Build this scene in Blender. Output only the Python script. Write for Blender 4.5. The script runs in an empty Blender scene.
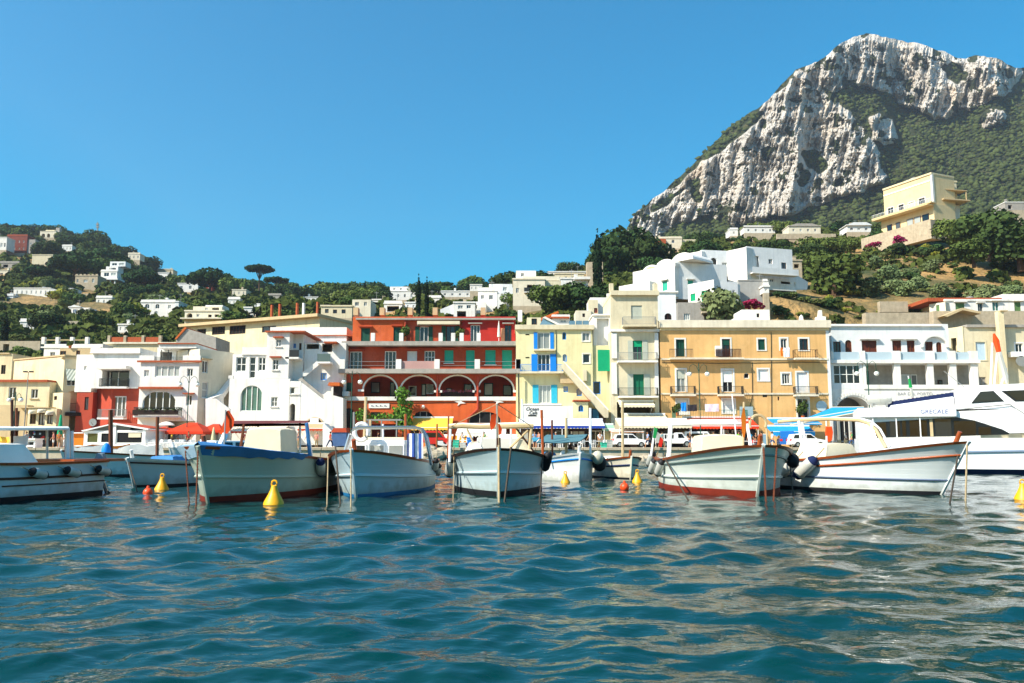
import bpy, bmesh, math, random
import numpy as np
from mathutils import Vector, Matrix, Euler
R = math.radians
rnd = random.Random(7)
scene = bpy.context.scene
COL = scene.collection
# ---------------------------------------------------------------- camera model: a pixel plus a distance gives a point
F = 825.0
PIT = math.atan(102.5 / F)
CT, ST = math.cos(PIT), math.sin(PIT)
CAMH = 1.5
QZ = 1.1                                            # quay level above the water
def tanel(py):
 return math.tan(PIT + math.atan((341.5 - py) / F))
def zat(py, Y):
 return CAMH + Y * tanel(py)
def xat(px, py, Y):
 return (px - 512) / F * (Y * CT + Y * tanel(py) * ST)
def P(px, py, Y):
 return (xat(px, py, Y), Y, zat(py, Y))
# ---------------------------------------------------------------- materials
def lin(h):
 c = [int(h[i:i + 2], 16) / 255 for i in (0, 2, 4)]
 return tuple(x / 12.92 if x <= .04045 else ((x + .055) / 1.055) ** 2.4 for x in c) + (1,)
MATS = {}
def M(name, hexc, rough=.75, var=.12, scale=1.2, bump=.15, streak=0., metal=0., spec=.3, rand=0., dirt=None, coat=0.):
 m = bpy.data.materials.new(name)
 m.use_nodes = True
 nt = m.node_tree
 N, L = nt.nodes, nt.links
 b = N['Principled BSDF']
 b.inputs['Roughness'].default_value = rough
 b.inputs['Metallic'].default_value = metal
 b.inputs['Specular IOR Level'].default_value = spec
 b.inputs['Coat Weight'].default_value = coat
 tc = N.new('ShaderNodeTexCoord')
 no = N.new('ShaderNodeTexNoise')
 no.inputs['Scale'].default_value = scale
 no.inputs['Detail'].default_value = 7
 no.inputs['Roughness'].default_value = .65
 L.new(tc.outputs['Object'], no.inputs['Vector'])
 mr = N.new('ShaderNodeMapRange')
 mr.inputs[1].default_value = .3
 mr.inputs[2].default_value = .7
 mr.inputs[3].default_value = 1 - var
 mr.inputs[4].default_value = 1 + var * .5
 L.new(no.outputs['Fac'], mr.inputs[0])
 col = N.new('ShaderNodeMix')
 col.data_type = 'RGBA'
 col.blend_type = 'MULTIPLY'
 col.inputs[0].default_value = 1
 col.inputs[6].default_value = lin(hexc)
 L.new(mr.outputs[0], col.inputs[7])
 out = col.outputs[2]
 if streak:
  mp = N.new('ShaderNodeMapping')
  mp.inputs['Scale'].default_value = (1.7, 1.7, .16)
  n2 = N.new('ShaderNodeTexNoise')
  n2.inputs['Scale'].default_value = 1.3
  n2.inputs['Detail'].default_value = 6
  L.new(tc.outputs['Object'], mp.inputs[0])
  L.new(mp.outputs[0], n2.inputs['Vector'])
  r2 = N.new('ShaderNodeMapRange')
  r2.inputs[1].default_value = .5
  r2.inputs[2].default_value = .75
  r2.inputs[3].default_value = 0
  r2.inputs[4].default_value = streak
  L.new(n2.outputs['Fac'], r2.inputs[0])
  mx = N.new('ShaderNodeMix')
  mx.data_type = 'RGBA'
  mx.inputs[7].default_value = lin(dirt or '7a6a55')
  L.new(r2.outputs[0], mx.inputs[0])
  L.new(out, mx.inputs[6])
  out = mx.outputs[2]
  n4 = N.new('ShaderNodeTexNoise')                          # sun-faded patches of old paint
  n4.inputs['Scale'].default_value = .33
  n4.inputs['Detail'].default_value = 9
  n4.inputs['Roughness'].default_value = .7
  L.new(tc.outputs['Object'], n4.inputs['Vector'])
  r4 = N.new('ShaderNodeMapRange')
  r4.inputs[1].default_value = .53
  r4.inputs[2].default_value = .6
  r4.inputs[4].default_value = min(.4, streak)
  L.new(n4.outputs['Fac'], r4.inputs[0])
  m4 = N.new('ShaderNodeMix')
  m4.data_type = 'RGBA'
  c4 = lin(hexc)
  m4.inputs[7].default_value = tuple(min(.85, x * 1.15 + .05) for x in c4[:3]) + (1,)
  L.new(r4.outputs[0], m4.inputs[0])
  L.new(out, m4.inputs[6])
  out = m4.outputs[2]
 if rand:
  oi = N.new('ShaderNodeObjectInfo')
  hs = N.new('ShaderNodeHueSaturation')
  a = N.new('ShaderNodeMapRange')
  a.inputs[3].default_value = 1 - rand
  a.inputs[4].default_value = 1 + rand
  L.new(oi.outputs['Random'], a.inputs[0])
  L.new(a.outputs[0], hs.inputs['Value'])
  a2 = N.new('ShaderNodeMapRange')
  a2.inputs[3].default_value = .5 + rand * .09
  a2.inputs[4].default_value = .5 - rand * .06
  ml = N.new('ShaderNodeMath')
  ml.operation = 'MULTIPLY'
  ml.inputs[1].default_value = 7.31
  fr = N.new('ShaderNodeMath')
  fr.operation = 'FRACT'
  L.new(oi.outputs['Random'], ml.inputs[0])
  L.new(ml.outputs[0], fr.inputs[0])
  L.new(fr.outputs[0], a2.inputs[0])
  L.new(a2.outputs[0], hs.inputs['Hue'])
  L.new(out, hs.inputs['Color'])
  out = hs.outputs[0]
 L.new(out, b.inputs['Base Color'])
 if bump:
  n3 = N.new('ShaderNodeTexNoise')
  n3.inputs['Scale'].default_value = scale * 9
  n3.inputs['Detail'].default_value = 4
  L.new(tc.outputs['Object'], n3.inputs['Vector'])
  bp = N.new('ShaderNodeBump')
  bp.inputs['Strength'].default_value = bump
  bp.inputs['Distance'].default_value = .03
  L.new(n3.outputs['Fac'], bp.inputs['Height'])
  L.new(bp.outputs[0], b.inputs['Normal'])
 MATS[name] = m
 return m
def stripes(name, h1, h2, per=.5, axis=0, rough=.8, duty=.5):
 m = M(name, h1, rough, .08)
 nt = m.node_tree
 N, L = nt.nodes, nt.links
 b = N['Principled BSDF']
 src = b.inputs['Base Color'].links[0].from_socket
 tc = N.new('ShaderNodeTexCoord')
 sp = N.new('ShaderNodeSeparateXYZ')
 L.new(tc.outputs['Object'], sp.inputs[0])
 dv = N.new('ShaderNodeMath')
 dv.operation = 'DIVIDE'
 dv.inputs[1].default_value = per
 L.new(sp.outputs[axis], dv.inputs[0])
 fr = N.new('ShaderNodeMath')
 fr.operation = 'FRACT'
 L.new(dv.outputs[0], fr.inputs[0])
 gt = N.new('ShaderNodeMath')
 gt.operation = 'GREATER_THAN'
 gt.inputs[1].default_value = duty
 L.new(fr.outputs[0], gt.inputs[0])
 mx = N.new('ShaderNodeMix')
 mx.data_type = 'RGBA'
 mx.inputs[7].default_value = lin(h2)
 L.new(gt.outputs[0], mx.inputs[0])
 L.new(src, mx.inputs[6])
 L.new(mx.outputs[2], b.inputs['Base Color'])
 return m
def glassmat(name, h1, h2, rough=.07):
 """window glass: dark room behind, some panes with pale curtains"""
 m = M(name, h1, rough, .3, .9, 0, spec=.6)
 nt = m.node_tree
 N, L = nt.nodes, nt.links
 b = N['Principled BSDF']
 src = b.inputs['Base Color'].links[0].from_socket
 oi = N.new('ShaderNodeObjectInfo')
 cr = N.new('ShaderNodeMapRange')
 cr.inputs[1].default_value = .55
 cr.inputs[2].default_value = .8
 L.new(oi.outputs['Random'], cr.inputs[0])
 mx = N.new('ShaderNodeMix')
 mx.data_type = 'RGBA'
 mx.inputs[7].default_value = lin(h2)
 L.new(cr.outputs[0], mx.inputs[0])
 L.new(src, mx.inputs[6])
 L.new(mx.outputs[2], b.inputs['Base Color'])
 return m
white = M('white_plaster', 'e4e1d9', .85, .13, .5, .2, streak=.3, dirt='a09888')
warmwhite = M('warm_white_plaster', 'dcd2ba', .85, .14, .5, .2, streak=.3, dirt='9a8a6c')
bluewhite = M('blue_white_plaster', 'dddedb', .85, .12, .5, .2, streak=.25, dirt='98a0a8')
cream = M('cream_plaster', 'dccda6', .85, .15, .5, .2, streak=.35, dirt='a5875a')
paleyel = M('pale_yellow_plaster', 'e0d6a4', .85, .13, .5, .2, streak=.28, dirt='b0985e')
beige = M('beige_plaster', 'd4c8a8', .85, .14, .5, .2, streak=.32, dirt='988466')
ochre = M('ochre_plaster', 'dcae70', .85, .14, .5, .2, streak=.3, dirt='a5742e')
tan = M('tan_plaster', 'c4ad84', .85, .12, .8, .15, streak=.25, dirt='857250')
yellowv = M('yellow_plaster', 'e0c898', .85, .1, .5, .12, streak=.2, dirt='b08848')
red = M('red_plaster', 'b84a28', .85, .2, .5, .2, streak=.35, dirt='7c2414')
redor = M('orange_red_plaster', 'c85c2a', .85, .2, .5, .2, streak=.35, dirt='8c3018')
scarlet = M('scarlet_plaster', 'b42a20', .85, .16, .8, .12, streak=.12, dirt='941a10')
brick = M('brick_red_plaster', 'ae4630', .85, .14, .8, .15, streak=.15, dirt='7a3020')
greystone = M('grey_stone', 'a29c92', .9, .2, 1.5, .4, streak=.3, dirt='6b655c')
stone = M('pale_stone', 'b5a68c', .9, .25, 1.4, .6, streak=.3, dirt='70624c')
quaystone = M('quay_stone', 'c4b498', .9, .2, .9, .5, streak=.35, dirt='6f624c')
concrete = M('grey_concrete', 'a3a19b', .9, .2, .8, .3, streak=.3)
tile = M('terracotta_tile', 'a9532f', .85, .25, 3, .4)
tileor = M('orange_tile', 'c4632a', .85, .2, 3, .4)
iron = M('dark_iron', '2a2c2b', .5, .1, 4, 0)
greyiron = M('grey_painted_iron', '8a8c88', .5, .1, 4, 0)
whitem = M('white_metal', 'ececea', .35, .05, 2, 0, spec=.5)
whitewood = M('white_painted_wood', 'e8e6de', .55, .08, 3, .05)
brownwood = M('brown_wood', '6b3a20', .6, .25, 3, .2)
darkwood = M('dark_wood', '43261a', .6, .2, 3, .2)
varnish = M('varnished_wood', '9c4a1e', .35, .2, 4, .1, spec=.5)
greenp = M('green_paint', '0f6c4c', .6, .12, 3, .05)
dkgreen = M('dark_green_paint', '0c4636', .6, .12, 3, .05)
aqua = M('aqua_green_paint', '2eaa8e', .6, .1, 3, .05)
emerald = M('emerald_cloth', '009a68', .85, .12, 2, .2)
bluep = M('blue_paint', '1080d8', .55, .1, 3, .05)
skyblue = M('sky_blue_paint', '2098d0', .55, .1, 3, .05)
cyanp = M('cyan_paint', '30aec8', .55, .1, 3, .05)
greysh = M('grey_green_paint', 'b4b8a8', .6, .1, 3, .05)
dark = M('dark_interior', '17181a', .9, .3, 1, 0)
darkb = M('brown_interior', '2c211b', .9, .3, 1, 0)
glass = glassmat('window_glass', '1b2228', 'a8aca6')
tintglass = glassmat('tinted_glass', '12161a', '1e2a30', .04)
greenglass = glassmat('green_glass', '4d7468', '7fa294')
black = M('black_rubber', '17181b', .6, .2, 4, .1)
navy = M('navy_cloth', '15244e', .85, .12, 3, .1)
chrome = M('steel', 'b8babc', .25, .05, 3, 0, metal=.9)
cloth_red = M('red_cloth', 'd63a14', .85, .1, 1.5, .15)
cloth_or = M('orange_cloth', 'e27a1c', .85, .1, 1.5, .15)
cloth_cream = M('cream_cloth', 'd9cdb0', .9, .1, 1.5, .2)
cloth_peach = M('peach_cloth', 'd89a74', .9, .1, 1.5, .2)
cloth_yel = M('yellow_cloth', 'e8b440', .85, .08, 1.5, .15)
cloth_blue = M('azure_cloth', '1690cc', .85, .1, 1.5, .15)
cloth_royal = M('royal_blue_cloth', '3a78b0', .8, .2, 1.5, .3)
cloth_pale = M('pale_blue_cloth', 'a9c8dc', .85, .12, 1.5, .3)
cloth_teal = M('teal_cloth', '4f7880', .85, .15, 1.5, .3)
cloth_white = M('white_canvas', 'e6e0d2', .9, .1, 1.2, .4)
tarp = M('sage_tarpaulin', 'a9b6a2', .5, .15, 1.1, .5)
terr_cloth = M('terracotta_cloth', 'b0482c', .9, .1, 1.5, .15)
blue_drape = M('blue_drape', '44608a', .9, .2, 1.5, .3)
st_yellow = stripes('yellow_white_striped_cloth', 'dc8a1e', 'eadfc8', .55)
st_beige = stripes('beige_white_striped_cloth', 'ddd6c4', 'b6a488', .35)
st_grey = stripes('grey_striped_cloth', '8a9488', 'c4c8bc', .3)
st_blue = stripes('white_cloth_blue_edge', 'dcdde4', 'c4c8d4', 1.4)
st_towel = stripes('striped_towel', 'dfe4e6', '2f4f98', .2)
def weather(m, amt=.5):
 """plank seams and a ragged tide stain just over the waterline"""
 nt = m.node_tree
 N, L = nt.nodes, nt.links
 b = N['Principled BSDF']
 src = b.inputs['Base Color'].links[0].from_socket
 tc = N.new('ShaderNodeTexCoord')
 sp = N.new('ShaderNodeSeparateXYZ')
 L.new(tc.outputs['Object'], sp.inputs[0])
 no = N.new('ShaderNodeTexNoise')
 no.inputs['Scale'].default_value = 3.5
 no.inputs['Detail'].default_value = 8
 L.new(tc.outputs['Object'], no.inputs['Vector'])
 ad = N.new('ShaderNodeMath')
 ad.operation = 'MULTIPLY_ADD'
 ad.inputs[1].default_value = .75
 L.new(no.outputs['Fac'], ad.inputs[0])
 L.new(sp.outputs[2], ad.inputs[2])
 mr = N.new('ShaderNodeMapRange')
 mr.inputs[1].default_value = .78
 mr.inputs[2].default_value = .45
 mr.inputs[3].default_value = 0
 mr.inputs[4].default_value = amt
 L.new(ad.outputs[0], mr.inputs[0])
 mx = N.new('ShaderNodeMix')
 mx.data_type = 'RGBA'
 mx.inputs[7].default_value = lin('6c6a4e')
 L.new(mr.outputs[0], mx.inputs[0])
 L.new(src, mx.inputs[6])
 L.new(mx.outputs[2], b.inputs['Base Color'])
 wv = N.new('ShaderNodeTexWave')
 wv.bands_direction = 'Z'
 wv.wave_profile = 'SAW'
 wv.inputs['Scale'].default_value = 2.1
 wv.inputs['Distortion'].default_value = .6
 L.new(tc.outputs['Object'], wv.inputs['Vector'])
 bp = N.new('ShaderNodeBump')
 bp.inputs['Strength'].default_value = .35
 bp.inputs['Distance'].default_value = .02
 L.new(wv.outputs['Fac'], bp.inputs['Height'])
 if b.inputs['Normal'].links: L.new(b.inputs['Normal'].links[0].from_socket, bp.inputs['Normal'])
 L.new(bp.outputs[0], b.inputs['Normal'])
 return m
hullwhite = M('white_hull_paint', 'e4e4de', .32, .06, .7, .05, streak=.1, dirt='a8a292', spec=.5)
hullcream = M('cream_hull_paint', 'e6dfc8', .35, .07, .7, .05, streak=.12, dirt='a89a78', spec=.5)
hullblue = M('pale_blue_hull_paint', 'c0cfd2', .35, .07, .7, .05, streak=.1, dirt='8698a0', spec=.5)
hullgrey = M('slate_hull_paint', '7a8890', .4, .1, .7, .05, streak=.1, spec=.5)
antif_red = M('red_bottom_paint', '7a2614', .7, .3, 1.5, .2)
antif_blk = M('black_bottom_paint', '14161b', .7, .3, 1.5, .2)
antif_blue = M('blue_bottom_paint', '1a6a9c', .6, .2, 1.5, .2)
decking = M('pale_deck', 'cfc8b8', .7, .1, 1.5, .1)
buoy_yel = M('yellow_buoy_plastic', 'f0ac08', .45, .1, 2, .05, spec=.5)
buoy_or = M('orange_buoy_plastic', 'f04a10', .45, .1, 2, .05, spec=.5)
rope = M('rope', 'a08e6c', .9, .3, 8, .3)
darkrope = M('weathered_rope', '4a4034', .9, .4, 8, .3)
chain_m = M('rusty_chain', '6e3a22', .8, .4, 8, .5)
skin = M('skin', 'b98562', .6, .05, 3, 0)
carwhite = M('white_car_paint', 'e6e6e4', .25, .03, 1, 0, spec=.6, coat=.5)
carred = M('red_car_paint', 'c01c10', .25, .05, 1, 0, spec=.6, coat=.5)
carblue = M('blue_car_paint', '1a5fa8', .25, .05, 1, 0, spec=.6, coat=.5)
tail = M('red_lamp_lens', 'c8140c', .2, .05, 1, 0, spec=.6)
lampglass = M('white_globe_glass', 'f2efe6', .3, .03, 1, 0, spec=.5)
# ---------------------------------------------------------------- mesh builder
class MB:
 def __init__(s):
  s.v, s.f, s.sm = [], [], False
 def add(s, vs, fs):
  o = len(s.v)
  s.v += [tuple(p) for p in vs]
  s.f += [tuple(i + o for i in f) for f in fs]
  return s
 def box(s, x0, x1, y0, y1, z0, z1):
  if x0 > x1: x0, x1 = x1, x0
  if y0 > y1: y0, y1 = y1, y0
  if z0 > z1: z0, z1 = z1, z0
  return s.add([(x0, y0, z0), (x1, y0, z0), (x1, y1, z0), (x0, y1, z0), (x0, y0, z1), (x1, y0, z1), (x1, y1, z1), (x0, y1, z1)],
      [(0, 3, 2, 1), (4, 5, 6, 7), (0, 1, 5, 4), (1, 2, 6, 5), (2, 3, 7, 6), (3, 0, 4, 7)])
 def prism(s, poly, y0, y1):
  """polygon in x,z pushed along y"""
  n = len(poly)
  vs = [(p[0], y0, p[1]) for p in poly] + [(p[0], y1, p[1]) for p in poly]
  fs = [tuple(range(n)), tuple(range(2 * n - 1, n - 1, -1))] + [(i, i + n, (i + 1) % n + n, (i + 1) % n) for i in range(n)]
  return s.add(vs, fs)
 def tube(s, pts, r, n=6, cap=True):
  pts = [Vector(p) for p in pts]
  rs = r if isinstance(r, (list, tuple)) else [r] * len(pts)
  vs, fs = [], []
  for i, p in enumerate(pts):
   d = (pts[min(i + 1, len(pts) - 1)] - pts[max(i - 1, 0)])
   if d.length < 1e-9: d = Vector((0, 0, 1))
   d.normalize()
   a = d.cross(Vector((0, 0, 1)) if abs(d.z) < .9 else Vector((1, 0, 0))).normalized()
   b = d.cross(a)
   for k in range(n):
    t = 2 * math.pi * (k + .5) / n
    vs.append(p + (a * math.cos(t) + b * math.sin(t)) * rs[i])
  for i in range(len(pts) - 1):
   for k in range(n):
    fs.append((i * n + k, i * n + (k + 1) % n, (i + 1) * n + (k + 1) % n, (i + 1) * n + k))
  if cap:
   fs += [tuple(range(n - 1, -1, -1)), tuple(range((len(pts) - 1) * n, len(pts) * n))]
  return s.add(vs, fs)
 def bar(s, p, q, w, h=None):
  """square bar"""
  return s.tube([p, q], (w / 2) * 1.414, 4)
 def lathe(s, prof, c=(0, 0, 0), n=16, axis='z'):
  vs, fs = [], []
  for r, z in prof:
   for k in range(n):
    t = 2 * math.pi * k / n
    a, b = max(r, 1e-4) * math.cos(t), max(r, 1e-4) * math.sin(t)
    vs.append({'z': (c[0] + a, c[1] + b, c[2] + z), 'x': (c[0] + z, c[1] + a, c[2] + b), 'y': (c[0] + a, c[1] + z, c[2] + b)}[axis])
  for i in range(len(prof) - 1):
   for k in range(n):
    fs.append((i * n + k, i * n + (k + 1) % n, (i + 1) * n + (k + 1) % n, (i + 1) * n + k))
  fs += [tuple(range(n - 1, -1, -1)), tuple(range((len(prof) - 1) * n, len(prof) * n))]
  return s.add(vs, fs)
 def ball(s, c, r, n=12, sx=1, sy=1, sz=1):
  k = 8
  o = len(s.v)
  s.lathe([(r * math.sin(math.pi * (i + .02) / (k + .04)), -r * math.cos(math.pi * (i + .02) / (k + .04))) for i in range(k + 1)], (0, 0, 0), n)
  s.v[o:] = [(c[0] + p[0] * sx, c[1] + p[1] * sy, c[2] + p[2] * sz) for p in s.v[o:]]
  return s
 def loft(s, rows, close=False):
  n = len(rows[0])
  vs = [p for r_ in rows for p in r_]
  fs = []
  for i in range(len(rows) - 1):
   for k in range(n if close else n - 1):
    fs.append((i * n + k, i * n + (k + 1) % n, (i + 1) * n + (k + 1) % n, (i + 1) * n + k))
  return s.add(vs, fs)
 def build(s, name, mat, parent=None, smooth=False, xf=None, bevel=0):
  vs = s.v if xf is None else [xf(p) for p in s.v]
  me = bpy.data.meshes.new(name)
  me.from_pydata(vs, [], s.f)
  if smooth:
   me.polygons.foreach_set('use_smooth', [True] * len(me.polygons))
  if mat: me.materials.append(mat)
  bm = bmesh.new()
  bm.from_mesh(me)
  bmesh.ops.remove_doubles(bm, verts=bm.verts, dist=1e-5)
  bmesh.ops.recalc_face_normals(bm, faces=bm.faces)
  if bevel:
   es = [e for e in bm.edges if len(e.link_faces) == 2 and e.calc_face_angle(0) > .6]
   bmesh.ops.bevel(bm, geom=es, offset=bevel, segments=2, affect='EDGES', profile=.6)
  bm.to_mesh(me)
  bm.free()
  if smooth:
   try: me.set_sharp_from_angle(angle=R(40))
   except Exception: pass
  o = bpy.data.objects.new(name, me)
  COL.objects.link(o)
  if parent: o.parent = parent
  return o
def thing(name, label, cat, loc=(0, 0, 0), rotz=0, group=None):
 o = bpy.data.objects.new(name, None)
 o.empty_display_size = .2
 COL.objects.link(o)
 o.location = loc
 o.rotation_euler = (0, 0, rotz)
 return tag(o, label, cat, group)
def tag(o, label, cat, group=None, kind=None):
 if label: o['label'] = label
 if cat: o['category'] = cat
 if group: o['group'] = group
 if kind: o['kind'] = kind
 return o
KIDS = {}
def dup(root, loc, rotz=0, label=None, group=None, scale=1):
 key = root.name
 if key not in KIDS:
  KIDS[key] = [(c, list(c.children)) for c in root.children]
 r = root.copy()
 COL.objects.link(r)
 r.location = loc
 r.rotation_euler = (0, 0, rotz)
 r.scale = (scale,) * 3 if not isinstance(scale, tuple) else scale
 if label: r['label'] = label
 if group: r['group'] = group
 for c, gs in KIDS[key]:
  d = c.copy()
  COL.objects.link(d)
  d.parent = r
  for g in gs:
   e = g.copy()
   COL.objects.link(e)
   e.parent = d
 return r
def text_mesh(txt, size, name, mat, parent, xf, shear=0, ext=.01):
 cu = bpy.data.curves.new(name, 'FONT')
 cu.body = txt
 cu.size = size
 cu.align_x = 'CENTER'
 cu.align_y = 'CENTER'
 cu.extrude = ext
 cu.shear = shear
 cu.resolution_u = 3
 t = bpy.data.objects.new(name, cu)
 COL.objects.link(t)
 dg = bpy.context.evaluated_depsgraph_get()
 me = bpy.data.meshes.new_from_object(t.evaluated_get(dg))
 bpy.data.objects.remove(t)
 for v in me.vertices:
  v.co = xf((v.co.x, -v.co.z, v.co.y))
 me.materials.clear()
 me.materials.append(mat)
 o = bpy.data.objects.new(name, me)
 COL.objects.link(o)
 o.parent = parent
 return o
# ---------------------------------------------------------------- facade frame and building kit
class Frame:
 """a vertical plane: local x along it, local y into it, z up (absolute)"""
 def __init__(s, px, Y, theta=0):
  s.th = theta
  s.p0 = Vector((xat(px, 400, Y), Y))
  s.u = Vector((math.cos(theta), math.sin(theta)))
  s.n = Vector((-math.sin(theta), math.cos(theta)))
 def uz(s, px, py, y0=0):
  v = (341.5 - py) / F
  d = Vector(((px - 512) / F, CT - ST * v, ST + CT * v))
  p0 = s.p0 + s.n * y0
  k = p0.dot(s.n) / (d.x * s.n.x + d.y * s.n.y)
  q = Vector((d.x * k, d.y * k)) - s.p0
  return q.dot(s.u), CAMH + d.z * k
 def world(s, p):
  a = s.p0 + s.u * p[0] + s.n * p[1]
  return (a.x, a.y, p[2])
HOUSES = []                                          # pixel boxes of houses, so that trees do not cover them
class Bld:
 def __init__(s, name, label, cat, px, Y, theta=0, zg=QZ, group=None):
  s.fr = Frame(px, Y, theta)
  s.zg = zg
  s.org = (s.fr.p0.x, s.fr.p0.y, zg)
  s.root = thing(name, label, cat, s.org, 0, group)
  s.wins = 0
 def face(s, px, Y, theta):
  s.fr = Frame(px, Y, theta)
  return s
 def xf(s, p):
  w = s.fr.world(p)
  return (w[0] - s.org[0], w[1] - s.org[1], w[2] - s.org[2])
 def rect(s, a, y0=0):
  px0, py0, px1, py1 = a
  b1 = py1 if py1 is not None else 440
  x0 = s.fr.uz(px0, (py0 + b1) / 2, y0)[0]
  x1 = s.fr.uz(px1, (py0 + b1) / 2, y0)[0]
  z1 = s.fr.uz((px0 + px1) / 2, py0, y0)[1]
  z0 = s.zg if py1 is None else s.fr.uz((px0 + px1) / 2, py1, y0)[1]
  return x0, x1, z0, z1
 def put(s, mb, name, mat, parent=None, **k):
  return mb.build(name, mat, parent or s.root, xf=s.xf, **k)
 def box(s, a, ya, yb, mat, name, parent=None, y0=0, **k):
  x0, x1, z0, z1 = s.rect(a, y0)
  return s.put(MB().box(x0, x1, ya, yb, z0, z1), name, mat, parent, **k)
 def poly(s, pts, ya, yb, mat, name, parent=None, y0=0):
  return s.put(MB().prism([s.fr.uz(*p, y0) for p in pts], ya, yb), name, mat, parent)
 def wall(s, a, depth, mat, ops=(), y0=0, name='wall', rec=.22):
  x0, x1, z0, z1 = s.rect(a, y0)
  if a[3] is None: z0 = s.zg - 1.0
  mb = MB()
  rs = []
  for o in ops:
   r = s.rect(o['r'], y0)
   r = (max(r[0], x0 + .02), min(r[1], x1 - .02), max(r[2], z0 + .02), min(r[3], z1 - .05))
   if r[1] - r[0] > .05 and r[3] - r[2] > .05: rs.append((r, o))
  xs = sorted({x0, x1, *[v for r, o in rs for v in r[:2]]})
  zs = sorted({z0, z1, *[v for r, o in rs for v in r[2:]]})
  for i in range(len(xs) - 1):
   for j in range(len(zs) - 1):
    cx, cz = (xs[i] + xs[i + 1]) / 2, (zs[j] + zs[j + 1]) / 2
    if any(r[0] < cx < r[1] and r[2] < cz < r[3] for r, o in rs): continue
    mb.add([(xs[i], y0, zs[j]), (xs[i + 1], y0, zs[j]), (xs[i + 1], y0, zs[j + 1]), (xs[i], y0, zs[j + 1])], [(0, 1, 2, 3)])
  y1 = y0 + depth
  mb.add([(x0, y0, z0), (x1, y0, z0), (x1, y1, z0), (x0, y1, z0), (x0, y0, z1), (x1, y0, z1), (x1, y1, z1), (x0, y1, z1)],
    [(4, 5, 6, 7), (1, 2, 6, 5), (2, 3, 7, 6), (3, 0, 4, 7)])
  for r, o in rs:
   d = o.get('rec', rec)
   if o.get('arch'):
    h = min((r[1] - r[0]) / 2, (r[3] - r[2]) * .85) * o.get('rise', 1)
    xm, hw = (r[0] + r[1]) / 2, (r[1] - r[0]) / 2
    K = 12
    arc = [(xm - hw * math.cos(math.pi * k / K), r[3] - h + h * math.sin(math.pi * k / K)) for k in range(K + 1)]
    for k in range(K):
     cn = (r[0], r[3]) if k < K / 2 else (r[1], r[3])
     mb.add([(cn[0], y0, cn[1]), (arc[k][0], y0, arc[k][1]), (arc[k + 1][0], y0, arc[k + 1][1])], [(0, 1, 2)])
    path = [(r[0], r[2])] + arc + [(r[1], r[2])]
   else:
    path = [(r[0], r[2]), (r[0], r[3]), (r[1], r[3]), (r[1], r[2])]
   path.append(path[0])
   for k in range(len(path) - 1):
    p, q = path[k], path[k + 1]
    mb.add([(p[0], y0, p[1]), (q[0], y0, q[1]), (q[0], y0 + d, q[1]), (p[0], y0 + d, p[1])], [(0, 1, 2, 3)])
  me = s.put(mb, name, mat)
  for r, o in rs:
   s.fill(r, o, y0, o.get('rec', rec))
  return me
 def fill(s, r, o, y0, d):
  x0, x1, z0, z1 = r
  k = o.get('k', 'win')
  if k != 'hole':
   fm = o.get('f', o['g'] if k == 'shut' else whitewood)
   t = o.get('t', .09)
   fy = y0 + d - .12
   mb = MB()
   e = .004
   mb.box(x0 + e, x0 + t, fy, fy + .08, z0 + e, z1 - e).box(x1 - t, x1 - e, fy, fy + .08, z0 + e, z1 - e)
   mb.box(x0 + t, x1 - t, fy, fy + .08, z1 - t, z1 - e).box(x0 + t, x1 - t, fy, fy + .08, z0 + e, z0 + t)
   nx, nz = o.get('m', (2, 1))
   for i in range(1, nx):
    xx = x0 + (x1 - x0) * i / nx
    mb.box(xx - t * .4, xx + t * .4, fy + .01, fy + .07, z0 + t, z1 - t)
   for i in range(1, nz):
    zz = z0 + (z1 - z0) * i / nz
    mb.box(x0 + t, x1 - t, fy + .015, fy + .065, zz - t * .35, zz + t * .35)
   w = s.put(mb, 'door' if k == 'door' else 'window', fm)
   gm = o.get('g', glass)
   if k == 'shut':                                       # closed shutter leaves
    s.put(MB().box(x0 + t, x1 - t, fy + .02, fy + .05, z0 + t, z1 - t), 'shutter', o['g'], w)
   else:
    s.put(MB().add([(x0 + e, fy + .09, z0 + e), (x1 - e, fy + .09, z0 + e), (x1 - e, fy + .09, z1 - e), (x0 + e, fy + .09, z1 - e)], [(0, 1, 2, 3)]),
      'pane', gm, w)
   if o.get('sh'):
    sw = (x1 - x0) * o.get('sw', .5)
    for xa, xb in ((x0 - sw, x0 - .02), (x1 + .02, x1 + sw)):
     s.put(MB().box(xa, xb, y0 - .06, y0 - .012, z0 + .02, z1), 'shutter', o['sh'], w)
   if o.get('half'):                                     # roller blind / shutter drawn part of the way
    hm, fr = o['half']
    s.put(MB().box(x0 + t, x1 - t, fy - .03, fy - .01, z1 - (z1 - z0) * fr, z1 - t), 'blind', hm, w)
  if o.get('trim'):
   tw = o.get('tw', .18)
   mb = MB()
   mb.box(x0 - tw, x0, y0 - .05, y0 - .002, z0, z1).box(x1, x1 + tw, y0 - .05, y0 - .002, z0, z1)
   mb.box(x0 - tw, x1 + tw, y0 - .055, y0 - .002, z1, z1 + tw)
   if k != 'door': mb.box(x0 - tw, x1 + tw, y0 - .07, y0 - .002, z0 - .12, z0)
   s.put(mb, 'surround', o['trim'])
  elif o.get('sill'):
   s.put(MB().box(x0 - .12, x1 + .12, y0 - .14, y0 - .002, z0 - .1, z0), 'sill', o['sill'])
  if o.get('hood'):
   hm = o['hood']
   s.put(MB().box(x0 - .3, x1 + .3, y0 - .45, y0 - .002, z1 + .12, z1 + .26), 'hood', hm)
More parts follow.
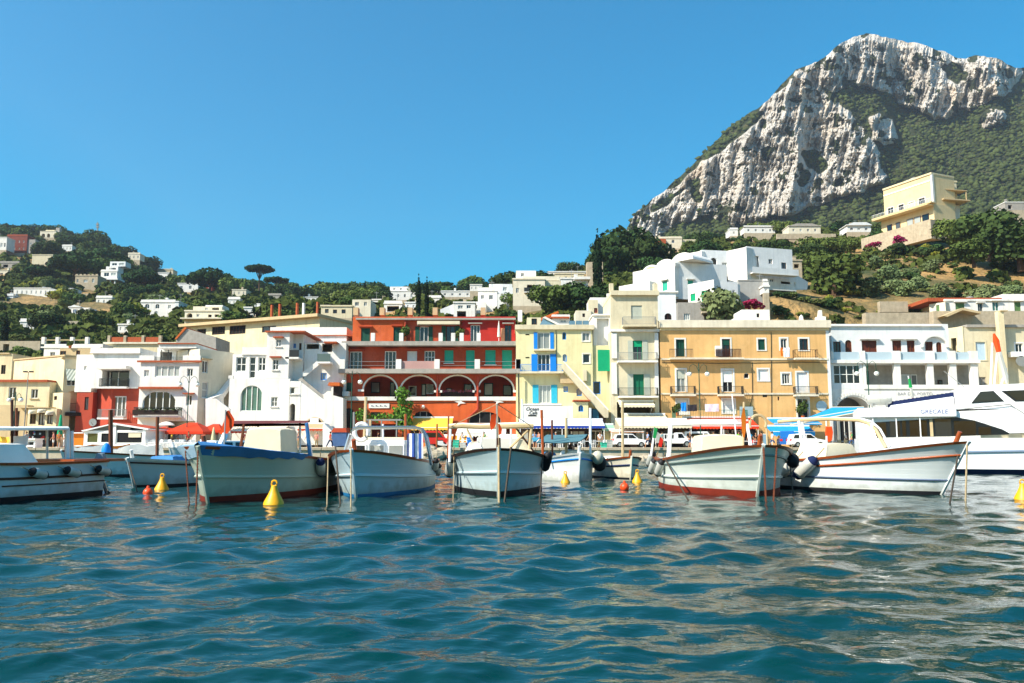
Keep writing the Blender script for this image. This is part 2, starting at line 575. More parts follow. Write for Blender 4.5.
 def balcony(s, px0, px1, py, ext=1.0, rail='iron', h=1.0, y0=0, th=.22, mat=None, rmat=None, step=.14):
  x0 = s.fr.uz(px0, py, y0)[0]
  x1 = s.fr.uz(px1, py, y0)[0]
  z = s.fr.uz(px0, py, y0 - ext)[1]
  if x0 > x1: x0, x1 = x1, x0
  b = s.put(MB().box(x0, x1, y0 - ext, y0 - .003, z - th, z), 'balcony', mat or white)
  if rail:
   mb = MB()
   yf = y0 - ext + .06
   runs = [((x0 + .05, yf), (x1 - .05, yf)), ((x0 + .05, yf), (x0 + .05, y0 - .02)), ((x1 - .05, yf), (x1 - .05, y0 - .02))]
   if rail == 'solid':
    mb.box(x0, x1, y0 - ext + .002, y0 - ext + .12, z, z + h)
   elif rail == 'glass':
    mb.box(x0, x1, y0 - ext + .04, y0 - ext + .06, z, z + h)
   else:
    for (ax, ay), (bx, by) in runs:
     mb.bar((ax, ay, z + h), (bx, by, z + h), .05)
     mb.bar((ax, ay, z + .1), (bx, by, z + .1), .035)
     n = max(2, int(math.hypot(bx - ax, by - ay) / step))
     for i in range(n + 1):
      t = i / n
      X, Y_ = ax + (bx - ax) * t, ay + (by - ay) * t
      mb.bar((X, Y_, z + .002), (X, Y_, z + h), .03)
   s.put(mb, 'railing', rmat or iron, b)
  return b
 def done(s, *a):
  HOUSES.append(a)
def W(px0, py0, px1, py1, **k):
 k['r'] = (px0, py0, px1, py1)
 return k
def loc_at(px, Y, z=QZ):
 return (xat(px, 446, Y), Y, z)
# ---- people
def skin_mesh(name, V, E, rad, mat, parent, root=0, sub=2):
 me = bpy.data.meshes.new(name)
 me.from_pydata(V, E, [])
 o = bpy.data.objects.new(name, me)
 COL.objects.link(o)
 m = o.modifiers.new('s', 'SKIN')
 m.use_smooth_shade = True
 for i, d in enumerate(me.skin_vertices[0].data):
  d.radius = (rad[i], rad[i]) if not isinstance(rad[i], tuple) else rad[i]
  d.use_root = (i == root)
 s_ = o.modifiers.new('u', 'SUBSURF')
 s_.levels = sub
 s_.render_levels = sub
 dg = bpy.context.evaluated_depsgraph_get()
 nm = bpy.data.meshes.new_from_object(o.evaluated_get(dg))
 o.modifiers.clear()
 o.data = nm
 bpy.data.meshes.remove(me)
 nm.materials.clear()
 nm.materials.append(mat)
 o.parent = parent
 return o
def person(label, loc, rot, pose, shirt, trousers, hair, legs_bare=False):
 t = thing('person', label, 'person', loc, rot, 'people on the quay and the boats')
 sit = pose == 'sit'
 hz = .50 if sit else .93
 hip, chest, neck, head = (0, 0, hz), (0, -.02, hz + .36), (0, -.01, hz + .55), (0, -.03, hz + .72)
 k1 = {'stand': (0, 0), 'walk': (-.24, .2), 'sit': (-.42, -.42)}[pose]
 f1 = {'stand': (0, 0), 'walk': (-.26, .42), 'sit': (-.42, -.42)}[pose]
 V, E, rad = [], [], []
 def v(p, r, par=None):
  V.append(p)
  rad.append(r)
  if par is not None: E.append((par, len(V) - 1))
  return len(V) - 1
 a = v(hip, (.15, .11))
 b_ = v((0, -.01, hz + .18), (.135, .1), a)
 c = v(chest, (.165, .11), b_)
 d = v(neck, .055, c)
 e = v(head, .085, d)
 g = v((0, -.035, hz + .80), .08, e)
 nose = v((0, -.13, hz + .73), .016, e)
 SH, TR = [], []
 for s_, kk, ff, al in ((-1, k1[0], f1[0], .1), (1, k1[1], f1[1], -.14)):
  th = v((s_ * .1, 0, hz - .06), .085, a)
  kn = v((s_ * .11, kk, .5 if not sit else .5), .058, th)
  an = v((s_ * .11, ff, .08), .04, kn)
  to = v((s_ * .12, ff - .17, .035), .035, an)
  TR.append((V[th], V[kn], V[an]))
  sh = v((s_ * .185, -.01, hz + .5), .062, c)
  el = v((s_ * .25, al * .6, hz + .24), .042, sh)
  wr = v((s_ * .24, al - .12, hz + .02), .03, el)
  pm = v((s_ * .24, al - .15, hz - .06), .03, wr)
  SH.append((V[sh], V[el]))
  for q in range(4): v((s_ * (.215 + .018 * q), al - .17 - .01 * (q % 2), hz - .145 - .012 * (1 - abs(q - 1.5))), .009, pm)
  v((s_ * .2, al - .2, hz - .09), .01, pm)
 skin_mesh('body', V, E, rad, skin, t)
 # shirt with short sleeves
 Vs, Es, rs = [hip, (0, -.01, hz + .18), chest, (0, -.01, hz + .5)], [(0, 1), (1, 2), (2, 3)], [(.165, .125), (.155, .12), (.185, .13), (.09, .08)]
 for (p, q) in SH:
  o_ = len(Vs)
  Vs += [p, tuple(Vector(p).lerp(Vector(q), .75))]
  Es += [(2, o_), (o_, o_ + 1)]
  rs += [.08, .065]
 skin_mesh('shirt', Vs, Es, rs, shirt, t, 0, 1)
 Vt, Et, rt = [(0, 0, hz + .02), hip], [(0, 1)], [(.16, .125), (.165, .13)]
 for (p, q, r_) in TR:
  o_ = len(Vt)
  Vt += [p, tuple(Vector(p).lerp(Vector(q), .95))]
  Et += [(1, o_), (o_, o_ + 1)]
  rt += [.105, .085]
  if not legs_bare:
   Vt.append(tuple(Vector(q).lerp(Vector(r_), .9)))
   Et.append((o_ + 1, o_ + 2))
   rt.append(.065)
 skin_mesh('trousers', Vt, Et, rt, trousers, t, 1, 1)
 MB().ball((0, -.005, hz + .775), .108, 12, .9, 1.0, .95).build('hair', hair, t, smooth=True)
 return t
hb_ = M('brown_hair', '3a2618', .8, .2, 5, .2)
hk = M('black_hair', '17130f', .8, .2, 5, .2)
hg = M('grey_hair', '9a968e', .8, .2, 5, .2)
C_ = lambda n_, c_: M(n_, c_, .9, .1, 3, .1)
navyt, khaki, denim, wsh, pink, lime, lblue, redt, purple, cyan_ = [C_(*a) for a in (('navy_trousers', '1c2c50'), ('khaki_trousers', '8a7a58'), ('denim', '3a5074'), ('white_shirt', 'e4e4e2'), ('pink_shirt', 'd88a80'), ('lime_shirt', '64e020'), ('light_blue_shirt', '7ca4d0'), ('red_shirt', 'c02820'), ('purple_dress', '7c4a90'), ('cyan_shirt', '20a8d8'))]
for a in (
 ('person in a white shirt and navy shorts walking behind the wheelhouse cover', loc_at(290.5, 91), R(60), 'walk', wsh, navyt, hb_, True),
 ('person in a dark blue shirt standing beside the white shirted walker', loc_at(298.5, 93), R(-40), 'stand', navyt, khaki, hk),
 ('person in a pink shirt standing before the dark shop doorway', loc_at(316.5, 98), 0, 'stand', pink, khaki, hg),
 ('person in a red shirt by the kiosk with slate drapes', loc_at(330, 94), R(120), 'walk', redt, navyt, hk),
 ('person in pale blue shirt and dark shorts walking past the white hatchback', loc_at(648, 94), R(-70), 'walk', lblue, navyt, hb_, True),
 ('person in a lime green shirt near the cafe chairs', loc_at(739, 93.5), R(30), 'stand', lime, khaki, hb_),
 ('person in a cyan shirt among the cafe chairs', loc_at(750.5, 94), R(200), 'stand', cyan_, denim, hk),
 ('person in a white shirt and blue shorts by the blue board', loc_at(772.5, 92), R(100), 'walk', wsh, denim, hk, True),
 ('person in a black shirt standing under the red awning', loc_at(756, 99), R(10), 'stand', C_('black_shirt', '1c1c20'), navyt, hk),
 ('person in a red top with a cap near the ferry stern', loc_at(868.6, 93), R(40), 'stand', redt, khaki, hb_),
 ('person in a purple dress beside the red topped person', loc_at(864.4, 92), R(-20), 'stand', purple, purple, hb_),
 ('person in a blue shirt standing by the teal sun awning', loc_at(534.6, 91), R(20), 'stand', lblue, denim, hb_, True),
 ('person with bare legs walking near the stall poles', loc_at(539, 92), R(-60), 'walk', pink, wsh, hk, True),
 ('person in a white shirt at the white cafe chairs', loc_at(600, 95), R(10), 'stand', wsh, khaki, hk),
 ('person in a pale shirt leaning over the souvenir counter', loc_at(53, 91), R(-60), 'stand', pink, wsh, hb_, True),
 ('person in an orange shirt beside the souvenir stall', loc_at(58.5, 92.5), R(30), 'walk', C_('orange_shirt', 'd07830'), khaki, hk, True),
 ('person in a white dress near the pink boat pole', loc_at(64.6, 91.4), R(-10), 'stand', wsh, wsh, hk),
 ('person in a dark shirt sitting at the cafe under the red canopies', loc_at(188, 92), R(40), 'stand', redt, navyt, hk),
 ('person in a blue shirt under the larger red canopy', loc_at(178, 95), R(-50), 'walk', lblue, denim, hb_),
 ('person in a light shirt among the tables under the azure canopy', loc_at(846, 98), R(60), 'stand', wsh, khaki, hg),
): person(*a)
SH_ = [('grey', 'a0a4a8'), ('green', '3a8a50'), ('yellow', 'd8b838'), ('maroon', '7a2430'), ('beige', 'c8b48c'), ('teal', '2a8088'), ('black', '202024'), ('rose', 'd07a90')]
WH_ = [('near the white counter', 26), ('at the glass pavilion door', 148), ('by the picket railing', 171), ('under the beige striped awning', 243), ('by the plain cream awning', 272), ('beside the peach awning', 308), ('under the vine pergola', 378), ('beneath the yellow awning', 420), ('at the low striped awnings', 462), ('under the white stall roof', 484),
  ('by the cream stall roof', 508), ('under the middle of the long white awning', 556), ('at the far end of the long white awning', 590), ('in the restaurant front of the tall cream house', 662), ('by the open bed truck', 690), ('under the near end of the red awning', 714), ('at the menu board', 762), ('by the glazed shop front', 852)]
for k, (wh, px) in enumerate(WH_):
 cn, ch = SH_[k % 8]
 person('person in a %s shirt %s' % (cn, wh), loc_at(px, rnd.uniform(91, 97)), R(rnd.uniform(-150, 150)), 'walk' if k % 3 else 'stand', MATS.get(cn + '_top') or C_(cn + '_top', ch), (navyt, khaki, denim)[k % 3], (hb_, hk, hg)[k % 3], k % 2 == 0)
p = P(571, 456, 37)
person('dark haired person sitting on the small boat with the teal awning', (p[0], 37.0, .42), R(70), 'sit', C_('brown_shirt', '4a2c20'), C_('brown_shorts', '3c2a22'), hk, True)
# ================================================================ light, sky, camera
SUN_AZ, SUN_EL = 238, 42
sd = Vector((math.sin(R(SUN_AZ)) * math.cos(R(SUN_EL)), math.cos(R(SUN_AZ)) * math.cos(R(SUN_EL)), math.sin(R(SUN_EL))))
sl = bpy.data.lights.new('sun', 'SUN')
sl.energy = 5.0
sl.angle = R(.5)
sl.color = (1, .93, .80)
so = bpy.data.objects.new('sun', sl)
so.rotation_euler = sd.to_track_quat('Z', 'Y').to_euler()
so.location = (-60, -60, 90)
COL.objects.link(so)
wd = bpy.data.worlds.new('World')
scene.world = wd
wd.use_nodes = True
N, L = wd.node_tree.nodes, wd.node_tree.links
sk = N.new('ShaderNodeTexSky')
sk.sky_type = 'NISHITA'
sk.sun_disc = False
sk.sun_elevation = R(SUN_EL)
sk.sun_rotation = R(SUN_AZ)
sk.air_density = 1.25
sk.dust_density = 1.1
sk.ozone_density = 3.0
hs = N.new('ShaderNodeHueSaturation')
hs.inputs['Saturation'].default_value = 2.15
hs.inputs['Hue'].default_value = .487
L.new(sk.outputs[0], hs.inputs['Color'])
L.new(hs.outputs[0], N['Background'].inputs['Color'])
N['Background'].inputs['Strength'].default_value = .112
cam = bpy.data.cameras.new('camera')
cam.sensor_width = 36
cam.lens = F / 1024 * 36
cam.clip_end = 6000
cam.clip_start = .1
co = bpy.data.objects.new('camera', cam)
co.location = (0, 0, CAMH)
co.rotation_euler = (math.pi / 2 + PIT, 0, 0)
COL.objects.link(co)
scene.camera = co
scene.view_settings.view_transform = 'Standard'
scene.view_settings.look = 'None'
scene.view_settings.exposure = .74
scene.cycles.use_denoising = True
scene.cycles.max_bounces = 6
scene.cycles.diffuse_bounces = 3
scene.cycles.glossy_bounces = 3
scene.cycles.caustics_reflective = False
scene.cycles.sample_clamp_indirect = 6
# ================================================================ numpy noise
def _hash(i, j, k):
 h = (i * 374761393 + j * 668265263 + k * 2147483647 * 3 + 1013904223) & 0xffffffff
 h = ((h ^ (h >> 13)) * 1274126177) & 0xffffffff
 h = h ^ (h >> 16)
 return (h & 0xffff) / 65535.0
def vnoise(x, y, z):
 xi, yi, zi = np.floor(x).astype(np.int64), np.floor(y).astype(np.int64), np.floor(z).astype(np.int64)
 fx, fy, fz = x - xi, y - yi, z - zi
 fx, fy, fz = [f * f * f * (f * (f * 6 - 15) + 10) for f in (fx, fy, fz)]
 r = 0
 for a in (0, 1):
  for b in (0, 1):
   for c in (0, 1):
    w = (fx if a else 1 - fx) * (fy if b else 1 - fy) * (fz if c else 1 - fz)
    r = r + w * _hash(xi + a, yi + b, zi + c)
 return r * 2 - 1
def fbm(x, y, z, o=4, ridged=False, g=.5):
 a, s, t = 1., 0., 0.
 for i in range(o):
  n = vnoise(x + 17.3 * i, y - 9.1 * i, z + 5.7 * i)
  if ridged: n = 1 - 2 * np.abs(n)
  s = s + a * n
  t += a
  a *= g
  x, y, z = x * 2.03, y * 2.03, z * 2.03
 return s / t
def grid_mesh(name, X, Y, Z, mat, attrs=None, smooth=True):
 r, c = X.shape
 me = bpy.data.meshes.new(name)
 me.vertices.add(r * c)
 me.vertices.foreach_set('co', np.stack([X, Y, Z], -1).astype(np.float32).ravel())
 i = np.arange((r - 1) * (c - 1))
 a = (i // (c - 1)) * c + i % (c - 1)
 q = np.stack([a, a + 1, a + c + 1, a + c], -1).astype(np.int32)
 me.loops.add(q.size)
 me.loops.foreach_set('vertex_index', q.ravel())
 me.polygons.add(len(q))
 me.polygons.foreach_set('loop_start', np.arange(0, q.size, 4, dtype=np.int32))
 me.polygons.foreach_set('use_smooth', np.full(len(q), smooth))
 me.update(calc_edges=True)
 for k, v in (attrs or {}).items():
  at_ = me.attributes.new(k, 'FLOAT', 'POINT')
  at_.data.foreach_set('value', v.astype(np.float32).ravel())
 me.materials.append(mat)
 o = bpy.data.objects.new(name, me)
 COL.objects.link(o)
 return o
def tri_soup(name, V, Fq, mat, kind=None, attrs=None):
 me = bpy.data.meshes.new(name)
 me.vertices.add(len(V))
 me.vertices.foreach_set('co', V.astype(np.float32).ravel())
 n = Fq.shape[1]
 me.loops.add(Fq.size)
 me.loops.foreach_set('vertex_index', Fq.astype(np.int32).ravel())
 me.polygons.add(len(Fq))
 me.polygons.foreach_set('loop_start', np.arange(0, Fq.size, n, dtype=np.int32))
 me.update(calc_edges=True)
 me.materials.append(mat)
 o = bpy.data.objects.new(name, me)
 COL.objects.link(o)
 if kind: o['kind'] = kind
 return o
# ================================================================ water: real waves
def water_mat():
 m = bpy.data.materials.new('sea_water')
 m.use_nodes = True
 N, L = m.node_tree.nodes, m.node_tree.links
 b = N['Principled BSDF']
 b.inputs['Base Color'].default_value = (.0003, .031, .030, 1)
 b.inputs['Roughness'].default_value = .035
 b.inputs['IOR'].default_value = 1.333
 b.inputs['Specular IOR Level'].default_value = .5
 tc = N.new('ShaderNodeTexCoord')
 hgt = None
 for sc_, st, mpz in ((3.6, 1., (1, 1.6, 1)), (11., .34, (1, 1.7, 1))):
  mp = N.new('ShaderNodeMapping')
  mp.inputs['Scale'].default_value = mpz
  mp.inputs['Rotation'].default_value = (0, 0, .3)
  n = N.new('ShaderNodeTexNoise')
  n.inputs['Scale'].default_value = sc_
  n.inputs['Detail'].default_value = 2
  L.new(tc.outputs['Object'], mp.inputs[0])
  L.new(mp.outputs[0], n.inputs['Vector'])
  k = N.new('ShaderNodeMath')
  k.operation = 'MULTIPLY'
  k.inputs[1].default_value = st
  L.new(n.outputs['Fac'], k.inputs[0])
  if hgt is None: hgt = k.outputs[0]
  else:
   ad = N.new('ShaderNodeMath')
   L.new(hgt, ad.inputs[0])
   L.new(k.outputs[0], ad.inputs[1])
   hgt = ad.outputs[0]
 bp = N.new('ShaderNodeBump')
 bp.inputs['Strength'].default_value = .3
 bp.inputs['Distance'].default_value = .035
 L.new(hgt, bp.inputs['Height'])
 L.new(bp.outputs[0], b.inputs['Normal'])
 return m
def waves(X, Y, dmin):
 rg = np.random.RandomState(11)
 Z = np.zeros_like(X)
 DX = np.zeros_like(X)
 DY = np.zeros_like(X)
 n = 64
 lam = np.exp(rg.uniform(np.log(.17), np.log(1.9), n))
 ang = R(-78) + rg.normal(0, R(38), n)
 ph = rg.uniform(0, 2 * np.pi, n)
 for l, a, p in zip(lam, ang, ph):
  k = 2 * np.pi / l
  s = .205 * math.sqrt(2 / n) * (1.25 if .5 < l < 1.5 else .85)
  amp = s / k
  w = np.clip((l / (dmin * 3.2)) - .6, 0, 1)
  th = k * (X * math.cos(a) + Y * math.sin(a)) + p
  Z += amp * w * np.cos(th)
  DX -= .75 * amp * w * math.cos(a) * np.sin(th)
  DY -= .75 * amp * w * math.sin(a) * np.sin(th)
 # gusts: calmer and rougher patches
 g = .8 + .45 * fbm(X * .13, Y * .13, X * 0, 2)
 return X + DX * g, Y + DY * g, Z * g
ys = [1.6]
while ys[-1] < 84.6:
 ys.append(ys[-1] + min(.22, max(.016, ys[-1] ** 2 / 1237 * .85)))
ys = np.array(ys)
pxs = np.concatenate([np.arange(-2600, -330, 16.), np.arange(-330, 1355, 1.55), np.arange(1355, 3700, 16.)])
YY, PX = np.meshgrid(ys, pxs, indexing='ij')
XX = (PX - 512) / F * YY * 1.02
dm = np.maximum(np.gradient(ys)[:, None] * np.ones_like(XX), YY * np.gradient(pxs)[None, :] / F)
WX, WY, WZ = waves(XX, YY, dm)
wo = grid_mesh('water', WX, WY, WZ, water_mat())
wo['kind'] = 'structure'
# ================================================================ quay
qb = MB().box(-130, 130, 84, 122, -.6, QZ).build('quay', quaystone, bevel=.04)
qb['kind'] = 'structure'
cop = MB()
x = -120
while x < 120:                                                    # coping stones along the edge
 cop.box(x + .02, x + 2.36, 83.82, 85.0, QZ - .22, QZ + .03)
 x += 2.4
cop = cop.build('kerb', stone, bevel=.02)
cop['kind'] = 'structure'
# ================================================================ hillside terrain
KPX = [-300, 0, 100, 180, 300, 420, 500, 560, 620, 700, 780, 860, 940, 1024, 1330]
KY = [122, 145, 200, 260, 330, 430, 560, 720]
KPY = [
 [445] * 15,
 [375, 362, 360, 350, 342, 340, 338, 335, 330, 310, 298, 318, 319, 318, 316],
 [335, 332, 332, 324, 312, 310, 307, 296, 288, 286, 278, 264, 257, 259, 262],
 [312, 310, 312, 314, 306, 306, 300, 283, 272, 264, 254, 245, 242, 244, 246],
 [288, 286, 290, 298, 304, 304, 297, 282, 262, 246, 238, 236, 233, 232, 232],
 [256, 253, 266, 290, 299, 299, 294, 279, 257, 244, 234, 231, 228, 226, 226],
 [238, 238, 246, 293, 301, 301, 297, 281, 256, 242, 232, 229, 226, 222, 220],
 [238, 238, 250, 310, 315, 315, 310, 300, 275, 250, 238, 230, 224, 216, 212]]
KPY = np.array(KPY, float)
def hill_py(px, Y):
 px = np.asarray(px, float)
 Y = np.asarray(Y, float)
 rows = np.stack([np.interp(px, KPX, r) for r in KPY], 0)
 ly = np.log(np.clip(Y, KY[0], KY[-1]))
 lk = np.log(KY)
 out = np.zeros(np.broadcast(px, Y).shape)
 for i in range(len(KY) - 1):
  t = (ly - lk[i]) / (lk[i + 1] - lk[i])
  m = (t >= 0) & (t <= 1)
  tt = np.clip(t, 0, 1)
  v = rows[i] * (1 - tt) + rows[i + 1] * tt
  out = np.where(m, v, out)
 return out
def tanel_np(py):
 return np.tan(PIT + np.arctan((341.5 - py) / F))
def hill(px, Y):
 """ground point of the hillside in direction px at distance Y"""
 py = float(hill_py(px, Y))
 x, y, z = P(px, py, Y)
 return x, y, z, py
def ground_mat():
 m = M('hillside_ground', '6d6238', .95, .3, .09, 0)
 N, L = m.node_tree.nodes, m.node_tree.links
 b = N['Principled BSDF']
 tc = N.new('ShaderNodeTexCoord')
 n = N.new('ShaderNodeTexNoise')
 n.inputs['Scale'].default_value = .045
 n.inputs['Detail'].default_value = 9
 n.inputs['Roughness'].default_value = .7
 L.new(tc.outputs['Object'], n.inputs['Vector'])
 r = N.new('ShaderNodeValToRGB')
 e = r.color_ramp.elements
 e[0].position, e[0].color = .3, (.028, .042, .014, 1)
 e[1].position, e[1].color = .62, (.42, .25, .09, 1)
 for p, c in ((.39, (.055, .065, .02, 1)), (.46, (.16, .12, .045, 1)), (.54, (.30, .19, .07, 1))):
  x_ = e.new(p)
  x_.color = c
 L.new(n.outputs['Fac'], r.inputs[0])
 L.new(r.outputs[0], b.inputs['Base Color'])
 n2 = N.new('ShaderNodeTexNoise')
 n2.inputs['Scale'].default_value = .8
 n2.inputs['Detail'].default_value = 6
 L.new(tc.outputs['Object'], n2.inputs['Vector'])
 bp = N.new('ShaderNodeBump')
 bp.inputs['Distance'].default_value = 1.2
 bp.inputs['Strength'].default_value = .8
 L.new(n2.outputs['Fac'], bp.inputs['Height'])
 L.new(bp.outputs[0], b.inputs['Normal'])
 return m
gpx = np.arange(-300, 1331, 4.)
gy = np.exp(np.linspace(math.log(122), math.log(720), 130))
GY, GPX = np.meshgrid(gy, gpx, indexing='ij')
gpy = hill_py(GPX, GY)
te = tanel_np(gpy)
GZ = CAMH + GY * te
GX = (GPX - 512) / F * (GY * CT + GY * te * ST)
ramp = np.clip((GY - 140) / 60, 0, 1)
GZ = GZ + np.clip((GY - 138) / 30, .25, 1) * ramp ** .3 * .7 * fbm(GX * .22, GY * .22, GX * 0 + 5, 4) + ramp * 1.6 * fbm(GX * .05, GY * .05, GX * 0, 4)
to = grid_mesh('terrain', GX, GY, GZ, ground_mat())
to['kind'] = 'structure'
# ================================================================ the mountain
SIL = [(-200, 300), (480, 300), (560, 285), (606, 258), (622, 240), (628, 226), (636, 212), (650, 200), (664, 191), (680, 176), (692, 165), (704, 152), (716, 139), (732, 124), (748, 112), (760, 107),
  (768, 100), (776, 90), (786, 80), (796, 70), (806, 66), (818, 61), (832, 50), (842, 42), (852, 37), (866, 33), (878, 34), (890, 38), (905, 41),
  (918, 42), (932, 46), (946, 52), (955, 56), (966, 57), (978, 54), (992, 56), (1004, 61), (1016, 67), (1030, 66), (1090, 78), (1180, 110), (1300, 170), (1420, 230)]
ROCK = [
 [(612, 236), (630, 218), (655, 196), (680, 178), (705, 160), (735, 128), (770, 101), (800, 66), (812, 76), (822, 86), (838, 100), (850, 115), (858, 128), (868, 140), (878, 152), (884, 168), (876, 186),
  (862, 188), (848, 194), (836, 200), (822, 206), (806, 208), (796, 214), (780, 220), (764, 216), (752, 222), (736, 226), (724, 216), (700, 216), (672, 228), (650, 236), (628, 240)],
 [(806, 64), (832, 46), (852, 34), (880, 30), (935, 44), (960, 54), (985, 50), (1018, 66), (1019, 84), (1008, 92), (990, 96), (974, 114), (962, 108), (950, 116), (936, 118), (920, 112), (906, 108), (896, 94), (880, 90), (866, 84), (848, 86), (832, 92), (818, 80)],
 [(870, 118), (882, 112), (898, 128), (900, 142), (888, 148), (874, 144)],
 [(981, 118), (990, 110), (1006, 110), (1009, 120), (996, 124), (984, 126)],
 [(884, 172), (892, 176), (886, 186), (878, 184)], [(908, 178), (922, 172), (932, 178), (920, 190), (908, 190)]]
VEG = [[(700, 163), (712, 146), (735, 128), (763, 108), (764, 116), (752, 124), (738, 136), (722, 150), (708, 163)],
  [(815, 84), (834, 92), (850, 90), (868, 98), (894, 98), (900, 106), (893, 112), (878, 108), (868, 116), (866, 124), (852, 112), (842, 104), (828, 98)],
  [(803, 150), (812, 146), (826, 158), (832, 168), (822, 176), (808, 168)], [(796, 172), (806, 168), (812, 176), (806, 186), (797, 182)],
  [(938, 66), (952, 60), (962, 64), (968, 74), (958, 84), (946, 80)],
  [(690, 182), (700, 176), (706, 188), (700, 204), (692, 200)], [(650, 206), (672, 192), (682, 180), (684, 186), (668, 204), (652, 214)]]
def inside(poly, x, y):
 r = np.zeros(x.shape, bool)
 n = len(poly)
 for i in range(n):
  (x1, y1), (x2, y2) = poly[i], poly[(i + 1) % n]
  c = ((y1 > y) != (y2 > y)) & (x < (x2 - x1) * (y - y1) / (y2 - y1 + 1e-9) + x1)
  r ^= c
 return r
def blur(a, n, ax):
 for _ in range(2):
  c = np.cumsum(np.concatenate([np.repeat(np.take(a, [0], ax), n + 1, ax), a, np.repeat(np.take(a, [-1], ax), n, ax)], ax), ax)
  m = a.shape[ax]
  a = (np.take(c, range(2 * n + 1, 2 * n + 1 + m), ax) - np.take(c, range(0, m), ax)) / (2 * n + 1)
 return a
mpx = np.arange(470, 1330, 1.0)
NR = 250
top = np.interp(mpx, [p[0] for p in SIL], [p[1] for p in SIL])
top = top + np.clip((mpx - 620) / 30, 0, 1) * (2.2 * fbm(mpx * .11, mpx * 0 + 3, mpx * 0, 3) + 1.)
base = np.interp(mpx, [470, 600, 700, 860, 1024, 1330], [306, 278, 262, 246, 224, 216])
v = np.linspace(0, 1, NR)[:, None]
MPY = base + (np.minimum(top, base - 1) - base) * v
MPX = np.broadcast_to(mpx, MPY.shape)
wx = MPX + 9 * fbm(MPX * .07, MPY * .07, MPX * 0, 5, False, .65)
wy = MPY + 9 * fbm(MPX * .07, MPY * .07, MPX * 0 + 9, 5, False, .65)
rock = np.zeros(MPY.shape, bool)
for pl in ROCK: rock |= inside(pl, wx, wy)
for pl in VEG: rock &= ~inside(pl, wx, wy)
rockf = blur(blur(rock.astype(float), 2, 0), 2, 1)
slope = np.where(blur(blur(rock.astype(float), 6, 0), 6, 1) > .5, math.tan(R(69)), math.tan(R(41)))
slope = blur(blur(slope, 4, 0), 8, 1)
MY = np.zeros(MPY.shape)
MZ = np.zeros(MPY.shape)
MY[0] = np.interp(mpx, [470, 700, 1024, 1330], [760, 730, 690, 690])
MZ[0] = CAMH + MY[0] * tanel_np(MPY[0])
for i in range(1, NR):
 te = tanel_np(MPY[i])
 s_ = np.maximum(slope[i], te + .22)
 MY[i] = (s_ * MY[i - 1] - MZ[i - 1] + CAMH) / (s_ - te)
 MZ[i] = CAMH + MY[i] * te
MY = blur(blur(MY, 6, 1), 3, 0)
te = tanel_np(MPY)
MZ = CAMH + MY * te
# crags: buttresses and gullies cut along the line of sight so that the skyline keeps its place
u_, w_ = MPX * .034 + MPY * .008, MPY * .006
but = fbm(u_ + .25 * fbm(MPX * .02, MPY * .03, MPX * 0 + 4, 2), w_, MPX * 0, 5, True, .55)
fine = fbm(MPX * .15 + MPY * .03, MPY * .04, MPX * 0 + 2, 4, True, .6)
led = fbm(MPX * .05, MPY * .12, MPX * 0 + 7, 3)
crk = fbm(MPX * .42 + MPY * .1, MPY * .2, MPX * 0 + 13, 3, True, .65)
edge = np.clip((1 - v) / .03, 0, 1)
tre = fbm(MPX * .34, MPY * .45, MPX * 0 + 5, 3)
disp = rockf * (-38 * but - 13 * fine - 5 * led - 5.5 * crk) + (1 - rockf) * (-12 * but - 5. * tre)
MY2 = MY + disp * (.35 + .65 * edge)
MZ2 = CAMH + MY2 * te
MX2 = (MPX - 512) / F * (MY2 * CT + MY2 * te * ST)
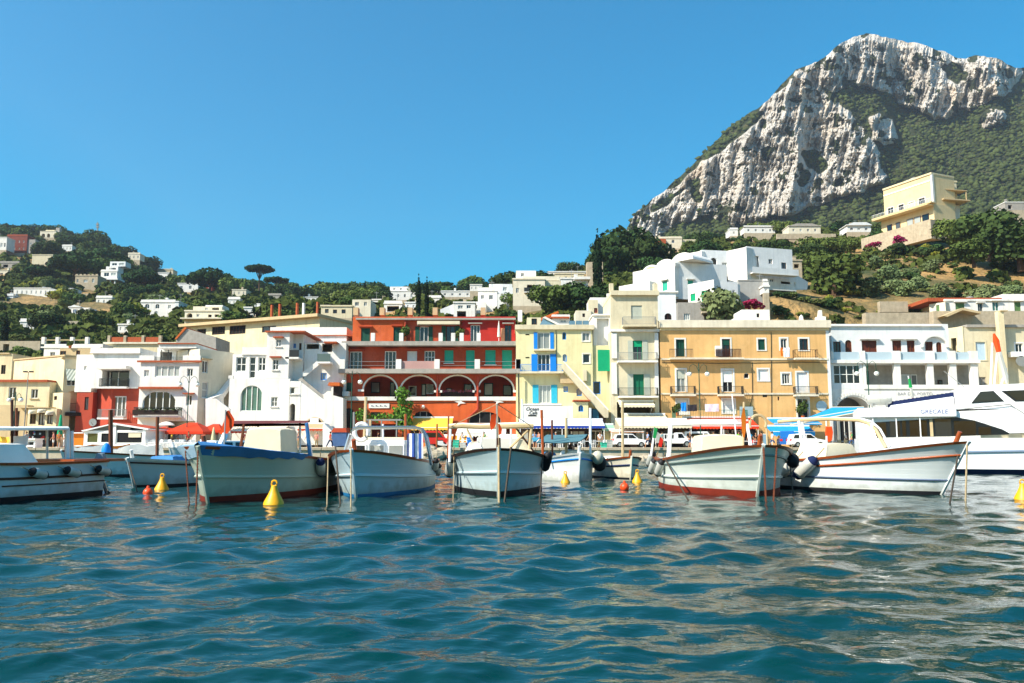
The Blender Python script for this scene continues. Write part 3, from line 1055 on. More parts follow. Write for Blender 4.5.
# tufts of scrub on ledges of the rock
tuft = fbm(MPX * .11, MPY * .12, MPX * 0 + 21, 4)
dY = np.gradient(MY2, axis=0)
dZ = np.gradient(MZ2, axis=0)
flat = np.clip(dY / (np.abs(dZ) + np.abs(dY) + 1e-6), 0, 1)
veg = np.clip(1 - rockf * 1.2 + np.clip((tuft - .2 + .1 * (MPX > 880)) * 6, 0, 1) * rockf + np.clip((flat - .62) * 4, 0, 1) * rockf * np.clip(tuft * 3 + .6, 0, 1), 0, 1)
def mountain_mat():
 m = bpy.data.materials.new('limestone_and_scrub')
 m.use_nodes = True
 N, L = m.node_tree.nodes, m.node_tree.links
 b = N['Principled BSDF']
 b.inputs['Roughness'].default_value = .95
 b.inputs['Specular IOR Level'].default_value = .1
 tc = N.new('ShaderNodeTexCoord')
 def noise(sc_, det, mpz=(1, 1, 1), rough=.65):
  mp = N.new('ShaderNodeMapping')
  mp.inputs['Scale'].default_value = mpz
  n = N.new('ShaderNodeTexNoise')
  n.inputs['Scale'].default_value = sc_
  n.inputs['Detail'].default_value = det
  n.inputs['Roughness'].default_value = rough
  L.new(tc.outputs['Object'], mp.inputs[0])
  L.new(mp.outputs[0], n.inputs['Vector'])
  return n.outputs['Fac']
 def rampn(fac, stops):
  r = N.new('ShaderNodeValToRGB')
  e = r.color_ramp.elements
  e[0].position, e[0].color = stops[0][0], (*stops[0][1], 1)
  e[1].position, e[1].color = stops[-1][0], (*stops[-1][1], 1)
  for p, c in stops[1:-1]:
   x_ = e.new(p)
   x_.color = (*c, 1)
  L.new(fac, r.inputs[0])
  return r.outputs[0]
 rock_c = rampn(noise(.03, 9, (1, 1, .35)), [(.3, (.36, .33, .29)), (.43, (.53, .49, .43)), (.53, (.65, .60, .53)), (.66, (.74, .69, .61))])
 oc = rampn(noise(.012, 5, (1.5, 1.5, .5)), [(.5, (1, 1, 1)), (.68, (1.0, .87, .72))])
 mu = N.new('ShaderNodeMix')
 mu.data_type = 'RGBA'
 mu.blend_type = 'MULTIPLY'
 mu.inputs[0].default_value = 1
 L.new(rock_c, mu.inputs[6])
 L.new(oc, mu.inputs[7])
 veg_c = rampn(noise(.09, 7), [(.34, (.020, .030, .014)), (.5, (.045, .055, .024)), (.62, (.085, .085, .035)), (.72, (.16, .13, .06))])
 at_ = N.new('ShaderNodeAttribute')
 at_.attribute_name = 'veg'
 ad = N.new('ShaderNodeMath')
 ad.operation = 'ADD'
 L.new(at_.outputs['Fac'], ad.inputs[0])
 br = N.new('ShaderNodeMapRange')
 br.inputs[3].default_value = -.42
 br.inputs[4].default_value = .42
 L.new(noise(.11, 6), br.inputs[0])
 L.new(br.outputs[0], ad.inputs[1])
 st = N.new('ShaderNodeMapRange')
 st.inputs[1].default_value = .44
 st.inputs[2].default_value = .56
 L.new(ad.outputs[0], st.inputs[0])
 mx = N.new('ShaderNodeMix')
 mx.data_type = 'RGBA'
 L.new(st.outputs[0], mx.inputs[0])
 L.new(mu.outputs[2], mx.inputs[6])
 L.new(veg_c, mx.inputs[7])
 L.new(mx.outputs[2], b.inputs['Base Color'])
 bp = N.new('ShaderNodeBump')
 bp.inputs['Distance'].default_value = 9
 bp.inputs['Strength'].default_value = .9
 L.new(noise(.09, 9, (1, 1, .6), .7), bp.inputs['Height'])
 L.new(bp.outputs[0], b.inputs['Normal'])
 return m
# close the back of the mountain with a few rows that fall away behind the ridge
bk = 6
BY = np.stack([MY2[-1] + 60 * (k + 1) for k in range(bk)], 0)
BZ = np.stack([MZ2[-1] - 8 * (k + 1) ** 1.8 for k in range(bk)], 0)
BX = np.stack([MX2[-1]] * bk, 0)
mo = grid_mesh('mountain', np.concatenate([MX2, BX]), np.concatenate([MY2, BY]), np.concatenate([MZ2, BZ]), mountain_mat(), {'veg': np.concatenate([veg, np.ones((bk, len(mpx)))])}, False)
mo['kind'] = 'structure'
# woodland on the mountain's flanks: crowns of leaf clumps, one mass
leafm = M('leaves', '35471c', .9, .35, .5, 0, rand=.0, spec=.1)
ok = np.argwhere((veg > .9) & (MPX > 600) & (MPX < 1060) & (v * np.ones_like(MPX) < .985))
rg = np.random.RandomState(5)
sel = ok[rg.choice(len(ok), 7000, replace=False)]
VS, FS = [], []
ico = [(0, 0, 1), (.9, 0, .25), (.28, .85, .25), (-.72, .53, .25), (-.72, -.53, .25), (.28, -.85, .25), (0, 0, -.6)]
icf = [(0, 1, 2), (0, 2, 3), (0, 3, 4), (0, 4, 5), (0, 5, 1), (6, 2, 1), (6, 3, 2), (6, 4, 3), (6, 5, 4), (6, 1, 5)]
icn = np.array(ico)
cen = np.stack([MX2[sel[:, 0], sel[:, 1]], MY2[sel[:, 0], sel[:, 1]], MZ2[sel[:, 0], sel[:, 1]]], -1)
rad = rg.uniform(1.6, 4.2, len(sel))
vv = icn[None] * (1 + .3 * rg.normal(size=(len(sel), 7, 1))) * rad[:, None, None] * np.array([1, 1, .85]) + cen[:, None, :] + rg.normal(0, .8, (len(sel), 1, 3))
ff = np.array(icf)[None] + (np.arange(len(sel)) * 7)[:, None, None]
woodm = M('woodland_leaves', '4c5630', .95, .6, .06, 0, spec=.05)
tri_soup('woodland', vv.reshape(-1, 3), ff.reshape(-1, 3), woodm, 'stuff')
# ================================================================ the air between the harbour and the mountain
hz = MB().box(-900, 1500, -30, 2300, -3, 640).build('haze', None)
hz['kind'] = 'stuff'
hm = bpy.data.materials.new('thin_haze')
hm.use_nodes = True
hm.node_tree.nodes.remove(hm.node_tree.nodes['Principled BSDF'])
pv = hm.node_tree.nodes.new('ShaderNodeVolumePrincipled')
pv.inputs['Color'].default_value = (.82, .9, 1, 1)
pv.inputs['Density'].default_value = .00013
pv.inputs['Anisotropy'].default_value = .3
hm.node_tree.links.new(pv.outputs[0], hm.node_tree.nodes['Material Output'].inputs['Volume'])
hz.data.materials.append(hm)
# ================================================================ the row of houses along the harbour
# ---- low cream house at the far end, with tiled edge
b = Bld('cream_house', 'low cream house with a tiled roof edge and three small domed hoods', 'house', 24, 104)
b.wall((-30, 382, 48, None), 9, cream, [W(8.5, 387, 16, 398, m=(2, 1), sill=tan), W(31, 389, 38, 398.5, m=(2, 1), sill=tan), W(-20, 388, -12, 398), W(-2, 412, 3, 432, k='door', f=darkwood)])
b.box((-30.5, 379.8, 48.6, 382), -.35, 9, tile, 'roof')
b.wall((27, 408.5, 56, None), 4, cream, [W(29.8, 414, 36, 424, f=darkwood), W(38.5, 413, 45, 425, f=darkwood), W(47, 415, 53, 424, f=darkwood)], y0=-1.6, name='annexe')
b.box((26.6, 407.4, 56.4, 408.5), -1.75, 2.5, tan, 'coping')
for x0, x1, y in ((29.2, 37, 414), (37.8, 46.2, 413), (46.2, 54, 415)):
 xa, xb, za, zb = b.rect((x0, y - 4, x1, y), -1.6)
 mb = MB()
 rows = []
 for i in range(7):
  t = math.pi / 2 * i / 6
  rows.append([(xa + (xb - xa) * (k / 8), -1.62 - .85 * math.sin(t) * math.sin(math.pi * (k + .3) / 8.6), zb - (zb - za) * (1 - math.cos(t))) for k in range(9)])
 b.put(mb.loft(rows), 'hood', cloth_cream, smooth=True)
b.wall((-30, 405, 26.4, None), 4, tan, [W(11, 411, 19, 436, k='door', f=darkwood, g=dark)], y0=-1.2, name='porch')
b.done(-30, 380, 56, 430, 104)
# ---- small upper cream house behind it
b = Bld('cream_house', 'narrow upper cream house with shaded terrace above the tiled edge', 'house', 0, 116)
b.wall((-40, 354, 9.6, None), 8, cream, [W(1, 365, 5.6, 374, f=darkwood)])
b.box((-40.5, 352.8, 10.2, 354), -.2, 8.2, tan, 'coping')
b.wall((9.8, 371, 26, None), 5, beige, [W(17, 373, 23, 381, f=darkwood)], y0=1.5, name='terrace_room')
b.box((16, 369.6, 25.5, 371), .6, 3, whitewood, 'awning')
b.done(-40, 353, 26, 382, 116)
# ---- cream corner house with arched loggia
b = Bld('cream_house', 'cream corner house with an arched loggia and a striped window awning', 'house', 62, 105, R(-30))
b.face(62, 105, R(-30))
x0, x1, z0, z1 = b.rect((12, 358.5, 62, 430))
b.put(MB().box(x0, 0, 0, 11, QZ - 1, z1), 'wall', cream)
b.put(MB().box(x0 - .1, .12, -.12, 11.1, z1, z1 + .18), 'coping', tan)
b.wall((45.5, 393, 61.6, None), 1.0, cream, [W(54, 396, 57, 400, f=darkwood)], y0=-1.02, name='annexe')
b.face(62, 105, R(38))
b.wall((62.3, 358.5, 85, None), 8, beige, [W(66.5, 378.5, 81, 386, m=(3, 1)), W(65.5, 391, 81.5, 409.5, k='hole', arch=True, rec=1.2, rise=.7), W(66, 416, 84, 436, k='hole', rec=1.0)], y0=-.02)
b.box((62, 357.2, 85.4, 358.6), -.15, 8, tan, 'coping')
xa, xb, za, zb = b.rect((65.4, 369.5, 82, 381.5))
b.put(MB().add([(xa, -.05, zb), (xb, -.05, zb), (xb + .1, -1.3, za), (xa, -1.3, za), (xa, -.05, zb + .05), (xb, -.05, zb + .05), (xb + .1, -1.3, za + .05), (xa, -1.3, za + .05)],
    [(0, 1, 2, 3), (4, 5, 6, 7), (0, 3, 7, 4), (1, 2, 6, 5), (2, 3, 7, 6), (0, 1, 5, 4)]), 'window_awning', st_grey)
b.box((66, 391.5, 81, 403), .9, 1.0, st_grey, 'curtain')
b.balcony(62.5, 84, 411, 1.1)
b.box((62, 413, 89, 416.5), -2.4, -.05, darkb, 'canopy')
b.done(12, 357, 86, 430, 105)
# ---- white terrace house with pillars behind
b = Bld('white_house', 'white flat terrace house with four parapet pillars behind the cream corner house', 'house', 70, 125)
b.wall((41, 344, 100, None), 7, white, [W(50, 352, 55, 357), W(80, 350, 86, 358)])
for x in (43, 57, 71.5, 86.5):
 b.box((x - 1.6, 337, x + 1.6, 344), -.02, .5, white, 'pillar')
for xa, xb in ((44.7, 55.3), (58.7, 69.8), (73.2, 84.8)):
 b.box((xa, 339.5, xb, 340.3), .1, .2, tan, 'rail')
b.box((53, 341, 66, 343.8), .8, 1.6, dark, 'water_tank')
b.box((41, 346.5, 101, 348), -.12, -.01, white, 'ledge')
b.wall((57, 348.5, 92, None), 3, tan, [W(60, 351, 66, 357, f=brownwood), W(76, 350.5, 80, 357, f=brownwood)], y0=-3.2, name='lean_to')
b.done(41, 337, 100, 358, 125)
# ---- white house with red base
b = Bld('white_house', 'white house on a brick red ground floor with a shaded balcony', 'house', 114, 103)
b.wall((75.5, 354.5, 92, 392), 7, white, [W(84, 366, 86.5, 370)], y0=1.2, name='side_wing')
b.wall((75.5, 392.1, 91.8, None), 6.4, brick, [W(84.5, 397, 88.5, 410, f=darkwood)], y0=1.25, name='side_base')
b.wall((92, 352.5, 140.4, 388.3), 8, white, [W(102, 370, 129, 386.2, k='hole', rec=1.4)])
b.box((91.5, 348.2, 140.9, 352.5), -.25, 8, white, 'parapet')
b.box((91.2, 352.4, 141.2, 353.6), -.35, -.252, white, 'cornice')
b.box((101, 366.5, 131, 369.8), -1.3, -.02, white, 'hood')
b.balcony(101.5, 129.5, 386.6, .8)
xa, xb, za, zb = b.rect((103, 371, 128, 386))
w_ = b.put(MB().box(xa + .2, xa + .32, 1.2, 1.3, za, zb).box(xa + 1.3, xa + 1.42, 1.2, 1.3, za, zb).box(xb - .3, xb - .2, 1.2, 1.3, za, zb), 'glazed_door', whitewood)
b.put(MB().box(xa + .32, xb - .3, 1.31, 1.33, za, zb), 'pane', glass, w_)
b.wall((111, 388.4, 138, None), 7, brick, [W(112.5, 396, 126, 417, k='door', m=(3, 1), t=.16)], y0=.1, name='base_wall')
b.face(111, 103.1, R(-40))
b.wall((90.3, 388.4, 111, None), 2.0, brick, [], y0=-.01, name='base_corner')
b.face(114, 103, 0)
b.balcony(101, 127, 417.5, 1.0, rmat=greyiron)
b.done(90, 348, 140, 424, 103)
# ---- long terracotta-fenced roof terrace behind
b = Bld('roof_terrace', 'long low cream building with terracotta panels round its roof terrace', 'house', 150, 128)
b.wall((105, 344, 180, None), 9, cream, [])
b.box((104, 342.3, 181, 344), -.3, 9, warmwhite, 'cornice')
for x in (109, 125, 143, 160):
 b.box((x - 1.3, 335.5, x + 1.3, 342.3), -.1, .4, stone, 'post')
for xa, xb in ((110.4, 123.6), (126.4, 141.6), (144.4, 158.6)):
 b.box((xa, 337, xb, 341.8), .05, .15, tile, 'fence_panel')
b.done(104, 335, 180, 348, 128)
# ---- grey gable barn
b = Bld('grey_gable', 'grey blank gable wall of a shed with a tiled slope', 'shed', 195, 121)
b.poly([(176, 348), (176, 339), (186, 328.5), (216, 337), (216, 352)], 0, 6, greystone, 'wall')
b.poly([(175.5, 338.6), (185.5, 326.8), (187, 328.2), (176.5, 339.8)], -.2, 6.2, tileor, 'roof')
# ---- white house with big arched window
b = Bld('white_house', 'white house with a wide arched window above a balcony of flower boxes', 'house', 170, 102)
b.wall((138.6, 362.5, 197.6, None), 13, white,
  [W(144, 370, 149, 376.5, m=(2, 1)), W(155, 365.2, 180, 377, m=(4, 1), t=.14), W(187, 368.5, 193, 376.5, m=(2, 1)),
  W(142.6, 391, 176, 410.5, m=(5, 1), arch=True, rise=.75, t=.14), W(186, 395, 192, 405.5, m=(2, 1), hood=tile), W(165, 421, 195, 440, k='hole', rec=1)])
b.box((138, 360.6, 202, 362.4), -.3, -.01, tile, 'tile_edge')
b.box((140, 355.6, 155, 360.5), -.2, 0, white, 'parapet')
b.box((183.5, 355.6, 201, 360.5), -.2, 0, white, 'parapet')
b.wall((157, 347.5, 191, 360.5), 5, white, [W(160, 351.5, 172, 360.3, k='hole', rec=.8), W(176, 351, 189, 360.3, k='hole', rec=.9)], y0=2.2, name='penthouse')
b.box((156, 343.2, 194, 347.4), .8, 8, white, 'penthouse_roof')
b.box((155.5, 342.3, 194.5, 343.2), .6, 8, tile, 'roof_edge')
for x in (160.5, 167.5, 187.5):
 b.box((x - .3, 349.5, x + .3, 360.5), .2, .3, iron, 'post')
mb = MB()
xa, xb, za, zb = b.rect((155, 357, 183.5, 360.5), -.1)
for i in range(5): mb.bar((xa, -.1, za + (zb - za) * i / 4), (xb, -.1, za + (zb - za) * i / 4), .04)
b.put(mb, 'railing', iron)
b.box((140, 387, 183, 389), -.55, -.01, tile, 'tile_ledge')
bal = b.balcony(137, 182, 415.5, 1.1)
b.box((137.2, 410.3, 181.8, 415), -1.32, -1.12, darkb, 'flower_box', bal)
mb = MB()
xa, xb, za, zb = b.rect((137.4, 408.6, 181.6, 410.5), -1.2)
for i in range(160):
 c = (rnd.uniform(xa, xb), rnd.uniform(-1.4, -1.05), rnd.uniform(za, zb))
 q = [Vector((rnd.uniform(-1, 1), rnd.uniform(-1, 1), rnd.uniform(-1, 1))) * .2 for _ in range(3)]
 mb.add([Vector(c) + q[0], Vector(c) + q[1], Vector(c) + q[2]], [(0, 1, 2)])
b.put(mb, 'plants', M('box_plants', '3a4a20', .9, .4, 4, 0), bal)
b.face(197.6, 102, R(58))
b.wall((197.7, 350.5, 232, None), 5, warmwhite, [W(202, 360.5, 208, 373, m=(2, 1), hood=tan), W(202, 382, 208, 398, m=(1, 2), sill=white)], y0=.01, name='side_wall')
b.poly([(205, 398.5), (216, 394), (228, 379), (229.5, 381), (217, 398.5), (217, 420), (205, 420)], -1.3, -.05, white, 'stair')
b.face(210, 99, 0)
b.poly([(205.5, 398.6), (216, 398.6), (229.5, 409), (229.5, 440), (205.5, 440)], 0, .4, white, 'yard_wall')
b.done(138, 343, 232, 425, 102)
# ---- long yellow hall behind with tall windows
b = Bld('yellow_hall', 'long pale yellow hall with dark grid windows and rusty roof poles', 'hall', 318, 134, R(-24))
b.wall((186, 322, 318, None), 12, cream, [W(212, 326.5, 225, 334.5, m=(5, 2), f=darkwood, g=dark), W(229.5, 325.5, 245.5, 334, m=(5, 2), f=darkwood, g=dark), W(197, 329, 206, 334.5, m=(3, 2), f=darkwood, g=dark),
            W(262, 326, 276, 332, f=darkwood)])
x0, x1, z0, z1 = b.rect((183, 318, 321, 321.5))
b.put(MB().box(x0, x1, -1.0, 12, z1 - .75, z1 - .25), 'roof', tan)
for x, y0_, y1_, mt in ((267, 304, 320, tile), (275, 303, 319, tile), (292.5, 302, 319, tile), (299, 302, 318, whitem), (313, 301, 318, tile)):
 b.box((x - .7, y0_, x + .7, y1_), 1, 1.4, mt, 'pole')
b.done(186, 316, 320, 345, 134)
# ---- white staircase house
b = Bld('white_house', 'big white house with an outside staircase and a blue green arched window', 'house', 266, 103)
win = dict(m=(2, 2), sill=white)
b.wall((228.4, 378.6, 289, None), 11, white, [W(240.5, 385.4, 262.3, 411.4, arch=True, g=greenglass, m=(4, 1), t=.12), W(271, 397, 277.6, 406.6, **win)])
b.wall((228.4, 375.4, 233, 378.5), .4, white, [], name='parapet')
b.wall((232.3, 354.3, 266.4, 378.5), 8, white, [W(236, 357, 246.4, 371.6, m=(2, 2), t=.12), W(249.4, 357, 255.6, 378.2, k='door', f=whitewood, m=(1, 3)), W(258, 357, 266, 371, m=(2, 2), t=.12)], y0=1.0, name='upper_wall')
b.box((239.6, 346.2, 266.2, 354.2), 1.0, 6, white, 'roof_parapet')
b.box((239.2, 352.6, 266.2, 354), .85, .99, white, 'ledge')
b.wall((266.5, 332.4, 289, 378.5), 9, white, [W(276, 339, 281.2, 346.6, **win), W(272.6, 359.3, 278.6, 370, **win)], name='tower_wall')
b.box((265.6, 331, 305.5, 332.4), -.35, 9, tile, 'tile_edge')
b.box((274, 336.8, 284, 338), -.5, -.01, tile, 'hood')
b.box((270.5, 356.5, 282, 357.8), -.5, -.01, tile, 'hood')
b.wall((289.2, 332.5, 303, 381), 7, white, [W(291, 343.5, 296, 348, g=glassmat('painted_reflection_glass', '3c86c8', '5a9cd0'), f=bluep), W(299, 343, 301.5, 350, f=darkwood)], y0=1.9, name='recess_wall')  # sky reflection is put into the pane's blue base colour
b.balcony(289.3, 302.5, 357, 1.9, 'solid', .9, y0=1.9)
b.wall((289.2, 381.1, 300, None), 8, white, [W(289.6, 387.2, 298.5, 394, m=(2, 1), sill=white), W(288.2 + 1.2, 403.6, 295, 423, k='hole', arch=True, rec=.5)], y0=.02, name='lower_wall')
b.wall((303.2, 343, 345, None), 6, white, [W(320.6, 373, 326.6, 380, f=bluep, m=(2, 1)), W(306.5, 344, 319, 349, k='hole', rec=.3), W(322, 343.6, 332, 352, k='hole', rec=.5)], y0=2.3, name='back_wall')
b.wall((270, 327.2, 346.6, 343), 6, white, [], y0=8.6, name='top_wall')
b.box((269.5, 326.2, 347, 327.2), 8.4, 14.6, tile, 'coping')
b.box((322, 340.5, 335, 342), .9, 2.28, tile, 'porch_roof')
b.poly([(300, 372), (320.5, 356.2), (320.5, 361), (303.5, 375.5), (300, 375.5)], 1.0, 1.3, white, 'stair_parapet')
b.balcony(320, 333, 361.6, 1.6, 'glass', 1.0, y0=2.2, rmat=M('smoked_screen', '5a6a66', .3, .1, 1, 0))
b.poly([(297.5, 379.5), (301, 377.5), (324, 396.5), (324, 399), (300, 381.5)], .2, .5, greystone, 'stair_rail')
b.poly([(295, 381.2), (300, 381.2), (323.5, 399.2), (323.5, 395), (327, 393.5), (343, 398), (343, 445), (295, 445)], .05, 2.2, white, 'stair')
xa, xb, za, zb = b.rect((306, 416.5, 324, 428))
b.box((332.4, 386, 339.4, 395.5), .5, 2, darkb, 'store_opening_shade')  # solid box whose dark colour stands for the shade in an opening
b.poly([(328, 385.5), (329.5, 382.5), (340, 382.5), (340, 386)], -.3, 2.2, tileor, 'tile_hood')
b.done(228, 326, 345, 425, 103)
# ---- the red hotel
b = Bld('red_hotel', 'red four storey house with white arched loggia and green shutters', 'house', 430, 106)
gsh = dict(k='shut', g=greenp, m=(2, 1), hood=red)
b.wall((352.6, 316.6, 405.2, 342), 9, redor, [W(361, 328, 370, 341.6, k='shut', g=dkgreen, m=(2, 1), hood=red), W(393.5, 327, 400.8, 341.6, k='shut', g=dkgreen, m=(2, 1), hood=red)], y0=3.0, name='top_wall')
b.wall((405.4, 316.6, 462, 342), 9, red, [W(419.6, 326.5, 428.4, 341.6, k='door', m=(2, 1), sh=dkgreen, hood=greystone), W(446, 326, 455, 341.6, k='door', m=(2, 1), sh=dkgreen, hood=greystone, f=darkwood)], y0=3.4, name='top_wall')
b.wall((462.2, 316.6, 515.4, 342), 9, scarlet, [W(470.5, 325, 480, 341.6, k='door', m=(3, 1), hood=greystone), W(504.5, 325, 511.6, 341.6, k='door', m=(2, 1), hood=greystone, f=brownwood)], y0=3.2, name='top_wall')
b.box((500.6, 325, 504.4, 341), 3.0, 3.1, cloth_peach, 'shutter')
b.box((352, 314.8, 516, 316.6), 2.6, 12.4, greystone, 'cornice')
b.box((415, 318.2, 458.5, 321.4), 2.4, 3.2, cloth_cream, 'rolled_awning')
for x in (355.6, 382, 410, 435, 483):
 b.box((x - 2.4, 307.5, x + 2.4, 315), 6, 7.2, tan, 'chimney', y0=6)
for x in (372.6, 401, 440.5, 453, 461.5, 478.5):
 b.box((x - 2, 332.8, x + 2, 341.4), .1, .7, white, 'terrace_post')
b.box((342.2, 341.6, 516, 345.8), -.5, 12, greystone, 'terrace_slab')
sec = [W(349.5, 351.5, 362, 369.6, k='door', m=(3, 1), hood=red, t=.12), W(384.6, 351, 396.2, 369.6, k='door', m=(3, 1), hood=red, t=.12), W(407, 351, 417, 369.6, k='shut', g=whitewood, m=(2, 1), hood=red),
  W(424.4, 350.8, 435, 363.5, m=(3, 2), hood=red, t=.12), W(444.4, 350.2, 453.4, 363, g=aqua, k='shut', m=(1, 1), hood=red, sill=white), W(465.8, 350.2, 474.6, 369.6, k='shut', g=aqua, m=(2, 1), hood=red),
  W(485.2, 350, 495.6, 364.5, k='shut', g=aqua, m=(1, 1), hood=red, sill=white), W(502, 350, 512, 369.6, k='shut', g=aqua, m=(1, 1), hood=red)]
b.wall((342.8, 345.9, 515.8, 370), 8, red, sec, y0=1.1, name='second_wall')
b.box((340.4, 369.6, 520.5, 374), -1.3, 8, greystone, 'balcony_slab')
for x in (343.8, 399.6, 437.6, 477.6, 518):
 b.box((x - 2.6, 360, x + 2.6, 369.5), -1.0, -.4, white, 'balcony_post')
for xa, xb in ((346.6, 396.8), (402.4, 434.8), (440.4, 474.8), (480.4, 515.2)):
 if xa == 402.4:
  b.box((xa, 361.6, xb, 369.5), -.72, -.68, M('frosted_screen', 'b89088', .3, .1, 1, 0), 'screen')
 else:
  mb = MB()
  q = b.rect((xa, 361.5, xb, 369.4), -.7)
  for i in range(3): mb.bar((q[0], -.7, q[2] + (q[3] - q[2]) * i / 2), (q[1], -.7, q[2] + (q[3] - q[2]) * i / 2), .04)
  b.put(mb, 'railing', greyiron)
arch = dict(k='hole', arch=True, rise=.82, rec=.45)
b.wall((341.2, 374.1, 520, 397), 5.2, red, [W(344.6, 382.5, 352.6, 391.5, k='win', g=dkgreen, f=dkgreen), W(364, 376.5, 396.6, 396.6, **arch), W(401.2, 376, 436.4, 396.6, **arch), W(440, 375.6, 474.8, 396.6, **arch), W(478.4, 375.4, 513.2, 396.6, **arch)], name='arcade_wall')
for xa, xb in ((364, 396.6), (401.2, 436.4), (440, 474.8), (478.4, 513.2)):
 q = b.rect((xa, 376, xb, 396.6))
 xm, hw = (q[0] + q[1]) / 2, (q[1] - q[0]) / 2
 hh_ = min(hw, (q[3] - q[2]) * .85) * .82
 mb = MB()
 K = 16
 pin = [(xm - hw * math.cos(math.pi * k / K), q[3] - hh_ + hh_ * math.sin(math.pi * k / K)) for k in range(K + 1)]
 pout = [(xm - (hw + .2) * math.cos(math.pi * k / K), q[3] - hh_ + (hh_ + .2) * math.sin(math.pi * k / K)) for k in range(K + 1)]
 for k in range(K):
  mb.prism([pin[k], pin[k + 1], pout[k + 1], pout[k]], -.09, -.004)
 mb.box(q[0] - .75, q[0] + .02, -.12, -.004, q[3] - hh_ - .28, q[3] - hh_).box(q[1] - .02, q[1] + .75, -.12, -.004, q[3] - hh_ - .28, q[3] - hh_)
 b.put(mb, 'arch_moulding', white)
for (xa, ya, xb, yb, mt) in ((371, 382, 380, 393, darkwood), (390, 382, 395, 396, dkgreen), (408.5, 386, 416.5, 396, whitewood), (421.5, 384, 426, 396, dkgreen), (426.3, 384, 433.5, 394, whitewood),
        (446, 388, 452, 395, darkwood), (464, 384, 472, 396, dkgreen), (484, 383, 493, 395.8, dkgreen), (503, 385, 512, 396, darkwood)):
 q = b.rect((xa, ya, xb, yb), 5.0)
 w_ = b.put(MB().box(q[0], q[1], 4.98, 5.15, q[2], q[3]), 'loggia_door', mt)
 b.put(MB().box(q[0] + .12, q[1] - .12, 4.94, 4.975, q[2] + .15, q[3] - .12), 'pane', glass, w_)
b.box((440.4, 391.6, 474.4, 396), .5, .62, darkb, 'flower_box')
mb = MB()
q = b.rect((440.6, 390.2, 474.2, 392.2), .5)
for i in range(130):
 c = Vector((rnd.uniform(q[0], q[1]), rnd.uniform(.35, .7), rnd.uniform(q[2], q[3])))
 w3 = [Vector((rnd.uniform(-1, 1), rnd.uniform(-1, 1), rnd.uniform(-1, 1))) * .17 for _ in range(3)]
 mb.add([c + w3[0], c + w3[1], c + w3[2]], [(0, 1, 2)])
b.put(mb, 'flowers', M('pink_flowers', 'b06070', .9, .4, 4, 0))
b.box((340.8, 396.7, 520.4, 400.6), -.25, 5.2, white, 'string_course')
b.box((338.5, 392, 350.5, 396.6), -1.2, -.1, white, 'air_conditioner')
lun = dict(k='win', arch=True, rise=1.0, f=greystone, g=dark, m=(3, 1))
b.wall((340.4, 400.7, 520.8, None), 6, redor, [W(344, 408, 353.6, 428, k='door', arch=True, f=darkwood, g=dark), W(413.6, 411, 433, 418.6, **lun), W(469, 411.5, 501, 423.4, **lun), W(371, 412, 380.5, 418, f=dkgreen), W(366, 424, 398, 441, k='hole', rec=2), W(412, 428, 447, 441, k='hole', rec=2),
            W(458, 428, 512, 441, k='hole', rec=2)], y0=-.1, name='ground_wall')
sg = b.box((369, 403.6, 389.6, 408.2), -.22, -.11, whitewood, 'signboard')
q = b.rect((369, 403.6, 389.6, 408.2))
mb = MB()
for i in range(11):                                              # blurred lettering: a row of small strokes
 xx = q[0] + .35 + (q[1] - q[0] - .7) * i / 10.5
 mb.box(xx, xx + .13, -.236, -.222, q[2] + .2, q[3] - .2 - .1 * (i % 3))
b.put(mb, 'sign_lettering', M('sign_ink', '5c6068', .7, .1, 2, 0), sg)
for x, y in ((423.5, 407),):
 q = b.rect((x - 1.7, y - 1.7, x + 1.7, y + 1.7))
 b.put(MB().ball(((q[0] + q[1]) / 2, -.35, (q[2] + q[3]) / 2), .24), 'wall_lamp', lampglass, smooth=True)
mb = MB()
p1, p2, p3, p4 = [b.fr.uz(*p) for p in ((477.8, 376), (477.8, 409), (467, 419), (466.5, 436))]
mb.tube([(p[0], -.28, p[1]) for p in (p1, p2, p3, p4)], .13, 6)
b.put(mb, 'drain_pipe', brick)
mb = MB()
p1, p2 = b.fr.uz(402.5, 317), b.fr.uz(402.5, 341)
mb.tube([(p1[0], 2.85, p1[1]), (p2[0], 2.85, p2[1])], .1, 6)
b.put(mb, 'drain_pipe', brick)
mb = MB()
p1, p2 = b.fr.uz(437.5, 375), b.fr.uz(437.5, 396)
mb.tube([(p1[0], -.15, p1[1]), (p2[0], -.15, p2[1])], .1, 6)
b.put(mb, 'drain_pipe', brick)
for cx, cy in ((460, 402.5), (498, 401.5)):                      # pale plaster birds on the wall
 q = b.fr.uz(cx, cy)
 mb = MB()
 mb.prism([(q[0] - .7, q[1] + .1), (q[0] - .2, q[1] + .18), (q[0] + .1, q[1] + .5), (q[0] + .22, q[1] + .12), (q[0] + .75, q[1] - .12), (q[0] + .1, q[1] - .15), (q[0] - .3, q[1] - .45), (q[0] - .2, q[1] - .05)], -.2, -.11)
 b.put(mb, 'bird_relief', white)
b.done(341, 308, 520, 430, 106)
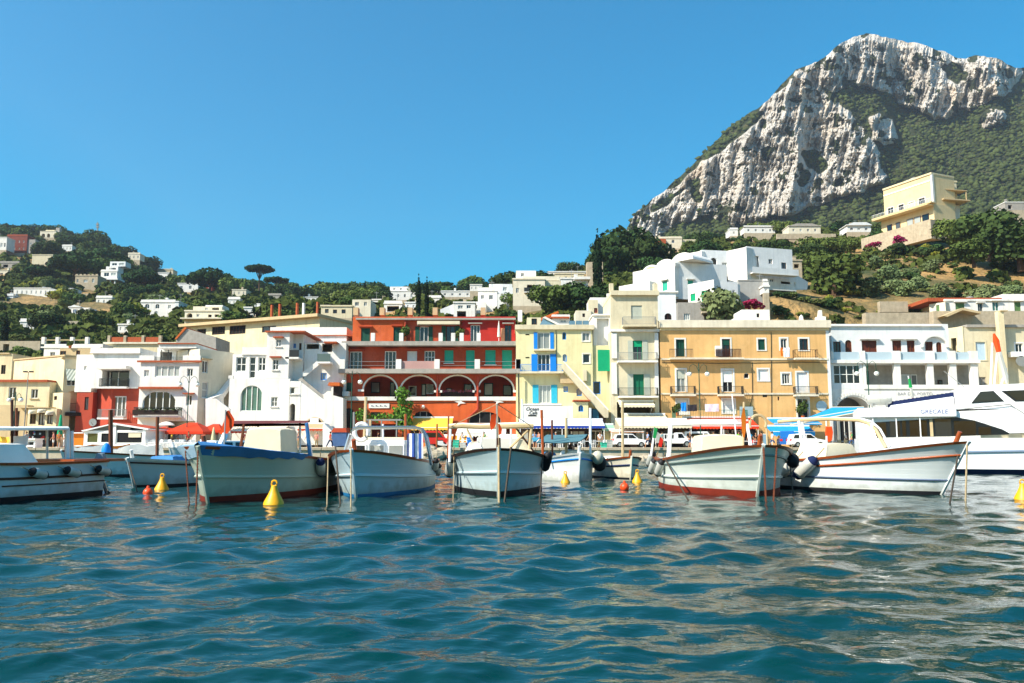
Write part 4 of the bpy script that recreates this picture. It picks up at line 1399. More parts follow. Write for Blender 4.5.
# ---- pale yellow house with blue shutters
b = Bld('yellow_house', 'pale yellow house with bright blue shutters and an outside stair', 'house', 565, 105)
b.wall((516, 329.6, 593, None), 9, paleyel,
  [W(537.5, 332.4, 550, 349.2, m=(2, 1), sh=bluep, sw=.3), W(537.6, 354.2, 550, 371.4, k='door', m=(3, 1), sh=bluep, sw=.5), W(538.7, 385, 551, 403.3, k='door', m=(3, 1), sh=cyanp, sw=.5),
  W(562.3, 332.2, 566.2, 339.6, arch=True, f=bluep, m=(1, 1)), W(562.7, 354.2, 566.8, 361.6, arch=True, f=bluep, m=(1, 1)),
  W(582.3, 332.4, 589.8, 341, m=(2, 1), trim=white, tw=.1), W(582.8, 353.8, 590, 363, m=(1, 1), trim=white, tw=.1), W(563.4, 386.5, 567.8, 392.2, f=bluep, m=(1, 1)),
  W(576.6, 388.3, 581.8, 396, arch=True, f=bluep, m=(1, 1)), W(525.5, 334, 529.5, 335.3, k='hole', rec=.1), W(525.5, 357, 529.5, 358.3, k='hole', rec=.1)])
b.box((515, 325, 594, 329.6), -.35, 9.2, beige, 'cornice')
b.wall((593.2, 345.5, 612.4, None), 8, paleyel, [W(591.4 + 2, 381.5, 600.6, 394, f=bluep, m=(1, 1))], y0=.3, name='side_wall')
b.wall((593.2, 315, 611, 345.4), 7, white, [W(597, 318.5, 609, 345.2, k='shut', g=bluewhite, m=(2, 1), rec=.7)], y0=.5, name='upper_white_wall')  # closed panel added so the recess stays bright; no shutter there
b.box((592.4, 313.6, 611.6, 315), .3, 7.6, white, 'coping')
b.box((597.4, 350.2, 609.8, 371.5), -.55, -.5, emerald, 'sun_blind')
b.box((533.5, 349.4, 555, 351), -.5, -.01, beige, 'sill')
b.balcony(520, 563, 371.4, 1.1, 'iron', .9, mat=beige, rmat=bluep)
b.balcony(521.6, 561, 403.6, 1.1, None, mat=white)
b.wall((521, 406, 572.8, None), 1.2, white, [W(528, 431, 570, 441, k='hole', rec=.9)], y0=-1.2, name='shop_wall')
b.wall((573, 402, 588.4, None), 1.6, paleyel, [W(578.4, 405.2, 583.4, 411.6, arch=True, f=bluep, m=(2, 1))], y0=-1.6, name='porch')
b.box((572.3, 400.6, 589, 402), -1.9, 0, tile, 'porch_tiles')
b.poly([(561, 365.5), (565, 364.2), (607, 411.5), (607, 418), (603, 418), (561.5, 369.5)], -1.5, -.7, beige, 'stair')
b.poly([(562, 362.5), (563, 362), (607.5, 410), (606.5, 411)], -1.55, -1.45, white, 'stair_handrail')
b.poly([(559.6, 372), (574.5, 383.5), (560, 383.5)], -.7, -.01, tan, 'stair_underside')
b.box((590, 409, 605, 425), -.75, .25, darkb, 'stair_recess_shade')  # solid box; the shade of the recess is painted as its dark colour
b.box((592, 409.5, 598, 424), -.85, -.76, M('teal_door_paint', '2c6a80', .6, .1, 2, .05), 'door')
b.box((583, 370, 586.5, 381), -.35, -.02, beige, 'flue')
q = b.fr.uz(531.8, 411)
ink = M('black_sign_ink', '1c1c1e', .7, .1, 2, 0)
sgx = lambda dx, dz: (lambda p: b.xf((p[0] + q[0] + dx, p[1] - 1.23, p[2] + q[1] + dz)))
text_mesh('Ocean', .62, 'sign_lettering', ink, b.root, sgx(0, .2), .35)
text_mesh('Cafe', .56, 'sign_lettering', ink, b.root, sgx(.1, -.28), .35)
q2 = b.rect((528, 415.2, 536, 416.4))
b.put(MB().box(q2[0], q2[1], -1.24, -1.21, q2[2], q2[3]), 'sign_underline', ink)
q = b.fr.uz(519.7, 345)
mb = MB()
p1, p2 = b.fr.uz(518.6, 374), b.fr.uz(519.2, 434)
mb.tube([(p1[0], -.6, p1[1]), (p2[0], -.6, p2[1])], .09, 6)
b.put(mb, 'drain_pipe', iron)
# roof rooms: glazed lean-to, tiled hut
b.wall((527, 317.5, 541, 325), 4, beige, [W(531.5, 318.5, 537, 324.6, f=darkwood, m=(2, 1))], y0=2.5, name='roof_hut')
b.poly([(539, 324.8), (544, 317), (559, 324.8)], 1.2, 3.0, M('roof_glass', '6f8fa4', .1, .2, .5, 0, spec=.6), 'glazed_lean_to')
b.poly([(543, 316.4), (545.5, 315.2), (561.5, 323.6), (560, 324.8)], 1.0, 3.2, white, 'lean_to_wall')
b.wall((552, 314.5, 570, 325), 4, white, [W(560, 319.5, 566.5, 322.6)], y0=3.4, name='roof_hut')
b.box((548, 313, 571, 314.6), 3.0, 7.6, tile, 'hut_tiles')
b.poly([(536, 313.4), (560.5, 303.6), (561.5, 305), (540, 314.6)], 6, 10, tileor, 'roof')
b.poly([(543, 313.2), (559.5, 306.2), (563, 313.2)], 6.5, 9.5, white, 'gable')
b.box((518, 305, 522.6, 317), 4, 4.8, white, 'chimney')
for xx in (570, 577, 584):
 b.box((xx, 319, xx + 6, 324.8), 1.5, 2.2, M('solar_panel_%d' % xx, '5c7c90', .2, .2, .5, 0, spec=.6), 'skylight')
b.done(516, 304, 612, 420, 105)
# ---- small cream roof hut behind between the houses
b = Bld('roof_hut', 'small cream hut with one dark window beside the tall cream house', 'house', 585, 122)
b.wall((576.5, 310.5, 592, None), 4, warmwhite, [W(582.4, 313.4, 585, 317, f=darkwood)])
b.wall((591, 297.5, 611.5, None), 6, white, [], y0=1.5, name='upper_block')
b.wall((588.5, 300, 598, 314), 1, beige, [W(594, 308, 597.5, 313, f=tile)], y0=.3, name='bay')
b.done(576, 297, 611, 320, 122)
# ---- tall cream house
b = Bld('tall_house', 'tall narrow cream house with green doors on three balconies', 'house', 634, 104)
sg_ = dict(sh=greysh, sw=.55)
b.wall((611, 295.6, 658, 329.4), 9, beige, [W(631.2, 305.4, 642.2, 319, k='shut', g=greysh, m=(2, 1))], name='top_wall')
b.box((610.4, 291, 658.6, 295.5), -.45, 9.2, beige, 'cornice')
b.box((609.8, 283, 613.6, 291), .2, 1.0, beige, 'corner_post')
b.box((654, 283, 658, 291), .2, 1.0, beige, 'corner_post')
b.box((610.4, 287.8, 658, 291), 4, 4.4, white, 'parapet')
b.box((610.4, 329.4, 659, 331.8), -.3, 9, white, 'string_course')
b.wall((610.6, 331.8, 658.8, None), 9, beige, [W(633, 340.5, 642.4, 360, k='door', m=(2, 1), half=(emerald, .32), f=greenp, **sg_), W(633.4, 374.2, 644, 395.4, k='door', g=greenp, m=(2, 1), f=greenp, **sg_), W(617, 402, 655, 418, k='hole', rec=1.6)], y0=.05, name='lower_wall')
b.balcony(621.8, 655, 324.6, 1.1, rmat=greyiron, mat=beige)
b.balcony(617.2, 656.6, 360.4, 1.1, mat=white, rmat=greyiron)
b.balcony(618, 657, 395.8, 1.1, mat=white)
for xa, xb in ((611.6, 616.8), (654.6, 658.4)):
 for ya, yb in ((333, 358.4), (362.6, 394)):
  b.box((xa, ya, xb, yb), -.12, .04, white, 'pilaster')
b.done(610, 283, 659, 420, 104)
# ---- white infill with small arched window behind
b = Bld('white_annexe', 'white annexe with one small dark arched window next to the tall cream house', 'house', 667, 116)
b.wall((658, 292.5, 677.5, None), 6, bluewhite, [W(664.6, 313.2, 671.6, 319.6, arch=True, f=darkwood, g=dark)])
b.box((657, 291.2, 678, 292.6), -.2, 6.2, white, 'coping')
b.done(658, 291, 678, 320, 116)
# ---- ochre house
b = Bld('ochre_house', 'wide ochre house with white window surrounds and a white roof parapet', 'house', 745, 104)
T = dict(trim=white, tw=.2)
ops = [W(676, 339.4, 684.6, 356.6, k='door', g=dkgreen, f=dkgreen, m=(2, 1), **T), W(722, 339, 730.2, 356.6, k='door', m=(2, 1), f=darkwood, half=(dkgreen, .35), **T), W(758, 339.2, 765, 350, k='shut', g=dkgreen, m=(2, 1), **T),
  W(780.6, 338.6, 787, 350, m=(2, 1), **T), W(799.4, 338.8, 808, 350.2, m=(2, 1), f=darkwood, **T),
  W(676.6, 369.6, 685.6, 392, k='door', m=(2, 1), half=(greysh, .4), **T), W(722.6, 370, 733, 392, k='door', g=dark, half=(whitewood, .55), m=(2, 1), **T), W(758.4, 369.4, 768.4, 380.6, k='shut', g=whitewood, m=(1, 1), **T),
  W(782, 373.4, 790, 384, m=(3, 1), **T), W(797, 372.4, 807.4, 392, k='shut', g=bluewhite, m=(1, 1), **T), W(743.8, 373, 749.4, 378.6, arch=True, rise=1, f=white, g=dark, m=(1, 1)),
  W(677, 399.6, 688, 414, k='shut', g=whitewood, m=(1, 1), **T), W(723, 399.4, 734.4, 413, k='shut', g=bluewhite, m=(1, 1), half=(whitewood, .4), **T), W(797.6, 398.4, 808.4, 419, k='door', f=whitewood, **T), W(762.6, 394.4, 767.2, 397.2, f=darkwood, m=(1, 1)),
  W(777.6, 396.6, 779.4, 400.4, f=darkwood, m=(1, 1))]
b.wall((660.8, 330.6, 828.2, None), 10, ochre, ops + [W(700, 424, 756, 441, k='hole', rec=2)])
b.box((660, 328, 829, 330.5), -.1, 9.9, cream, 'frieze')
b.box((659, 320.6, 829.6, 327.9), -.5, 10.2, warmwhite, 'parapet')
b.wall((828.3, 330.6, 831.4, None), 9, bluewhite, [], y0=-.06, name='corner_strip')
b.box((660.8, 393, 828, 394.6), -.12, -.01, warmwhite, 'string_course')
b.box((661, 358.2, 828, 360), -.12, -.01, warmwhite, 'string_course')
b.wall((742, 309.6, 769.6, 320.4), 4, white, [W(756.6, 313.4, 759.4, 317.4, f=darkwood, m=(1, 1))], y0=2, name='roof_room')
b.box((738, 316, 741.8, 320.4), 2, 4, white, 'roof_step')
b.poly([(818, 320.4), (818, 316.5), (820.5, 316), (821, 309.5), (823.4, 309.5), (823.8, 315.5), (827.4, 316), (827.4, 320.4)], .5, 1.1, white, 'roof_finial')
b.poly([(801.2, 320.4), (801.6, 316), (803, 314), (804.4, 316), (804.8, 320.4)], .5, .9, white, 'roof_finial')
b.balcony(669, 742, 357.4, 1.0, None, mat=warmwhite)
for a in ((669.8, 693, 10), (716, 741, 10)):
 q0 = b.fr.uz(a[0], 357, -.9)
 q1 = b.fr.uz(a[1], 357, -.9)
 mb = MB()
 n = int((q1[0] - q0[0]) / .16)
 for i in range(n + 1):
  mb.bar((q0[0] + (q1[0] - q0[0]) * i / n, -.9, q0[1] - .05), (q0[0] + (q1[0] - q0[0]) * i / n, -.9, q0[1] + 1.0), .07 if a[0] > 700 else .04)
 mb.bar((q0[0], -.9, q0[1] + 1.0), (q1[0], -.9, q0[1] + 1.0), .06)
 b.put(mb, 'railing', darkwood if a[0] > 700 else iron)
b.box((714.4, 346.4, 719, 356.8), -.8, -.3, white, 'air_conditioner')
b.balcony(792.6, 815.6, 357.6, 1.0, mat=warmwhite, rmat=darkwood, step=.3)
b.balcony(670, 694.4, 394.2, 1.0, mat=warmwhite)
b.balcony(717.2, 742, 394.2, 1.0, mat=warmwhite)
b.balcony(793, 816, 394.4, 1.0, mat=warmwhite)
bal = b.balcony(672, 743.4, 419.4, 2.2, 'iron', 1.15, rmat=M('green_fence_paint', '27705c', .6, .15, 2, .05), step=.2, mat=white)
b.box((739.2, 406.8, 752, 421), -.5, -.3, M('grey_blue_screen', '9ab0b4', .4, .1, 1, 0), 'screen')
q = b.fr.uz(821.2, 406)
b.put(MB().lathe([(.66, 0), (.66, .08), (.6, .1)], (q[0], -.12, q[1]), 24, 'y'), 'round_sign', M('pale_blue_enamel', 'b8ccd2', .4, .08, 2, 0), smooth=False)
b.done(660, 309, 830, 420, 104)
# ---- white and blue terrace house
b = Bld('white_house', 'long bluish white house with brown doors along an open roof terrace', 'house', 900, 105)
bd = dict(f=brownwood, g=M('brown_door_paint', '5e2c1c', .6, .15, 2, .05), m=(2, 1))
b.wall((831.5, 324, 949, 360), 9, bluewhite, [W(833.4, 341.6, 840.8, 353, f=brownwood), W(845.4, 340, 852, 358.6, arch=True, k='door', **bd), W(862, 340.4, 877, 358.6, k='door', hood=white, **bd), W(892.4, 340.4, 901.4, 351.6, hood=white, **bd),
            W(907.2, 340.4, 915, 358.6, k='door', hood=white, **bd), W(925.2, 341.6, 933, 352, hood=None, **bd), W(936.4, 342, 942, 359, arch=True, k='door', **bd)], y0=2.2, name='upper_wall')
b.box((831.4, 322.6, 949.6, 324), 1.9, 11.3, white, 'parapet')
q = b.rect((922, 336, 945.5, 352), 2.2)
mb = MB()
K = 12
xm, hw = (q[0] + q[1]) / 2, (q[1] - q[0]) / 2
for k in range(K):
 a0, a1 = math.pi * k / K, math.pi * (k + 1) / K
 mb.prism([(xm - hw * math.cos(a0), q[2] + .6 + 1.4 * math.sin(a0)), (xm - hw * math.cos(a1), q[2] + .6 + 1.4 * math.sin(a1)), (xm - (hw + .25) * math.cos(a1), q[2] + .6 + 1.7 * math.sin(a1)), (xm - (hw + .25) * math.cos(a0), q[2] + .6 + 1.7 * math.sin(a0))], 1.75, 2.19)
b.put(mb, 'niche_moulding', white)
b.box((830, 360, 979, 363.4), -.35, 11, white, 'terrace_slab')
for x0_, x1_ in ((830.6, 833), (860, 864.6), (892.6, 900), (926, 934), (948, 955), (969.5, 977)):
 b.box((x0_, 351, x1_, 359.8), -.2, .4, white, 'parapet_post')
for x0_, x1_ in ((833.4, 859.6), (865, 892.2), (900.4, 925.6), (934.4, 947.6), (955.4, 969)):
 b.box((x0_, 352, x1_, 359.8), .05, .08, M('terrace_glass_%d' % x0_, 'b0c0c8', .1, .05, 1, 0, spec=.6), 'glass_screen')
b.wall((831.5, 363.6, 863, 389), 8, bluewhite, [W(833.4, 364.8, 860.6, 384, m=(4, 2), t=.12)], name='window_bay')
b.wall((863.2, 363.6, 979, 389), 4, greystone, [], y0=2.6, name='loggia_wall')
for x0_, x1_ in ((866.4, 876), (880, 892), (912, 919), (935, 940)):
 pass
for (xa, ya, xb, yb, mt) in ((901.5, 374.5, 910, 386, bluewhite), (911, 374.5, 917, 386, whitewood), (938, 380, 942.6, 387.6, darkwood), (866.5, 371, 869, 386, darkwood)):
 q = b.rect((xa, ya, xb, yb), 2.5)
 w_ = b.put(MB().box(q[0], q[1], 2.48, 2.59, q[2], q[3]), 'loggia_window', mt)
 b.put(MB().box(q[0] + .1, q[1] - .1, 2.44, 2.475, q[2] + .12, q[3] - .12), 'pane', glass, w_)
for x0_, x1_ in ((863.4, 866), (894.4, 900.6), (927.6, 933.6), (950, 956.6), (971, 978)):
 b.box((x0_, 363.6, x1_, 388.6), -.1, .5, white, 'column')
b.wall((831.5, 389.1, 979, None), 8, white, [W(835.5, 396.4, 872, 436, k='hole', arch=True, rec=2.4)], y0=-.02, name='lower_wall')
b.box((863.5, 384.8, 978, 389), -.15, .0, white, 'loggia_parapet')
q = b.rect((835.5, 396.4, 872, 436))
xm, hw = (q[0] + q[1]) / 2, (q[1] - q[0]) / 2
mb = MB()
K = 22
for k in range(K):
 a0, a1 = math.pi * (k + .12) / K, math.pi * (k + .88) / K
 mb.prism([(xm - (hw + .15) * math.cos(a0), q[3] - hw + (hw + .15) * math.sin(a0)), (xm - (hw + .15) * math.cos(a1), q[3] - hw + (hw + .15) * math.sin(a1)), (xm - (hw + .6) * math.cos(a1), q[3] - hw + (hw + .6) * math.sin(a1)),
    (xm - (hw + .6) * math.cos(a0), q[3] - hw + (hw + .6) * math.sin(a0))], -.12, -.024)
b.put(mb, 'arch_moulding', white)
q = b.fr.uz(915, 394)
text_mesh('BAR DEL PORTO', .52, 'wall_lettering', M('faded_grey_lettering', '9a9ca0', .8, .2, 2, 0), b.root, lambda p: b.xf((p[0] * 1.15 + q[0], p[1] - .04, p[2] + q[1])), 0)
b.done(830, 322, 980, 420, 105)
# ---- cream building behind the ferry
b = Bld('cream_building', 'plain beige building with a pale blue shuttered door behind the white ferry', 'house', 990, 110)
b.wall((966.6, 327.6, 1075, None), 9, beige, [W(976, 342, 985.6, 360, k='shut', g=M('pale_blue_shutter', 'b4cad8', .6, .08, 2, 0), m=(2, 1), trim=beige), W(1015.6, 343.4, 1023, 357, m=(2, 1), trim=white), W(978.5, 377, 986, 386, f=greystone, g=greystone),
            W(1040, 343, 1048, 357, m=(2, 1), trim=white)])
b.box((965.6, 324.8, 1076, 327.5), -.3, 9.2, greystone, 'parapet')
b.face(966.6, 110, R(-62))
b.wall((949, 327, 966.4, None), 3, cream, [W(951.5, 338, 957, 360, k='hole', rec=.3)], y0=.02, name='side_wall')
b.face(990, 110, 0)
b.box((994.6, 313, 1000, 385), -1.4, -.6, cream, 'chimney_stack')
b.box((993.6, 312, 1001, 313), -1.6, -.4, tan, 'chimney_cap')
b.box((1007, 352.6, 1022, 357.6), -1.2, -.2, whitem, 'air_conditioner')
q = b.fr.uz(1016, 362)
b.put(MB().lathe([(.7, 0), (.62, .25), (.3, .35)], (q[0], -1.2, q[1]), 18, 'y'), 'satellite_dish', greyiron)
b.done(949, 313, 1024, 400, 110)
# ---- cables and pipes on the facades
CBL = M('black_cable', '1e1c1a', .7, .1, 2, 0)
for bb_, pts in (('red_hotel', [(345, 402.6), (400, 403.4), (470, 402.4), (519, 403)]), ('red_hotel.', [(404, 322), (404.4, 341)]), ('ochre_house', [(662, 362.4), (720, 363.4), (790, 362.2), (827, 362.6)]), ('ochre_house.', [(771, 332), (771.4, 393), (771.6, 420)]),
     ('ochre_house.', [(752, 362), (752.4, 396), (748, 416)]), ('yellow_house', [(556, 330), (556.4, 371)])):
 key = bb_.rstrip('.')
 rt = bpy.data.objects[key]
 fr_, Yb = {'red_hotel': (Frame(430, 106), 1.0), 'ochre_house': (Frame(745, 104), 0), 'yellow_house': (Frame(565, 105), 0)}[key]
 y_ = -.13 if key == 'red_hotel' and pts[0][1] > 400 else 2.95 if key == 'red_hotel' else -.05
 mb = MB().tube([(lambda q: (fr_.world((q[0], y_, q[1]))[0] - rt.location.x, fr_.world((q[0], y_, q[1]))[1] - rt.location.y, q[1] - rt.location.z))(fr_.uz(*p)) for p in pts], .035, 5)
 mb.build('cable', CBL, rt)
# ================================================================ houses on the hillside
def hh(label, a, Y, mat=white, ops=(), depth=7, theta=0, name='hill_house', cat='house', group=None, roof=True, cap=None):
 """a small house: a = pixel box of its front"""
 b = Bld(name, label, cat, (a[0] + a[2]) / 2, Y, theta, zg=zat(a[3], Y) - 2.0, group=group)
 b.wall(a, depth, mat, list(ops))
 x0, x1, z0, z1 = b.rect(a)
 zt = zat(float(hill_py((a[0] + a[2]) / 2, Y)), Y)
 b.put(MB().box(x0, x1, 0, .6, min(z0 - 1, zt - 1), z0 - .01), 'plinth', stone)
 if roof:
  b.put(MB().box(x0 - .15, x1 + .15, -.18, depth + .1, z1, z1 + .3), 'roof', cap or mat)
 q = random.Random(int(a[0] * 31 + a[1] * 17))
 if roof and q.random() < .6:
  xc = x0 + (x1 - x0) * q.uniform(.15, .8)
  b.put(MB().box(xc, xc + .7, 1.5, 2.2, z1 + .3, z1 + 1.3 + q.random() * .5).box(xc - .1, xc + .8, 1.4, 2.3, z1 + 1.3, z1 + 1.42), 'chimney', q.choice([mat, stone]))
 if roof and q.random() < .45:
  b.put(MB().box(x0, x1, .0, .18, z1 + .3, z1 + .85), 'parapet', mat)
 if roof and q.random() < .5:
  xc = x0 + (x1 - x0) * q.uniform(.2, .8)
  b.put(MB().tube([(xc, 3, z1), (xc, 3, z1 + 3)], .06, 4).box(xc - .6, xc + .6, 2.95, 3.05, z1 + 2.6, z1 + 2.68), 'aerial', greyiron)
 if roof and q.random() < .4:
  xc = x0 + (x1 - x0) * q.uniform(.1, .7)
  b.put(MB().lathe([(.6, 0), (.62, .6), (.6, 1.1), (.2, 1.2)], (xc, 4, z1 + .3), 10), 'water_tank', greyiron)
 b.done(*a, Y)
 return b
def grid(a, nx, ny, w=.42, h=.5, **k):
 out = []
 for i in range(nx):
  for j in range(ny):
   cw, ch = (a[2] - a[0]) / nx, (a[3] - a[1]) / ny
   cx, cy = a[0] + cw * (i + .5), a[1] + ch * (j + .5)
   out.append(W(cx - cw * w / 2, cy - ch * h / 2, cx + cw * w / 2, cy + ch * h / 2, f=k.get('f', whitewood), m=(2, 1), **{q: v for q, v in k.items() if q != 'f'}))
 return out
# --- left hillside
hh('pale grey block next to the brick red house in the upper town', (-14, 237.5, 6.6, 250), 420, white, [W(0.4, 243, 2.6, 247), W(4, 243, 5.6, 247)])
b = hh('brick red house darkened as if in shade with a stepped orange roof edge high on the slope', (6.8, 235.8, 27, 253), 430, M('shaded_brick_plaster', '7a3a2c', .85, .2, .5, .2, streak=.3), grid((8, 238, 26, 252), 4, 2, .25, .35), cap=tile)  # brick tone darkened so the house's shade sits in its colour
b.wall((27.2, 239.5, 35, 254), 6, greystone, grid((28, 241, 34, 252), 1, 2, .3, .3), y0=.5, name='side_wall')
hh('weathered pale house among dark trees with a crenellated gable', (32, 255, 52.6, 264), 400, beige, [W(47.8, 258, 50, 262)])
b = hh('cream villa with three arches just under the summit of the wooded hill', (40, 231.5, 56, 237.5), 560, warmwhite, [W(41.5, 233.5, 45, 237.4, k='hole', arch=True, rec=1), W(47, 233.5, 50, 237.4, k='hole', arch=True, rec=1)])
b.box((44, 229.2, 54, 231.4), 2, 8, beige, 'upper_storey')
b.box((53.6, 226.6, 57.2, 232), 3, 6, greystone, 'tower')
b = hh('flat terrace house with a row of dark openings low on the steep slope', (-5, 263, 19, 268), 380, greystone, [W(3, 264.5, 8, 267.5, k='hole', rec=1)])
hh('small pale house with orange terrace below the terraced road', (-6, 270.5, 8, 277), 360, warmwhite, [W(0, 273, 3, 276)])
b = hh('square stone villa with a crenellated parapet and arched windows', (75, 276, 97.4, 290), 330, stone, [W(76.6, 279, 78.6, 282.6, arch=True), W(83.6, 279.6, 87.6, 282.4), W(92, 278.6, 94.4, 282.6, arch=True)])
for i in range(6):
 b.box((75.4 + i * 4, 274, 77.6 + i * 4, 275.9), .1, .9, stone, 'merlon')
b.wall((62, 284.5, 75, 290), 4, white, [], y0=-1.5, name='garden_wall')
b = hh('long low white villa with many small windows above the terraces', (13.5, 288.5, 50, 297), 300, white, grid((15, 289.5, 48, 295), 7, 1, .3, .6), depth=6)
b.wall((50.2, 289.5, 60, 298.5), 8, white, grid((51, 291, 59, 296), 2, 1, .3, .6), y0=-2.2, name='front_wing')
b.wall((60.2, 288, 73, 297), 6, bluewhite, grid((61, 289.5, 72, 295), 2, 1, .3, .6), y0=.5, name='side_wing')
b = hh('stepped white modern villa with curved terraces between umbrella pines', (100.8, 271.5, 117, 279.5), 340, white, [W(104, 272.6, 109, 276.4), W(111, 272.6, 116, 275.6)])
b.wall((106, 266.5, 118, 271.4), 5, white, [W(109, 267.8, 116, 270)], y0=2.2, name='middle_storey')
b.wall((110, 261.5, 125.5, 266.4), 5, bluewhite, [W(112, 263, 117, 265.5), W(119, 263, 124, 265.6)], y0=4.5, name='upper_storey')
b.box((99.5, 279.6, 120.5, 280.8), -2.5, 2, white, 'terrace')
for x in (108, 112, 116.5):
 b.box((x, 280.9, x + 1, 285), -2, -1.4, white, 'pillar')
b = hh('little white chapel with blue window and low side wing', (68.6, 307.4, 80, 315), 260, white, [W(73, 309.4, 76.6, 314.4, f=bluep)])
b.poly([(68, 307.4), (74.5, 304.8), (80.4, 307.4)], -.2, 6, bluewhite, 'gable_roof')
b.wall((80.2, 307.6, 90, 312.5), 5, white, [W(82, 309, 84, 311.4)], y0=.4, name='side_wing')
b = hh('white farmhouse with arched upper windows and a lower annexe', (140.6, 302.4, 175, 317), 240, white, [W(145, 304, 149.4, 308.6, arch=True), W(155.4, 304, 159.4, 308.6, arch=True), W(168, 305, 171, 308.6), W(154, 311, 158, 316, arch=True)], depth=9)
b.wall((119.6, 309.4, 140.4, 316.5), 5, white, [W(124, 312.4, 127.6, 316.4)], y0=1.4, name='annexe')
b.box((118, 308.3, 140.4, 309.4), 1.0, 6.5, beige, 'annexe_roof')
hh('white house half hidden behind the dark pines under the ridge', (158, 273, 169, 281), 430, white, [W(160, 275, 162, 278)])
hh('small pale house on the ridge with grey tiled roof', (157.5, 270, 173, 274.5), 520, beige, [], cap=greystone)
hh('tiny white house glimpsed among trees near the umbrella pine', (146, 276, 152, 280), 430, white, [W(147.5, 277, 149, 279)])
hh('white house among trees with a steep side roof above the cream villa', (177.4, 283.6, 198, 292), 380, white, [W(180, 286, 182.6, 289.6), W(189, 285.6, 191.6, 289)])
hh('brown gabled house tucked beside the white house on the ridge', (206, 282.6, 212, 292), 390, brick, [W(208, 285, 210, 288)])
hh('narrow white gabled house beside the white farmhouse', (174.6, 302, 178.4, 318), 236, bluewhite, [])
hh('pale low house with a dark door beside the terrace steps', (2, 296, 13, 304), 290, bluewhite, [W(6, 299, 8, 303)])
b = hh('cream villa with arched loggia and stepped roof above the yellow hall', (184.6, 311.4, 223.6, 326), 178, warmwhite, [W(186.6, 313, 192.4, 318.4, arch=True, k='hole', rec=1), W(196.4, 314, 199.4, 317), W(208, 314.6, 211.6, 317.2, k='hole', rec=.6), W(214.6, 314.4, 219, 317, k='hole', rec=.6)], depth=8)
b.wall((193, 306.4, 222, 311.3), 5, warmwhite, [W(205, 307.6, 208, 310), W(212, 307.6, 219, 310.6, k='hole', rec=.7)], y0=1.6, name='upper_storey')
b.box((202, 303.6, 219.6, 306.3), 2.0, 6, white, 'roof_room')
b.box((183, 318.6, 224, 319.8), -1.6, -.01, warmwhite, 'terrace')
b = hh('pale beige row of three low houses behind the red hotel roof', (321, 306.6, 352, 318), 170, beige, [W(325, 309, 328.6, 313, f=darkwood), W(333, 309.6, 337, 313.4, f=darkwood), W(341.6, 309.4, 345.6, 313.4, f=darkwood)], depth=7)
b.wall((352.2, 299.6, 370.6, 318), 7, warmwhite, [W(355, 302, 359, 306), W(364, 302, 367, 306)], y0=1.0, name='tower_block')
b.box((320.4, 305, 331, 306.5), -.2, 4, beige, 'parapet')
hh('small grey villa with a flat roof in the ridge trees', (268, 295.4, 281, 302), 330, greystone, [W(271, 297.4, 273, 300)])
hh('low white villa among the ridge trees near the tall pine', (301, 297.4, 323, 302.4), 340, white, grid((302, 298, 322, 302), 4, 1, .4, .6))
b = hh('white villa with stacked terraces on the ridge between two tree clumps', (387, 291.4, 416, 300), 330, white, grid((388, 292.4, 415, 299), 4, 1, .3, .5))
b.wall((390, 286.6, 412, 291.3), 5, white, grid((391, 287.2, 411, 290.8), 3, 1, .3, .5), y0=1.6, name='upper_storey')
b = hh('pale long villa on the bare ridge under a solitary tree', (440, 291.6, 480, 297), 320, white, grid((441, 292.2, 479, 296.6), 5, 1, .3, .5))
b.box((436, 289.6, 470, 291.5), 2, 6, bluewhite, 'upper_storey')
hh('white bungalow with a shaded veranda left of the stepped white houses'.replace('left of', 'beside'), (384, 304, 402, 312), 200, white, [W(387, 306, 399, 311.6, k='hole', rec=1.2)])
b = hh('bright white house with a pergola terrace behind the red hotel chimneys', (453.6, 303, 475, 318), 178, white, [W(458, 305.4, 463, 309), W(466.6, 305, 471, 308.6), W(457, 311, 466, 317.6, k='hole', rec=1)])
b.poly([(440, 309), (453.4, 303.6), (453.4, 314), (440, 314)], .5, 5, bluewhite, 'side_wing')
for lab, a_, Y_, m_ in (('small white box house above the cream villa with arched loggia', (228, 299.5, 240, 306), 250, white), ('white cottage peeping over the long yellow hall roof', (244, 308, 260, 315), 200, white), ('pale two window house on the ridge beside the dome pine', (232, 290, 246, 296), 330, warmwhite),
       ('white house on the low ridge right behind the beige row'.replace('right ', ''), (372, 300, 384, 308), 230, white), ('white garden house between the bungalow and the bright white house', (405, 303, 422, 310.5), 210, bluewhite), ('little white house under the solitary ridge pine', (426, 298, 441, 305), 250, white),
       ('white gable house above the white house of stacked cubes', (470, 285, 482, 291), 300, white), ('small white house with two windows on the low terraces', (118, 325, 133, 332.5), 190, white), ('white hut among the bushes above the terrace house', (20, 322, 34, 330), 195, white),
       ('pale villa with a flat roof on the far summit shoulder', (128, 254, 140, 260), 470, warmwhite), ('tiny white villa under the summit woods', (62, 246, 72, 251), 470, white), ('white villa on the slope over the chapel', (96, 298, 112, 305), 280, white)):
 hh(lab, a_, Y_, m_, grid(a_, 3, 1, .3, .45), depth=6)
